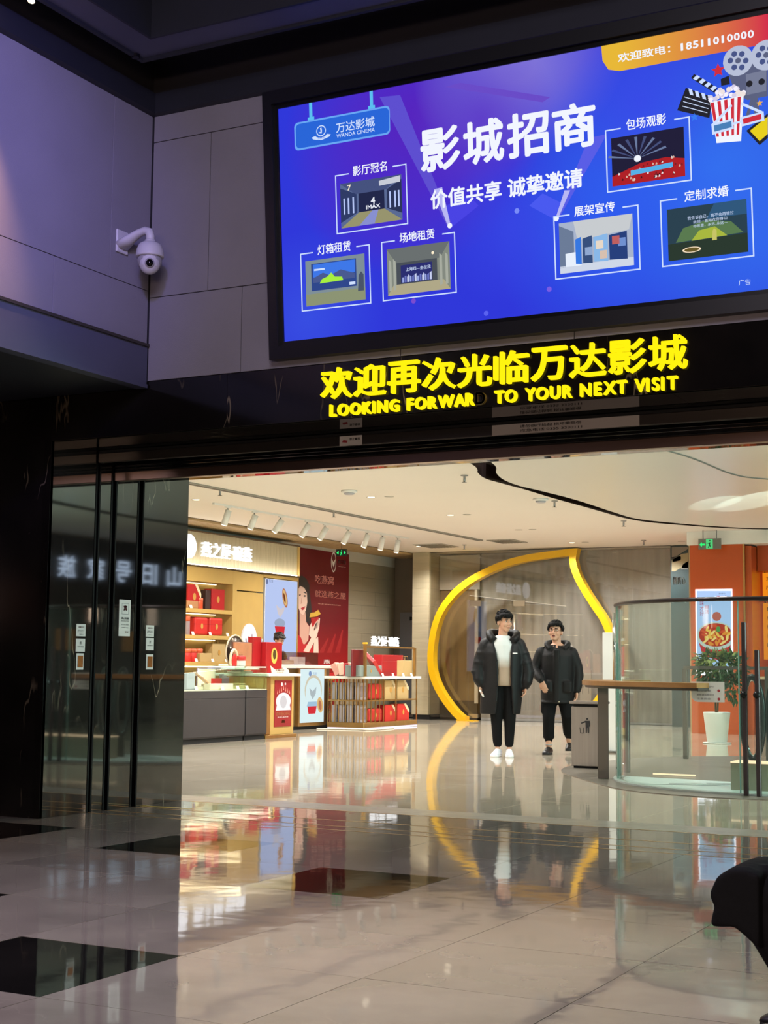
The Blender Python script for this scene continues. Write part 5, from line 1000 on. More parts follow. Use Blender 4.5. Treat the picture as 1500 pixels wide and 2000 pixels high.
for k in range(2): B().prism([(-14.42+.09*k, 29.098, 1.24), (-14.36+.09*k, 29.098, 1.27), (-14.33+.07*k, 29.098, 1.46), (-14.4+.09*k, 29.098, 1.42)], (0, -.003, 0)).build('ear_print', mat('ear print', '#5a2824', .5), wbd)
# glazing: each pane its own object
GY = 28.2
M_GL = glassmat('shop front glass', '#f0eeea', .0, .06); M_TAUPE = mat('taupe curtain', '#a9a8a6', .8, var=.06, vscale=2.5, stretch=(6, 1, .25)); M_FR = mat('frame grey', '#6a665e', .4, .5)
gw = thing('window_1', (-11, GY, 0), 'tall glass shop front across the back of the mall', 'window', kind='structure'); del gw['category']
dxl, dxr = P('Y', GY, 915, 1200).x, P('Y', GY, 1062, 1200).x; dz = P('Y', GY, 980, 1181).z
xr_ = P('Y', GY, 1190, 1200).x
for x0, x1, z0, z1 in ((-13.67, dxl, .06, 3.53), (dxl, dxr, dz, 3.53), (dxr, xr_, .06, 3.53), (xr_, -9.2, .06, 3.53), (-9.2, -8.42, .06, 3.53)): boxo('pane', (x0+.003, x1-.003, GY, GY+.012, z0, z1), M_GL, gw)
boxo('sill', (-13.67, -8.42, GY-.03, GY+.04, 0, .06), M_FR, gw); boxo('head', (-13.67, -8.42, GY-.02, GY+.05, 3.53, 3.54), M_FR, gw)
dr = thing('door_1', (dxl, GY, 0), 'frameless glass door in the shop front behind the yellow drop', 'door', kind='structure'); del dr['category']
dm = (dxl+dxr)/2+.02
boxo('door_leaf', (dxl+.006, dxr-.006, GY-.001, GY+.011, .07, dz-.006), M_GL, dr)
M_ST = mat('satin steel', '#b8b09c', .3, .9)
for x0, x1 in ((918, 939), (1003, 1025)):
    a, c = P('Y', GY, x0, 1173), P('Y', GY, x1, 1184); boxo('patch_fitting', (a.x, c.x, GY-.02, GY+.03, c.z, a.z), M_ST, dr, bevel=.004)
a, c = P('Y', GY, 937, 1404), P('Y', GY, 918, 1410); boxo('floor_fitting', (dxl+.01, dxl+.22, GY-.02, GY+.03, .061, .14), M_ST, dr)
hx = P('Y', GY, 1007, 1215).x; hz = P('Y', GY, 1007, 1200).z
B().cyl((hx, GY-.06, .85), (hx, GY-.06, hz), .018, seg=12).build('door_handle', M_ST, dr, True); B().cyl((hx, GY-.06, 1.0), (hx, GY, 1.0), .01, seg=8).build('handle_mount', M_ST, dr); B().cyl((hx, GY-.06, hz-.1), (hx, GY, hz-.1), .01, seg=8).build('handle_mount', M_ST, dr)
lo = P('Y', GY, 873, 1259); B().lathe([(0, -.006), (.11, -.006), (.11, -.002), (0, -.002)], (0, 0, 0), 28, 'Y').build('logo_disc', mat('frosted white', '#b8b4ae', .5), gw); o = gw.children[-1]; o.data.transform(Matrix.Translation(gw.location)); o.data.transform(Matrix.Diagonal((.72, 1, 1.9, 1))); o.data.transform(Matrix.Translation(Vector((lo.x, GY-.001, lo.z))-gw.location))
# interior behind the glass
ci = thing('wall_curtain', (-11, 28.8, 0), 'taupe curtain and brown panel behind the glass front', 'curtain', kind='structure'); del ci['category']
rows_ = []
for z in (0, 1.2, 2.4, 3.53): rows_.append([Vector((dxl+.05+(-8.42-dxl-.05)*i/140, 28.75+.014*math.sin(i*.9)+.012*math.sin(i*.37+z), z)) for i in range(141)])
b = B(); vv = [[b.bm.verts.new(p) for p in r] for r in rows_]
for r in range(3):
    for i in range(140): b.bm.faces.new((vv[r][i], vv[r][i+1], vv[r+1][i+1], vv[r+1][i]))
b.build('curtain', M_TAUPE, ci, True)
boxo('brown_panel', (-13.67, dxl-.02, 28.7, 28.73, .4, 2.75), mat('brown panel', '#8a7350', .5, var=.06), ci); boxo('white_header', (-13.67, dxl+.05, 28.66, 28.7, 2.76, 3.5), mat('white header', '#c0bcb0', .6), ci); boxo('dark_base', (-13.67, dxl-.02, 28.7, 28.73, 0, .4), mat('dark base', '#4a4034', .6), ci)
boxo('cream_post', (dxl-.015, dxl+.04, 28.55, 28.62, .35, 2.75), mat('cream post', '#d8d0bc', .5), ci)
# stand poster behind the glass
a, c = P('Y', 28.5, 1133, 1308), P('Y', 28.5, 1155, 1362); t = thing('notice_stand', ((a.x+c.x)/2, 28.5, 0), 'pale notice stand with an arch behind the glass right of the men', 'notice stand'); boxo('board', (a.x, c.x, 28.49, 28.51, .25, a.z), mat('stand pale', '#b4b4b0', .5), t); boxo('leg', (a.x+.1, c.x-.1, 28.49, 28.51, 0, .249), M_FR, t); B().tube([((a.x+c.x)/2+.07*math.cos(q), 28.487, .6+.2*math.sin(q)) for q in [math.pi*k/10 for k in range(11)]], .006, 6).build('arch_line', mat('stand line', '#8a8c8c', .5), t)
# yellow drop
C6 = lambda x, y: P('Y', 28.02, 800+x/3.571, 1040+y/3.571)
dl = [(405, 1322), (330, 1256), (255, 1160), (200, 1062), (170, 970), (161, 880), (168, 780), (190, 660), (235, 545), (320, 432), (420, 348), (530, 285), (660, 228), (800, 188), (950, 163), (1168, 141)]
drr = [(1150, 130), (1149, 190), (1165, 262), (1200, 345), (1250, 432), (1310, 525), (1365, 608), (1403, 700), (1420, 800), (1420, 900), (1400, 1010), (1345, 1140), (1255, 1250), (1135, 1345)]
yd_ = thing('yellow_drop', (-11.5, 28, 0), 'big yellow teardrop-shaped frame standing before the glass front', 'frame')
M_YD = mat('yellow lacquer', '#d8a80c', .3, coat=.3)
def bar_path(pp_): r = catmull([C6(*p) for p in pp_], 4); return [Vector((p.x, 28.0, max(p.z, .03))) for p in r]
pth = bar_path(dl[:-1]+[(1120, 142)]); pth += [Vector((p.x, 28.0, p.z)) for p in (C6(1158, 139),)] + bar_path(drr[1:])
B().rect_tube(pth, .14, .2, (0, 1, 0)).build('frame_bar', M_YD, yd_)
boxo('floor_plate', (pth[0].x-.2, pth[0].x+.2, 27.88, 28.12, .001, .02), M_YD, yd_)
# mural strip, orange pillar and shop
t = thing('wall_mural', (-8.23, 28.2, 0), 'narrow dark teal mural strip between glass and orange pillar', 'mural'); boxo('panel', (-8.41, -8.04, 28.18, 28.24, 0, 3.53), mat('mural teal', '#1e3436', .5, var=.15), t)
def murp(nm, pts, c): B().prism([(P('Y', 28.18, *p).x, 28.178, P('Y', 28.18, *p).z) for p in pts], (0, -.002, 0)).build(nm, mat('mural '+c, c, .5), t)
murp('wave_print', [(1312, 1068), (1344, 1068), (1344, 1072), (1312, 1092)], '#7a7468'); murp('wave_print', [(1312, 1094), (1332, 1082), (1344, 1080), (1344, 1110), (1328, 1110), (1318, 1116), (1312, 1116)], '#948a68'); murp('cloud_print', [(1330, 1112), (1334, 1102), (1344, 1096), (1344, 1112)], '#8a8a8a'); murp('wave_print', [(1312, 1088), (1330, 1086), (1330, 1094), (1314, 1098)], '#4a4c44'); murp('arc_print', [(1312, 1178), (1322, 1170), (1334, 1171), (1342, 1178), (1334, 1175), (1322, 1174)], '#7a8a8a')
aa, cc = P('Y', 28.175, 1314, 1142), P('Y', 28.175, 1339, 1128); text('mural_text', '精爽心', (aa.x, 28.174, aa.z), X1, (0, 0, 1), cc.x-aa.x, .16, mat('mural letter', '#a8a498', .5), t, bold=.02)
op = thing('orange_pillar', (-6.78, 26, 0), 'tall orange pillar with thin gold corner trim carrying a lit poster', 'pillar', kind='structure'); del op['category']
M_OR = mat('orange lacquer', '#b04a18', .35, var=.02)
boxo('body', (-7.27, -6.33, 25.55, 27.2, 0, 3.3), M_OR, op); boxo('gold_trim', (-6.33, -6.3, 25.54, 25.58, 0, 3.3), M_GOLD, op); boxo('return_panel', (-6.36, -6.2, 25.62, 27.2, 0, 3.27), M_OR, op); boxo('left_trim', (-7.31, -7.27, 25.6, 25.66, 0, 3.3), mat('cream trim', '#a8926a', .4), op); boxo('bulkhead', (-7.31, -1, 25.5, 28.3, 3.301, 3.539), M_CEIL, op)
ob = thing('orange_shop', (-5, 26.6, 0), 'orange shop front with lit yellow menu boards at the right edge', 'shop front', kind='structure'); del ob['category']
boxo('beam', (-6.19, -1, 26.0, 26.2, 2.85, 3.3), M_OR, ob); boxo('rear_wall', (-6.19, -1, 27.5, 27.6, 0, 3.3), M_OR, ob); boxo('counter', (-6.19, -1, 26.1, 26.6, 0, .95), mat('dark brown front', '#5a3020', .5), ob); boxo('counter_top', (-6.19, -1, 26.02, 26.65, .951, 1.0), mat('pale top', '#d8c8a0', .4), ob); boxo('rail', (-6.19, -1, 26.1, 26.14, 2.32, 2.36), mat('brown rail', '#4a2010', .5), ob)
M_MENU = emi('menu orange', '#f08a1c', 1.0); M_MENU2 = emi('menu yellow', '#ffd028', 1.1)
def menu(x0, x1, z0, z1, label, cols):
    t = thing('menu_board', ((x0+x1)/2, 26.3, z0), label, 'menu board'); boxo('face', (x0, x1, 26.3, 26.33, z0, z1), M_MENU, t); boxo('stripe', (x0+.1, x0+.28, 26.297, 26.299, z0, z1), M_MENU2, t); boxo('hanger', (x0+.02, x0+.04, 26.335, 26.35, z1-.1, 3.0), M_BLACKM, t)
    for i in range(cols): text('menu_text', '招牌鲜汤米线'[i % 3:i % 3+3], (x0+.06, 26.295, z1-.14-.16*i), X1, Z1, .4, .07, M_INK, t)
menu(-6.17, -5.2, 2.37, 2.84, 'upper lit yellow menu board of the orange shop', 2); menu(-6.17, -5.2, 1.3, 2.3, 'lower lit orange menu board of the orange shop', 5)
lamp('orange_shop_lamp', 'AREA', (-4.5, 26.9, 3.2), 60, '#ffd8a0', size=.4, size_y=2.5)
# lit bowl poster on the orange pillar
bp_ = thing('poster_lightbox', (-6.86, 25.55, 1.2), 'lit poster of a red noodle bowl on the orange pillar', 'poster'); a, c = P('Y', 25.5, 1358, 1151), P('Y', 25.5, 1431, 1297)
boxo('light_case', (a.x, c.x, 25.5, 25.545, c.z-.2, a.z), mat('case white', '#e0dce8', .4, emit=1.6, emit_color='#ece8ff'), bp_)
YP = 25.498
def pq(x, y): p = P('Y', YP, x, y); return p.x, p.z
def fy(nm, pts, m_, lay, par=bp_, px=True): B().prism([(u, YP-.0008*lay, v) for u, v in ([pq(*p) for p in pts] if px else pts)], (0, -.0006, 0)).build(nm, m_, par)
def ely(x, y, rx, ry, n=26, rot=0): c_ = pq(x, y); return [(c_[0]+rx*math.cos(q)*math.cos(rot)-ry*math.sin(q)*math.sin(rot), c_[1]+rx*math.cos(q)*math.sin(rot)+ry*math.sin(q)*math.cos(rot)) for q in [2*math.pi*k/n for k in range(n)]]
fy('poster_sheet', [(1361, 1154), (1428, 1154), (1428, 1304), (1361, 1304)], emi('bowl blue', '#a8c4ec', 1.15), 0)
fy('bowl_print', [(1364, 1252), (1370, 1272), (1384, 1284), (1404, 1290), (1427, 1284), (1427, 1250)], emi('bowl red', '#c82c34', .95), 1)
fy('rim_print', [(max(min(u, pq(1427, 1240)[0]), pq(1362, 1240)[0]), v) for u, v in ely(1398, 1242, .34, .245)], emi('bowl rim', '#c8d4cc', .95), 2, px=False); fy('soup_print', [(max(min(u, pq(1427, 1240)[0]), pq(1362, 1240)[0]), v) for u, v in ely(1398, 1240, .30, .205)], emi('soup', '#b83018', .95), 3, px=False)
rnd = random.Random(11)
for k in range(34):
    a_ = rnd.random()*6.28; r = math.sqrt(rnd.random()); x, y = 1398+27*r*math.cos(a_), 1240+19*r*math.sin(a_)
    if x > 1423: continue
    fy('noodle_print', ely(x, y, .045+.03*rnd.random(), .018+.012*rnd.random(), 8, rnd.random()*3), emi('nood'+str(k % 4), ('#f0c050', '#e89030', '#f8d880', '#d85028')[k % 4], .98), 4+.05*k, px=False)
fy('leaf_print', ely(1403, 1229, .04, .055, 8), emi('leafgreen', '#5a9c4c', .9), 6.5, px=False); fy('emblem_print', ely(1400, 1204, .08, .08, 18), emi('emblem tan', '#c86a5c', .9), 7, px=False)
def ptx(body, x0, y0, x1, y1, m_, bold=.0): a_, c_ = pq(x0, y0), pq(x1, y1); text('poster_text', body, (a_[0], YP-.009, c_[1]), X1, Z1, c_[0]-a_[0], a_[1]-c_[1], m_, bp_, bold=bold)
M_PR = emi('poster red text', '#c0507a', .85)
for k, c in enumerate('味才好'): ptx(c, 1367, 1174+10*k, 1375, 1183+10*k, M_PR)
for k, c in enumerate('鲜汤'): ptx(c, 1377, 1182+9*k, 1385, 1190+9*k, M_PR)
ptx('椒小山', 1400, 1163, 1420, 1168, M_PR, .02); ptx('酸辣粉', 1404, 1158, 1417, 1161, emi('poster grey text'))
# hanging exit signs
def exit_sign(x0, y0, x1, y1, Y, label, rod):
    a, c = P('Y', Y, x0, y0), P('Y', Y, x1, y1); t = thing('exit_sign', ((a.x+c.x)/2, Y, c.z), label, 'exit sign')
    boxo('case', (a.x, c.x, Y, Y+.03, c.z, a.z), mat('exit case', '#6a6c64', .4) if not rod else mat('exit dark', '#14201a', .4), t); w_ = c.x-a.x; h = a.z-c.z; G = emi('exit green', '#30e070', 1.2)
    if rod:
        for s_ in (-1, 1): B().prism([(a.x+w_/2+s_*w_*.45, Y-.002, c.z+h*.5), (a.x+w_/2+s_*w_*.25, Y-.002, c.z+h*.75), (a.x+w_/2+s_*w_*.25, Y-.002, c.z+h*.25)], (0, -.002, 0)).build('arrow', G, t)
        mx = a.x+w_*.5
    else:
        boxo('lit_field', (a.x+w_*.34, a.x+w_*.64, Y-.003, Y-.001, c.z+h*.06, c.z+h*.94), emi('exit field', '#58d880', .9), t)
        B().prism([(a.x+w_*.04, Y-.002, c.z+h*.45), (a.x+w_*.16, Y-.002, c.z+h*.68), (a.x+w_*.16, Y-.002, c.z+h*.54), (a.x+w_*.3, Y-.002, c.z+h*.54), (a.x+w_*.3, Y-.002, c.z+h*.36), (a.x+w_*.16, Y-.002, c.z+h*.36), (a.x+w_*.16, Y-.002, c.z+h*.22)], (0, -.002, 0)).build('arrow', G, t); mx = a.x+w_*.49
    GD = G if rod else mat('exit dark green', '#1c4a30', .5); s_ = h*.9
    man = [(0, .45), (.08, .5), (.16, .45), (.1, .3), (.22, .12), (.16, .05), (.02, .2), (-.1, .02), (-.2, .06), (-.06, .26), (-.08, .4), (-.2, .36), (-.22, .44)]
    B().prism([(mx+u*s_*.8, Y-.005, c.z+h*.08+v*s_*1.3) for u, v in man], (0, -.002, 0)).build('running_figure', GD, t); B().prism([(mx+.06*s_+.08*s_*math.cos(k*.785), Y-.005, c.z+h*.8+.08*s_*math.sin(k*.785)) for k in range(8)], (0, -.002, 0)).build('figure_head', GD, t)
    for xx in ((a.x+c.x)/2,) if rod else (a.x+w_*.2, a.x+w_*.8): B().cyl((xx, Y+.015, a.z), (xx, Y+.015, CZ if rod else 3.3 if a.z < 3.29 else CZ), .006, seg=6).build('rod', M_BLACKM, t)
exit_sign(656.5, 1073, 676.5, 1086, 24.9, 'small dark hanging exit sign with green arrows before the red poster', True); exit_sign(1364, 1052.5, 1408, 1072, 25.3, 'grey exit sign with a green left arrow above the orange pillar', False)
# ------------------------------------------------------------------ right side: round glass guard, bar shelf, bin, plant
GC = Vector((-3.3, 15.0, 0)); GRr = 1.68
def ringp(a, r, z): a = math.radians(a); return Vector((GC.x+r*math.cos(a), GC.y+r*math.sin(a), z))
pf = catmull([(-3.03, 12.97, 0), (-3.96, 13.03, 0), (-4.56, 13.41, 0), (-5.29, 14.42, 0), (-5.75, 15.15, 0), (-5.98, 15.95, 0), (-6.0, 17.0, 0), (-5.6, 18.4, 0), (-4.4, 19.4, 0), (-2.6, 19.4, 0), (-1.2, 17.6, 0), (-1.0, 15.2, 0), (-1.7, 13.5, 0)], 5, closed=True)
pfm = B().prism([Vector((p.x, p.y, .0006)) for p in pf], (0, 0, .006)).build('floor_ring', mat('dark floor ring', '#6c655a', .35, var=.06, vscale=5), None, kind='structure')
gg = thing('glass_guard', tuple(GC), 'round tall glass guard with a dark top rail around the escalator', 'glass guard')
M_GG = glassmat('guard glass', '#f6fdfa', .0, .05, ('#d4e6e2', .035)); M_EDGE = mat('glass edge green', '#7fb0a4', .15, spec=.8)
cuts = [186, 205, 268, 305, 340]
for a0, a1 in zip(cuts, cuts[1:]):
    n = 16; b = B()
    rings = [[ringp(a0+.25+(a1-a0-.5)*k/n, r, z) for r, z in ((GRr, .01), (GRr+.012, .01), (GRr+.012, 1.745), (GRr, 1.745))] for k in range(n+1)]
    b.loft(rings); gp = b.build('glass_panel', M_GG, gg, False)
    for a in (a0+.25,): B().cyl(ringp(a, GRr+.006, .01), ringp(a, GRr+.006, 1.745), .007, seg=6).build('pane_edge', M_EDGE, gp)
B().tube([ringp(186+154*k/50, GRr+.006, 1.765) for k in range(51)], [(.022, .02)]*51, 8, flat=(0, 0, 1)).build('top_rail', mat('dark bronze rail', '#2c2426', .3, .6), gg, True)
b = B(); b.loft([[ringp(186+154*k/50, r, z) for r, z in ((GRr-.03, .007), (GRr+.04, .007), (GRr+.04, .022), (GRr-.03, .022))] for k in range(51)]); b.build('base_channel', mat('pale channel', '#b8c4be', .3), gg)
for a in (187, 191): B().cyl(ringp(a, GRr+.0, .02), ringp(a, GRr+.0, 1.73), .03, seg=14).build('end_tube', glassmat('clear tube', '#f0f8f6', .0, .08, ('#e8f0ee', .25)), gg, True)
B().cyl(ringp(188.5, GRr+.05, 1.0), ringp(188.5, GRr+.05, 1.7), .018, seg=12).build('chrome_rod', mat('bright chrome', '#dadcdc', .12, 1), gg, True)
bs = thing('bar_shelf', tuple(GC), 'curved wooden bar shelf on dark posts outside the glass guard', 'bar shelf')
b = B(); b.loft([[ringp(158+102*k/40, r, z) for r, z in ((1.73, .955), (2.03, .955), (2.03, 1.0), (1.73, 1.0))] for k in range(41)]); b.build('plank', mat('oiled wood', '#9a6f42', .35, var=.12, vscale=3, stretch=(2, 2, 8)), bs)
b = B(); b.loft([[ringp(158+102*k/40, r, z) for r, z in ((1.76, .93), (2.0, .93), (2.0, .954), (1.76, .954))] for k in range(41)]); b.build('support_band', mat('post grey', '#57524c', .35, .5), bs)
M_POST = mat('post grey')
def post(x, y, w_, d, z0, z1, par, nm='post', rot=0): B().box(-w_/2, w_/2, -d/2, d/2, z0, z1, M=Matrix.Translation((x, y, 0)) @ Matrix.Rotation(math.radians(rot), 4, 'Z'), bevel=.004).build(nm, M_POST, par)
post(*ringp(197.5, 1.82, 0).xy, .11, .06, .007, .93, bs, rot=20); post(*ringp(166, 1.9, 0).xy, .11, .06, .007, .93, bs, rot=0)
# tall paired posts and info plate on the glass
for k, (x, y, z1) in enumerate(((-3.29, 13.27, 1.55), (-3.17, 13.25, 1.3))):
    t = thing('guard_post', (x, y, 0), ('left', 'right')[k]+' of the two tall dark posts at the right front of the glass', 'post'); B().box(x-.02, x+.02, y-.02, y+.02, .007, z1, bevel=.004).build('shaft', mat('post red grey', '#4a4042', .35, .5), t); B().cyl((x, y-.05, .9), (x, y-.021, .9), .03, seg=14).build('knob', M_BLACKM, t, True)
a, c = P('Y', 13.25, 1350, 1331), P('Y', 13.25, 1415, 1372); t = thing('info_plate', ((a.x+c.x)/2, 13.25, c.z), 'small white notice plate hung on the front of the glass guard', 'notice plate')
pts = [(c.x, c.z), (c.x, a.z), (a.x, a.z), (a.x, c.z+.06)]+[(a.x+.06-.06*math.cos(q), c.z+.06-.06*math.sin(q)) for q in (.4, .8, 1.2, 1.57)]
B().prism([(x, 13.25, z) for x, z in pts], (0, .006, 0)).build('plate', mat('plate white', '#d4d0cc', .4), t)
for k, s_ in enumerate(('请勿倚靠玻璃护栏', '请勿攀爬', '乘梯请站稳扶好', '注意安全')): text('plate_text', s_, (a.x+.05, 13.2485, a.z-.055-.036*k), X1, Z1, .16 if k % 2 == 0 else .13, .018, mat('plate ink', '#5a5658', .6), t)
for k in range(2): B().lathe([(0, -.0005), (.013, -.0005), (.013, 0)], (c.x-.05, 13.248, a.z-.08-.075*k), 12, 'Y').build('plate_mark', M_INKR, t)
# escalator landing inside the guard
es_ = thing('escalator_landing', (-3.3, 15, 0), 'pale landing plate and tan balustrade inside the glass guard', 'escalator')
b = B(); b.prism([ringp(186+154*k/30, GRr-.06, .008) for k in range(31)], (0, 0, .006)); b.build('landing_plate', mat('pale steel plate', '#e2eeee', .3), es_)
for k in range(3): q = B(); q.box(-.85, .85, -.01, .01, .015, .017, M=Matrix.Translation((-3.75+.3*k, 14.15+.25*k, 0)) @ Matrix.Rotation(.35, 4, 'Z')); q.build('plate_groove', mat('groove grey', '#6a7474', .5), es_)
boxo('balustrade', (-3.55, -1.9, 13.75, 14.0, .015, .26), mat('tan balustrade', '#8f8470', .4), es_); boxo('light_strip', (-3.55, -1.9, 13.74, 14.01, .261, .274), emi('landing strip light', '#ffd8b0', 1.6), es_); boxo('light_strip', (-4.75, -4.3, 15.2, 15.23, .015, .03), emi('landing strip light'), es_)
for k, (cx_, Y_) in enumerate(((1470, 14.2), (1521, 14.2))):
    t = thing('escalator_handrail', (P('Y', Y_, cx_, 1400).x, Y_, 0), ('left', 'right')[k]+' black oval handrail loop of the escalator', 'handrail'); c_ = P('Y', Y_, cx_, 1402); rx_, rz_ = .1, .39
    ov = [Vector((c_.x+rx_*math.cos(q), Y_, c_.z+rz_*math.sin(q))) for q in [2*math.pi*i/36 for i in range(36)]]
    B().tube(ov, [(.03, .025)]*36, 10, closed=True, flat=(0, 1, 0)).build('handrail', mat('black rubber', '#101012', .3), t, True)
    B().tube([Vector((c_.x+(p.x-c_.x)*.8, Y_, c_.z+(p.z-c_.z)*.93)) for p in ov], .012, 8, closed=True).build('guide', mat('bright chrome'), t, True); boxo('bracket', (c_.x-.04, c_.x+.04, Y_-.02, Y_+.02, .007, c_.z-rz_-.02), M_POST, t)
# far posts and rail of the escalator opening
rl = thing('far_railing', (-4.6, 18.3, 0), 'dark far railing with posts seen through the glass guard', 'railing')
for x, y in ((-5.26, 18.2), (-4.3, 18.5), (-3.2, 18.5)): post(x, y, .06, .05, .007, 1.12, rl)
boxo('rail', (-5.28, -1.6, 18.2, 18.26, 1.12, 1.16), M_POST, rl)
# litter bin
tb = thing('litter_bin', (-5.7, 15.9, .0066), 'brushed steel litter bin with a tidy-man symbol beside the bar shelf', 'litter bin')
M_BS = mat('brushed steel', '#a19a98', .28, .85, var=.07, vscale=30, stretch=(1, 1, .04))
boxo('body', (-5.87, -5.53, 15.77, 16.03, .03, .69), M_BS, tb, bevel=.004); boxo('foot', (-5.85, -5.55, 15.79, 16.01, .0066, .03), M_BLACKM, tb); boxo('opening', (-5.53, -5.522, 15.82, 15.98, .46, .63), M_BLACK, tb); boxo('neck', (-5.85, -5.55, 15.79, 16.01, .69, .72), M_BLACKM, tb); boxo('top', (-5.89, -5.51, 15.75, 16.05, .72, .75), M_BS, tb, bevel=.006)
XI, ZI = -5.71, .43
def bi(nm, pts): B().prism([(XI+u, 15.7655, ZI+v) for u, v in pts], (0, -.001, 0)).build(nm, M_INK, tb)
bi('symbol_head', [(.03+.012*math.cos(k*.785), .125+.012*math.sin(k*.785)) for k in range(8)]); bi('symbol_body', [(.01, .105), (.06, .105), (.065, .04), (.055, .04), (.05, .08), (.05, -.03), (.036, -.03), (.034, .03), (.028, .03), (.026, -.03), (.012, -.03), (.01, .085), (-.04, .07), (-.042, .082)]); bi('symbol_basket', [(-.06, .03), (-.055, .03), (-.048, -.03), (-.02, -.03), (-.015, .03), (-.01, .03), (-.016, -.036), (-.052, -.036)])
# white totem
tm_ = thing('white_totem', (-6.5, 19, 0), 'plain white totem board standing behind the litter bin', 'totem'); boxo('board', (-6.61, -6.41, 18.96, 19.04, .02, 1.6), M_WHITE, tm_, bevel=.005); boxo('foot', (-6.66, -6.36, 18.85, 19.15, 0, .02), M_FR, tm_)
# potted plant
pp_ = thing('potted_plant', (-5.96, 22.3, 0), 'leafy bush in a white tapered pot in front of the orange pillar', 'plant')
B().lathe([(.14, .02), (.15, .03), (.2, .45), (.205, .47), (.19, .475), (.185, .43), (0, .43)], (-5.96, 22.3, 0), 28).build('pot', mat('pot white', '#dcdcd6', .35), pp_, True); B().lathe([(.17, 0), (.21, .004), (.215, .018), (.15, .019)], (-5.96, 22.3, 0), 28).build('saucer', mat('pot white'), pp_, True); B().lathe([(.184, .425), (0, .44)], (-5.96, 22.3, 0), 20).build('soil', mat('soil', '#2a2018', .9), pp_)
for k in range(4): q = rnd.random()*6.28; B().tube(catmull([(-5.96+.03*math.cos(q), 22.3+.03*math.sin(q), .43), (-5.95+.04*math.cos(q), 22.3, .7), (-5.9+.2*math.cos(q+k), 22.3+.2*math.sin(q+k), 1.05)], 4), .008, 6).build('stem', mat('stem brown', '#5a4a30', .7), pp_, True)
def foliage(c, rx, ry, rz, n, size, m_, seed):
    r = random.Random(seed); b = B()
    for k in range(n):
        while True:
            v = Vector((r.uniform(-1, 1), r.uniform(-1, 1), r.uniform(-1, 1)))
            if .45 < v.length < 1: break
        p = Vector(c)+Vector((v.x*rx, v.y*ry, v.z*rz)); d = (v+Vector((r.uniform(-.6, .6), r.uniform(-.6, .6), r.uniform(-.9, .3)))).normalized(); s_ = d.cross(Vector((r.random(), r.random(), 1))).normalized(); u = s_.cross(d); L_ = size*r.uniform(.7, 1.25)
        b.bm.faces.new([b.bm.verts.new(q) for q in (p, p+d*L_*.4+s_*L_*.26+u*.01, p+d*L_-u*L_*.12, p+d*L_*.4-s_*L_*.26+u*.01)])
    return b.build('foliage', m_, pp_, kind='stuff')
foliage((-5.9, 22.3, 1.12), .38, .36, .24, 420, .13, mat('leaf green', '#33522c', .4, var=.3, vscale=12), 3); foliage((-5.95, 22.3, 1.25), .32, .3, .13, 200, .11, mat('leaf pale green', '#7c8a4c', .45, var=.25, vscale=12), 5); foliage((-5.7, 22.25, .85), .14, .14, .2, 70, .12, mat('leaf green'), 9)
# lit shop front on the right of the mall, out of frame (it mirrors in the marble jamb)
rs = thing('far_shop', (3.8, 23, 0), 'dark shop front with a pale blue lit sign on the right side of the mall', 'shop front')
boxo('wall', (3.78, 3.94, 18.4, 28.4, 0, 3.5), mat('far shop dark', '#23262c', .4), rs); boxo('lower_panel', (3.76, 3.779, 18.6, 28.2, .05, 1.0), mat('far shop lower', '#3a4244', .5), rs); boxo('red_screen', (3.76, 3.779, 19.8, 20.7, 1.75, 2.1), emi('far red', '#d02838', .8), rs)
for k, c in enumerate('小山旧号家族理'): text('sign_letter', c, (3.77, 26.3-.86*k, 2.72), (0, -1, 0), Z1, .5, .42, emi('far sign', '#cfe4ff', 2.2), rs, bold=.02)
for y in (19.5, 21.5, 23.5, 25.5): boxo('shop_lamp', (3.72, 3.779, y, y+.5, 1.35, 1.75), emi('far amber', '#a8702c', .5), rs)
# ------------------------------------------------------------------ people
def remesh(b, voxel, smooth=4, name='m', factor=.5):
    """the union of everything in builder b as one continuous surface"""
    me = b.mesh('tmp'); o = bpy.data.objects.new('tmp', me); _ts.collection.objects.link(o)
    r = o.modifiers.new('r', 'REMESH'); r.mode = 'VOXEL'; r.voxel_size = voxel
    s_ = o.modifiers.new('s', 'SMOOTH'); s_.iterations = smooth; s_.factor = factor
    vl = _ts.view_layers[0]; vl.update(); out = bpy.data.meshes.new_from_object(o.evaluated_get(vl.depsgraph)); out.name = name
    bpy.data.objects.remove(o); bpy.data.meshes.remove(me); out.materials.clear(); return out
def part(name, me, m_, root): o = link(name, me, m_, None, True); o.parent = root; return o
V = Vector
def cap(b, pts, rad, seg=14):                       # rounded limb
    b.tube(pts, rad, seg)
    for p, r in ((pts[0], rad[0]), (pts[-1], rad[-1])):
        rr = r if isinstance(r, (int, float)) else min(r); b.ell(p, rr, rr, rr, u=12, v=8)
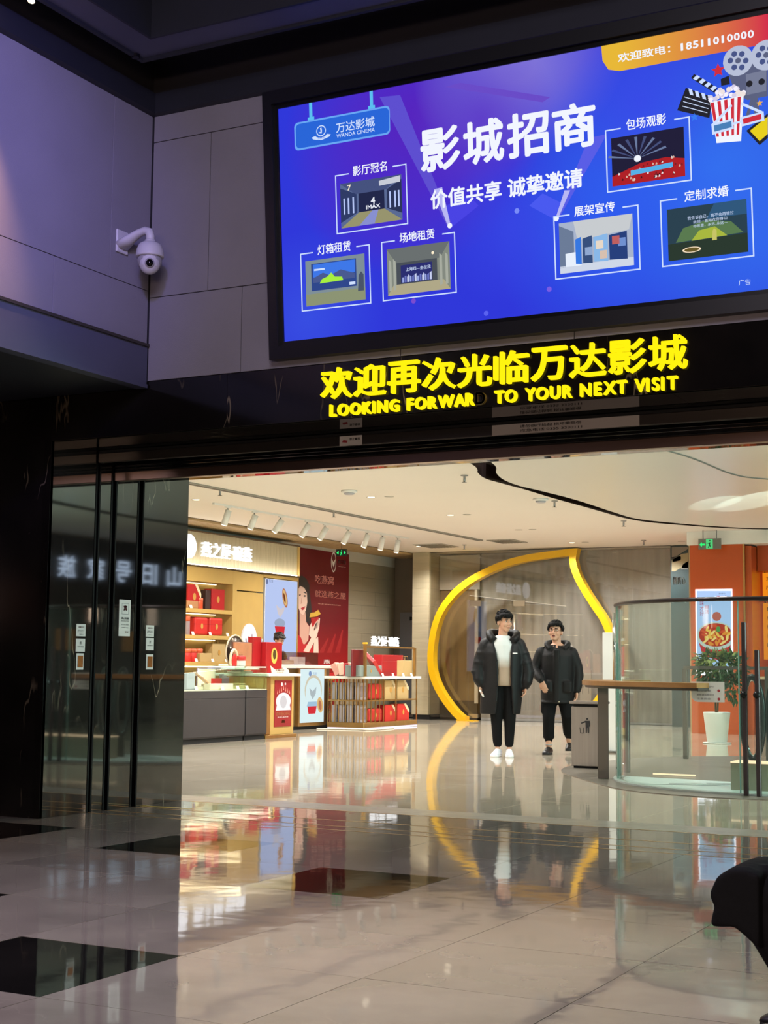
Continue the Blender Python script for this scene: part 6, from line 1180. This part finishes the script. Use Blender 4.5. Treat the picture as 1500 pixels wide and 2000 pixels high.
def hand(b, wrist, d, out, s=1.0, curl=.6, thumb=1):
    """palm and five bent fingers; d = direction of the fingers, out = palm normal (fingers curl to it)"""
    d = V(d).normalized(); out = V(out); out = (out-d*out.dot(d)).normalized(); side = d.cross(out)*thumb
    w_ = V(wrist); b.tube([w_-d*.03*s, w_+d*.02*s, w_+d*.055*s, w_+d*.088*s], [(.024*s, .02*s), (.034*s, .018*s), (.041*s, .017*s), (.038*s, .013*s)], 12, flat=tuple(out))
    for k, (L_, off) in enumerate(((.066, .03), (.075, .01), (.07, -.011), (.055, -.031))):
        p0 = w_+d*(.08-.006*(k == 3))*s+side*off*s; p = [p0-d*.02*s, p0]; dd = d.copy(); a = curl*.5
        for j in range(3):
            dd = (dd*math.cos(a)+out*math.sin(a)).normalized(); out2 = (out-dd*out.dot(dd)); a = curl*.75; p.append(p[-1]+dd*L_*s*(.42, .33, .25)[j])
        b.tube(p, [.0095*s, .0098*s, .009*s, .0085*s, .007*s], 8); b.ell(p[-1], .007*s, .007*s, .007*s, u=8, v=6)
    p0 = w_+d*.02*s+side*.026*s; p = [p0, p0+(side*.6+d*.7+out*.25).normalized()*.035*s]; p.append(p[-1]+(side*.2+d*.9+out*.5).normalized()*.03*s); p.append(p[-1]+(d*.8+out*.7-side*.1).normalized()*.024*s)
    b.tube(p, [.014*s, .0115*s, .0105*s, .008*s], 8); b.ell(p[-1], .008*s, .008*s, .008*s, u=8, v=6)
def head_parts(root, hc, yaw, pitch, s, skin, hair_m, tilt=0, glasses=False, bun=False, mouth_open=False, fringe=.0):
    """returns fn that adds the head to the body builder; face details are children of the person"""
    Rm = Matrix.Rotation(yaw, 4, 'Z') @ Matrix.Rotation(tilt, 4, 'Y') @ Matrix.Rotation(pitch, 4, 'X'); T = Matrix.Translation(hc) @ Rm @ Matrix.Diagonal((s, s, s, 1))
    def X(p): return T @ V(p)
    def add(b):
        def e(c, rx, ry, rz):
            r = bmesh.ops.create_uvsphere(b.bm, u_segments=20, v_segments=14, radius=1); bmesh.ops.transform(b.bm, matrix=T @ Matrix.Translation(c) @ Matrix.Diagonal((rx, ry, rz, 1)), verts=r['verts'])
        e((0, .012, .03), .076, .094, .09); e((0, -.018, -.03), .062, .07, .085); e((0, -.048, -.088), .034, .034, .03); e((0, -.03, -.068), .052, .05, .042)
        for sx in (-1, 1): e((sx*.038, -.062, -.03), .024, .022, .026); e((sx*.077, .012, -.012), .012, .02, .032)
        e((0, -.078, .022), .05, .016, .014)
        b.tube([X((0, -.078, .012)), X((0, -.092, -.012)), X((0, -.102, -.03)), X((0, -.09, -.042))], [.009*s, .0115*s, .0155*s, .012*s], 8)
        for sx in (-1, 1): e((sx*.013, -.09, -.034), .009, .011, .008)
        e((0, -.084, -.06), .024, .012, .0065); e((0, -.08, -.071), .02, .012, .007)
    def child(nm, b, m_): part(nm, b.mesh(nm), m_, root)
    M_EYE, M_IRIS, M_LIP = mat('eye white', '#d8d2cc', .3), mat('iris dark', '#17100c', .2), mat('lip tone', '#9a5a4c', .5)
    for sx in (-1, 1):
        b = B(); b.ell((0, 0, 0), .0145, .008, .0065, u=12, v=8); bmesh.ops.transform(b.bm, matrix=T @ Matrix.Translation((sx*.031, -.0775, .006)), verts=b.bm.verts); child('eye', b, M_EYE)
        b = B(); b.ell((0, 0, 0), .0062, .004, .0062, u=10, v=6); bmesh.ops.transform(b.bm, matrix=T @ Matrix.Translation((sx*.031, -.0835, .006)), verts=b.bm.verts); child('iris', b, M_IRIS)
        b = B(); b.tube([(sx*.014, -.0915, .023), (sx*.03, -.091, .03), (sx*.05, -.079, .025)], [.0035, .0042, .002], 6); bmesh.ops.transform(b.bm, matrix=T, verts=b.bm.verts); child('eyebrow', b, hair_m)
        b = B(); b.tube([(sx*.017, -.0855, .011), (sx*.031, -.0875, .0135), (sx*.045, -.08, .01)], [.0018, .0024, .0015], 6); bmesh.ops.transform(b.bm, matrix=T, verts=b.bm.verts); child('eyelid', b, M_IRIS)
    b = B(); b.ell((0, 0, 0), .021, .007, .0048 if not mouth_open else .0085, u=14, v=8); bmesh.ops.transform(b.bm, matrix=T @ Matrix.Translation((0, -.0915, -.065)), verts=b.bm.verts); child('mouth', b, M_LIP if not mouth_open else mat('open mouth', '#4a1a18', .6))
    if mouth_open:
        for dz in (.009, -.009): b = B(); b.tube([(-.02, -.088, -.065), (-.01, -.096, -.065+dz), (.01, -.096, -.065+dz), (.02, -.088, -.065)], [.003, .004, .004, .003], 6); bmesh.ops.transform(b.bm, matrix=T, verts=b.bm.verts); child('lip', b, M_LIP)
    # hair: cap over the skull ending at a hairline, thick at the crown
    b = B(); r = bmesh.ops.create_uvsphere(b.bm, u_segments=56, v_segments=36, radius=1); rn = random.Random(2)
    for v in b.bm.verts:
        c = v.co.copy(); a_ = math.atan2(c.x, -c.y); fr = math.cos(a_)       # fr 1 at face front, -1 back
        line = .5-fringe if fr > .6 else (.5-fringe-(.6-fr)*1.1 if fr > .05 else -.1-(.05-fr)*1.2 if fr > -.3 else -.6)
        line = max(line, -.62); line += .05*math.sin(a_*13)+.03*math.sin(a_*29)
        k = 1.12 if c.z > line else .8
        if c.z > line: k += .1*max(0, c.z)+.07*max(0, fr)*(c.z > 0)+.03*math.sin(a_*17+c.z*9)+.015*math.sin(a_*41)
        v.co = V((c.x*.0765*k, .012+c.y*.0945*k, .03+c.z*.0925*k))
    for k in range(64):                      # locks: fringe and sides hang over the hairline, crown locks break the outline
        a_ = -1.9+3.8*k/63+rn.uniform(-.04, .04); fr = math.cos(a_); front = fr > .45
        z0 = .03+.0925*(.62 if front else .45); rr_ = 1.2; p0 = V((math.sin(a_)*.0765*rr_*.86, .012-math.cos(a_)*.0945*rr_*.86, z0+.012))
        dn = (.022+.014*rn.random()+fringe*.07) if front else .05+.02*rn.random(); p2 = V((math.sin(a_)*.0765*1.17, .012-math.cos(a_)*.0945*1.17, z0-dn)); p1 = V((math.sin(a_)*.0765*1.22, .012-math.cos(a_)*.0945*1.22, z0-dn*.35)); sw = V((rn.uniform(-.012, .012), 0, 0))
        b.tube([p0, p1+sw*.4, p2+sw], [(.013, .01), (.012, .009), (.003, .002)], 6)
    for k in range(40):
        q = rn.uniform(0, 6.28); e_l = rn.uniform(.5, 1.35); d_ = V((math.sin(q)*math.cos(e_l), -math.cos(q)*math.cos(e_l), math.sin(e_l))); p0 = V((d_.x*.0765*1.15, .012+d_.y*.0945*1.15, .03+d_.z*.0925*1.17)); tn = V((0, -1, 0))-d_*(-d_.y); tn = tn.normalized() if tn.length > .1 else V((1, 0, 0))
        b.tube([p0, p0+tn*.03+d_*.008, p0+tn*.055-d_*.002], [.009, .008, .002], 6)
    bmesh.ops.transform(b.bm, matrix=T, verts=b.bm.verts); child('hair', b, hair_m)
    if bun: b = B(); b.ell((0, .1, .07), .045, .04, .04); bmesh.ops.transform(b.bm, matrix=T, verts=b.bm.verts); child('hair_bun', b, hair_m)
    if glasses:
        b = B()
        for sx in (-1, 1): b.tube([(sx*.034+.024*math.cos(q), -.1, .003+.018*math.sin(q)) for q in [2*math.pi*i/16 for i in range(16)]], .0022, 6, closed=True); b.tube([(sx*.058, -.098, .008), (sx*.082, -.02, .006), (sx*.083, .015, .004)], .002, 6)
        b.tube([(-.011, -.1, .006), (0, -.104, .009), (.011, -.1, .006)], .002, 6); bmesh.ops.transform(b.bm, matrix=T, verts=b.bm.verts); child('glasses', b, mat('glasses frame', '#4a3c34', .3, .6))
    return add
def ringe(cx_, cy_, z, rx, ry, n=28, a0=0, a1=360): return [V((cx_+rx*math.sin(q), cy_-ry*math.cos(q), z)) for q in [math.radians(a0+(a1-a0)*k/(n-(0 if a1-a0 == 360 else 1))) for k in range(n)]]
def shell(b, levels, thick, n=40):
    """open-fronted garment: levels (cx, cy, z, rx, ry, gap_left, gap_right) with the gap angles measured from the front"""
    rows = []
    for cx_, cy_, z, rx, ry, gl_, gr in levels:
        o_ = ringe(cx_, cy_, z, rx, ry, n, gr, 360-gl_); i_ = ringe(cx_, cy_, z, rx-thick, ry-thick, n, gr, 360-gl_); rows.append(o_+list(reversed(i_)))
    b.loft(rows)
SKIN = mat('skin tone', '#c99a80', .5, spec=.4); HAIR = mat('black hair', '#080707', .75, spec=.25); M_COAT = mat('black padded nylon', '#07070a', .55, spec=.3, bump=.2, bscale=30); M_COAT2 = mat('black coat cloth', '#0c0b0c', .65, spec=.3, bump=.15, bscale=60); M_TRS = mat('black trousers', '#08080a', .85, spec=.2)
def legs(b, spec, extra=0):
    for pts, rad in spec: cap(b, [V(p) for p in pts], [r+extra for r in rad])
def shoe(root, nm, ankle, toe, m_, m_sole, s=1.0, up=.09, lift=0):
    a, t = V(ankle), V(toe); d = (t-a); d.z = 0; L_ = d.length; d.normalize(); sd = V((-d.y, d.x, 0)); z0 = lift
    b = B(); rings = []
    for k, (u, w_, h) in enumerate(((-.09, .028, .06), (-.075, .037, .085), (-.03, .04, .1), (.03, .042, .092), (.09, .046, .068), (.14, .048, .052), (.175, .042, .042), (.195, .026, .03))):
        c = V((a.x, a.y, 0))+d*u*s; rings.append([c+sd*w_*s*x+V((0, 0, z0+.022+(h*s-.022)*z)) for x, z in ((-1, 0), (-1.02, .35), (-.8, .75), (-.4, 1), (.4, 1), (.8, .75), (1.02, .35), (1, 0))])
    b.loft(rings); bmesh.ops.subdivide_edges(b.bm, edges=b.bm.edges[:], cuts=1, use_grid_fill=True, smooth=.5); o = part(nm, b.mesh(nm), m_, root)
    b = B(); pl_ = [V((a.x, a.y, z0))+d*u*s+sd*w_*s for u, w_ in ((-.095, .0), (-.085, .03), (-.03, .042), (.03, .044), (.09, .049), (.15, .05), (.185, .038), (.2, 0), (.185, -.038), (.15, -.05), (.09, -.049), (.03, -.044), (-.03, -.042), (-.085, -.03))]
    b.prism(pl_, (0, 0, .024)); part('sole', b.mesh('sole'), m_sole, root if False else root)
    b = B()
    for k in range(4): c = V((a.x, a.y, z0))+d*(.045+.025*k)*s; b.tube([c+sd*.022*s+V((0, 0, .088-.012*k)), c+V((0, 0, .094-.012*k)), c-sd*.022*s+V((0, 0, .088-.012*k))], .003, 5)
    part('laces', b.mesh('laces'), m_sole, root)
    return o
# ---- taller man: long open padded coat over a pale sweater, looking to his left
def man_one():
    r = thing('person', (-7.36, 17.3, 0), 'taller man in a long open black padded coat over a pale sweater, holding a phone', 'person', 'men walking in the mall'); r.rotation_euler = (0, 0, math.radians(23))
    hc = V((.02, -.02, 1.695)); add = head_parts(r, hc, math.radians(38), math.radians(2), 1.08, SKIN, HAIR, fringe=.2)
    b = B(); add(b); cap(b, [V((.0, .015, 1.47)), V((.005, .005, 1.56)), V((.012, -.0, 1.63))], [.062, .06, .06])
    cap(b, [V((0, .01, 1.05)), V((0, .01, 1.2)), V((0, .01, 1.38))], [.11, .12, .105]); 
    for sx in (-1, 1): cap(b, [V((0, .02, 1.4)), V((sx*.17, .01, 1.4))], [.05, .05])
    cap(b, [V((-.19, 0, 1.4)), V((-.25, 0, 1.15)), V((-.275, -.03, .92))], [.05, .042, .03]); cap(b, [V((.19, 0, 1.4)), V((.27, .0, 1.14)), V((.285, -.02, .9))], [.05, .042, .03])
    hand(b, (-.275, -.035, .9), (.12, -.12, -1), (.75, -.6, .0), 1.0, .75, thumb=-1); hand(b, (.285, -.022, .88), (-.05, -.1, -1), (-.8, -.3, 0), 1.0, .8, thumb=1)
    legs(b, [([(-.085, .01, .95), (-.075, -.02, .52), (-.06, .02, .1)], [.08, .055, .03]), ([(.09, .01, .95), (.085, -.01, .52), (.085, -.0, .09)], [.08, .055, .03])])
    cap(b, [V((-.06, .02, .06)), V((-.08, -.08, .045))], [.028, .02]); cap(b, [V((.085, 0, .06)), V((.086, -.1, .045))], [.028, .02])
    part('body', remesh(b, .0065, 3, 'body'), SKIN, r)
    # trousers
    b = B(); legs(b, [([(-.07, .01, .96), (-.085, -.005, .8), (-.08, -.025, .52), (-.065, .015, .2), (-.06, .02, .165)], [.105, .105, .075, .06, .057]), ([(.075, .01, .96), (.095, .0, .8), (.095, -.02, .52), (.085, .0, .2), (.085, 0, .165)], [.105, .105, .078, .06, .057])]); part('trousers', remesh(b, .011, 4, 'trousers'), M_TRS, r)
    # sweater, pale above and beige below
    m = mat('sweater pale', '#c9c8c6', .8); nt = m.node_tree; tc = nt.nodes.new('ShaderNodeTexCoord'); sx_ = nt.nodes.new('ShaderNodeSeparateXYZ'); nt.links.new(tc.outputs['Object'], sx_.inputs[0]); cr = nt.nodes.new('ShaderNodeValToRGB'); mr = nt.nodes.new('ShaderNodeMapRange'); mr.inputs[1].default_value = .9; mr.inputs[2].default_value = 1.5
    nt.links.new(sx_.outputs[2], mr.inputs[0]); nt.links.new(mr.outputs[0], cr.inputs[0]); cr.color_ramp.elements[0].color = (*hexl('#a08b78'), 1); cr.color_ramp.elements[0].position = .35; cr.color_ramp.elements[1].color = (*hexl('#d2d6d6'), 1); cr.color_ramp.elements[1].position = .6; nt.links.new(cr.outputs[0], nt.nodes['Principled BSDF'].inputs['Base Color'])
    b = B(); b.loft([ringe(.0, .0, z, rx, ry) for z, rx, ry in ((.885, .165, .135), (.95, .175, .145), (1.1, .175, .145), (1.3, .185, .145), (1.4, .185, .14), (1.45, .15, .125), (1.49, .11, .105), (1.52, .088, .092))]); part('sweater', remesh(b, .01, 3, 'sweater'), m, r)
    # coat: open shell, sleeves, stand-up hood
    b = B(); shell(b, [(-.03, .02, .53, .255, .17, 12, 42), (-.02, .02, .7, .265, .19, 10, 34), (-.01, .02, .9, .265, .2, 10, 28), (0, .02, 1.1, .265, .2, 12, 24), (0, .02, 1.3, .27, .195, 18, 24), (0, .02, 1.4, .255, .165, 26, 28), (0, .03, 1.46, .19, .13, 34, 34), (0, .04, 1.5, .14, .115, 44, 42)], .035)
    cap(b, [V((-.205, .01, 1.4)), V((-.275, .02, 1.22)), V((-.305, .01, 1.08)), V((-.295, -.03, .95)), V((-.28, -.035, .915))], [.095, .092, .088, .078, .06]); cap(b, [V((.2, .01, 1.4)), V((.28, .02, 1.2)), V((.315, .01, 1.05)), V((.3, -.02, .93)), V((.29, -.022, .895))], [.095, .09, .088, .076, .058])
    for z_, rr in ((1.3, .1), (1.18, .098), (1.06, .095)):       # quilting rolls
        for sx in (-1, 1): q = -.22-.28*(1.4-z_) if sx < 0 else .215+.29*(1.4-z_); b.ell((q, .012, z_), rr, rr*.98, .045, u=14, v=8)
    b.tube(catmull([V((-.105, -.1, 1.46)), V((-.16, -.03, 1.52)), V((-.15, .07, 1.56)), V((0, .14, 1.555)), V((.16, .07, 1.555)), V((.175, -.03, 1.51)), V((.12, -.11, 1.45))], 4), [(.05, .045)]*25, 12); b.ell((0, .14, 1.47), .14, .07, .09)
    coat = part('coat', remesh(b, .0125, 4, 'coat'), M_COAT, r)
    b = B(); b.box(.125, .185, -.197, -.19, 1.288, 1.303); o = part('chest_label', b.mesh('l'), mat('label white', '#e8e8ea', .5), r)
    for k in range(4): b = B(); b.ell((-.075+.0*k, -.195, 1.2-.17*k), .009, .006, .009, u=8, v=6); part('snap_button', b.mesh('s'), M_BLACKM, r)
    b = B(); b.box(-.012, .012, -.05, .05, -.004, .004, bevel=.003, M=Matrix.Translation((-.262, -.085, .79)) @ Matrix.Rotation(math.radians(78), 4, 'X') @ Matrix.Rotation(.5, 4, 'Z')); ph_ = part('phone', b.mesh('phone'), mat('phone white', '#d8d4d0', .3), r)
    shoe(r, 'shoe', (-.06, .02, 0), (-.11, -.16, 0), mat('white leather', '#dcdfe6', .4), mat('white sole', '#e6e6e8', .5), 1.05); shoe(r, 'shoe', (.085, 0, 0), (.09, -.2, 0), mat('white leather'), mat('white sole'), 1.05)
    return r
man_one()
# ---- shorter man: buttoned dark parka, cargo trousers, glasses, mid-step
def man_two():
    r = thing('person', (-6.98, 18.2, 0), 'shorter man with glasses in a closed black parka, walking mid-step', 'person', 'men walking in the mall'); r.rotation_euler = (0, 0, math.radians(21))
    hc = V((-.01, -.03, 1.59)); add = head_parts(r, hc, math.radians(-14), math.radians(-8), 1.08, SKIN, HAIR, glasses=True, mouth_open=True, fringe=.06)
    b = B(); add(b); cap(b, [V((.01, .015, 1.37)), V((.005, .0, 1.45)), V((0, -.005, 1.53))], [.065, .058, .056])
    cap(b, [V((.01, .01, .9)), V((.01, .01, 1.15)), V((.01, .01, 1.33))], [.13, .14, .13])
    for sx in (-1, 1): cap(b, [V((0, .01, 1.34)), V((sx*.17, .01, 1.32))], [.06, .055])
    cap(b, [V((-.2, .0, 1.3)), V((-.29, .0, 1.08)), V((-.19, -.2, .95))], [.05, .042, .03]); cap(b, [V((.2, .0, 1.3)), V((.27, .02, 1.06)), V((.265, -.03, .82))], [.05, .042, .03])
    hand(b, (-.185, -.205, .94), (.35, -.12, -1), (.3, .9, .1), 1.05, .55, thumb=-1); hand(b, (.264, -.035, .805), (-.1, -.05, -1), (-.8, -.2, 0), 1.0, .9, thumb=1)
    legs(b, [([(-.08, .01, .88), (-.1, -.06, .48), (-.1, -.02, .1)], [.08, .055, .038]), ([(.1, .01, .88), (.145, -.04, .5), (.165, .16, .16)], [.08, .055, .038])]); cap(b, [V((-.1, -.02, .06)), V((-.115, -.1, .045))], [.028, .02]); cap(b, [V((.165, .15, .11)), V((.165, .06, .09))], [.028, .02])
    part('body', remesh(b, .0065, 3, 'body'), SKIN, r)
    b = B(); legs(b, [([(-.07, .01, .9), (-.085, -.01, .75), (-.1, -.06, .48), (-.102, -.02, .24), (-.1, -.02, .18)], [.115, .11, .082, .075, .05]), ([(.09, .01, .9), (.115, -.01, .74), (.145, -.045, .5), (.16, .1, .28), (.165, .14, .22)], [.115, .11, .085, .075, .05])])
    b.box(-.2, -.13, -.1, .02, .52, .68, bevel=.02); b.box(.17, .215, -.08, .04, .52, .68, bevel=.02)
    for z_ in (.22, .27, .32): b.ell((-.1, -.02-.03*(z_-.2), z_), .08, .078, .03, u=14, v=8)
    part('trousers', remesh(b, .011, 3, 'trousers'), M_TRS, r)
    b = B(); b.loft([ringe(.015, .0, z, rx, ry) for z, rx, ry in ((.66, .21, .165), (.75, .22, .18), (.95, .215, .18), (1.15, .22, .18), (1.28, .225, .165), (1.35, .19, .13), (1.39, .12, .1), (1.41, .1, .09))])
    cap(b, [V((-.19, .01, 1.31)), V((-.25, .03, 1.16)), V((-.285, .0, 1.08)), V((-.225, -.14, 1.0)), V((-.195, -.19, .96))], [.085, .08, .075, .062, .05]); cap(b, [V((.2, .01, 1.31)), V((.265, .03, 1.14)), V((.285, .02, 1.02)), V((.275, -.02, .88)), V((.267, -.03, .84))], [.085, .08, .074, .062, .055])
    b.tube(catmull([V((-.07, -.1, 1.36)), V((-.12, -.03, 1.42)), V((-.09, .08, 1.45)), V((.02, .12, 1.45)), V((.13, .07, 1.45)), V((.15, -.02, 1.42)), V((.09, -.1, 1.36))], 4), [(.04, .035)]*25, 12); b.ell((.02, .12, 1.37), .13, .06, .09)
    b.box(-.03, .045, -.19, -.17, .67, 1.36, bevel=.006)
    for x0, x1 in ((-.19, -.06), (.08, .2)): b.box(x0, x1, -.185, -.12, .8, .95, bevel=.015)
    b.tube([V((-.2, -.08, .675)), V((-.1, -.155, .672)), V((.1, -.165, .672)), V((.22, -.08, .675)), V((.2, .1, .675)), V((-.15, .1, .675))], .012, 8, closed=True)
    part('parka', remesh(b, .011, 2, 'parka'), M_COAT2, r)
    b = B(); b.tube(ringe(-.0, -.005, 1.405, .075, .07, 20), .014, 8, closed=True); part('collar', b.mesh('collar'), M_TRS, r)
    b = B(); b.box(.02, .045, -.189, -.184, .675, .69); part('zip_pull', b.mesh('z'), M_ST, r)
    BL = mat('black leather', '#101012', .45); shoe(r, 'shoe', (-.1, -.02, 0), (-.14, -.2, 0), BL, mat('black sole', '#0a0a0a', .7), 1.05); shoe(r, 'shoe', (.165, .15, 0), (.165, -.03, 0), BL, mat('black sole'), 1.05, lift=.045)
    for x, y, z in ((-.1, -.02, .125), (.165, .155, .19)): b = B(); b.tube(ringe(x, y, z, .043, .045, 16), .009, 6, closed=True); part('sock', b.mesh('sock'), mat('sock grey', '#a8a6a8', .8), r)
    return r
man_two()
# ---- shop assistant bending behind the back counter
def assistant():
    r = thing('person', (-14.12, 22.72, 0), 'shop assistant with dark tied-back hair bending over the back counter', 'person'); r.rotation_euler = (0, 0, math.radians(58))
    hc = V((.0, -.14, 1.56)); add = head_parts(r, hc, math.radians(28), math.radians(22), 1.0, SKIN, mat('dark brown hair', '#1c1310', .5), bun=True, fringe=-.05)
    b = B(); add(b); cap(b, [V((0, -.02, 1.36)), V((0, -.08, 1.46)), V((0, -.11, 1.52))], [.055, .05, .05]); cap(b, [V((0, .02, .9)), V((0, .03, 1.1)), V((0, 0, 1.3))], [.12, .12, .12])
    for sx in (-1, 1):
        cap(b, [V((sx*.15, 0, 1.32)), V((sx*.2, -.05, 1.12)), V((sx*.12, -.24, 1.19))], [.045, .038, .028]); hand(b, (sx*.12, -.24, 1.19), (-sx*.3, -1, .15), (0, 0, -1), .95, .5, thumb=-sx)
        legs(b, [([(sx*.08, .02, .9), (sx*.08, .0, .5), (sx*.08, .03, .06)], [.075, .055, .038])]); cap(b, [V((sx*.08, .03, .05)), V((sx*.08, -.12, .03))], [.035, .028])
    part('body', remesh(b, .008, 3, 'body'), SKIN, r)
    b = B(); b.loft([ringe(0, .02, z, rx, ry) for z, rx, ry in ((.75, .19, .14), (.95, .18, .14), (1.15, .175, .14), (1.28, .185, .13), (1.36, .14, .1), (1.41, .08, .08))])
    for sx in (-1, 1): cap(b, [V((sx*.15, .0, 1.31)), V((sx*.2, -.05, 1.13)), V((sx*.13, -.2, 1.185))], [.062, .055, .042])
    part('blouse', remesh(b, .012, 3, 'blouse'), mat('dark maroon cloth', '#38161a', .7), r)
    b = B(); legs(b, [([(sx*.08, .02, .9), (sx*.08, .0, .5), (sx*.08, .03, .09)], [.09, .075, .06]) for sx in (-1, 1)]); part('trousers', remesh(b, .013, 3, 'trousers'), M_TRS, r)
assistant()
# ---- seated person at the right edge: only the coat over the knee and the shin show
def sitter():
    bn = thing('bench', (-.42, 4.55, 0), 'black upholstered bench under the seated person at the right edge', 'bench'); boxo('seat', (-.7, .5, 4.3, 5.0, .36, .44), mat('bench black', '#141416', .6), bn, bevel=.02); boxo('base', (-.6, .4, 4.38, 4.92, 0, .36), M_BLACK, bn)
    r = thing('person', (-.5, 4.62, 0), 'person in a black coat sitting at the right edge, knee towards the portal', 'person'); N_ = mat('black wool', '#070708', .85, spec=.25, bump=.25, bscale=25)
    off = -V((-.5, 4.62, 0)); kn = P('Y', 4.62, 1455, 1735); kn = V((kn.x, 4.62, kn.z))
    def L(p): return V(p)+off
    add = head_parts(r, L((-.12, 4.62, 1.24)), math.radians(-80), 0, 1.0, SKIN, HAIR)
    b = B(); add(b); cap(b, [L((-.1, 4.62, 1.02)), L((-.11, 4.62, 1.16))], [.06, .055]); cap(b, [L((-.1, 4.62, .55)), L((-.1, 4.62, .95))], [.13, .13])
    knl = L((kn.x+.03, 4.62, kn.z-.02)); ft = L((kn.x+.2, 4.62, .06))
    for dy in (0, .2):
        cap(b, [L((-.15, 4.62+dy*.8, .53)), knl+V((.02, dy, 0))], [.08, .055]); cap(b, [knl+V((.02, dy, 0)), ft+V((0, dy, .02))], [.055, .03]); cap(b, [ft+V((0, dy, 0)), ft+V((-.1, dy, -.01))], [.024, .02])
        cap(b, [L((-.1, 4.45+dy*1.7, .95)), L((-.18, 4.42+dy*1.9, .72)), L((-.4, 4.5+dy*1.2, .66))], [.05, .042, .03]); hand(b, L((-.41, 4.5+dy*1.2, .66)), (-1, .0, -.1), (0, 0, -1), 1, .5, thumb=1 if dy else -1)
    part('body', remesh(b, .009, 3, 'body'), SKIN, r)
    b = B()
    for dy in (0, .2): cap(b, [L((-.15, 4.62+dy*.8, .53)), knl+V((.03, dy, -.005)), knl+V((.035, dy, -.05)), knl.lerp(ft, .55)+V((.03, dy, 0)), ft+V((.025, dy, .03))], [.1, .085, .085, .075, .068])
    part('trousers', remesh(b, .011, 4, 'trousers'), N_, r)
    # coat: torso, sleeves and the skirt draped over the knee with a hanging hem
    b = B(); b.loft([[L((-.1+x, 4.66+y, z)) for x, y in [(rx*math.cos(q), ry*math.sin(q)) for q in [2*math.pi*k/20 for k in range(20)]]] for z, rx, ry in ((.46, .22, .26), (.7, .19, .25), (.95, .17, .23), (1.05, .1, .14))])
    for dy in (0, .2): cap(b, [L((-.1, 4.45+dy*1.7, .96)), L((-.18, 4.42+dy*1.9, .74)), L((-.36, 4.5+dy*1.2, .67))], [.08, .075, .06])
    zs = lambda px, py: (P('Y', 4.6, px, py).x, P('Y', 4.6, px, py).z)
    prof = [(1500, 1700), (1470, 1688), (1440, 1688), (1412, 1705), (1399, 1735), (1402, 1752), (1409, 1762), (1403, 1780), (1401, 1800), (1404, 1804), (1425, 1805), (1447, 1804), (1458, 1812), (1500, 1850)]
    rows = []
    for y, sc__ in ((4.50, .93), (4.54, .985), (4.62, 1.0), (4.74, 1.0), (4.84, .96), (4.9, .9)):
        c = V(zs(1455, 1750)).to_3d(); rows.append([L((c.x+(zs(*p)[0]-c.x)*sc__, y, c.y+(zs(*p)[1]-c.y)*sc__)) for p in prof])
    b.loft(rows); [cap(b, [L((-.36, 4.5+dy*1.2, .67)), L((-.5, 4.5+dy*1.2, .66))], [.06, .058]) for dy in (0, .2)]; cap(b, [L((-.15, 4.62, .55)), L((kn.x+.06, 4.64, kn.z+.005)), ], [.12, .07])
    part('coat', remesh(b, .009, 4, 'coat'), N_, r)
    for dy in (0, .2): a = ft+V((0, dy, 0)); shoe(r, 'shoe', tuple(a), tuple(a+V((-.2, 0, 0))), mat('black leather'), mat('black sole'), 1.05)
sitter()
# ------------------------------------------------------------------ unseen counter added behind the camera so its glow mirrors in the shutter bars
sn = thing('added_counter', (.5, -3.4, 0), 'unseen orange lit counter added at the rear of the lobby for its reflection', 'counter')
boxo('front', (-3.2, 4, -3.6, -3.0, 0, 1.05), mat('added counter front', '#8a4a28', .4), sn); boxo('top', (-3.25, 4.05, -3.65, -2.95, 1.051, 1.1), M_WHITE, sn)
for k, c in enumerate(('#c85a24', '#a8d0cc', '#c85a24', '#b8c8c8', '#d87838')): boxo('glow_panel', (-3.0+1.4*k, -1.9+1.4*k, -3.9, -3.85, 1.9, 2.6), emi('added glow panel '+c, c, 1.0), sn)
w2 = thing('assumed_window', (3.85, 13.8, .4), 'assumed unseen window, a tall frame added around the daylight lamp on the right side of the mall', 'window', kind='structure'); del w2['category']  # assumed window, out of view: bare frame added around the daylight area lamp
for y0, y1, z0, z1 in ((11.1, 16.5, .3, .4), (11.1, 16.5, 3.4, 3.5), (11.1, 11.2, .4, 3.4), (16.4, 16.5, .4, 3.4), (13.75, 13.85, .4, 3.4)): boxo('assumed_window_frame', (3.6, 3.94, y0, y1, z0, z1), M_FR, w2)
bpy.data.scenes.remove(_ts); bpy.data.objects.remove(_to); bpy.data.curves.remove(_tc)
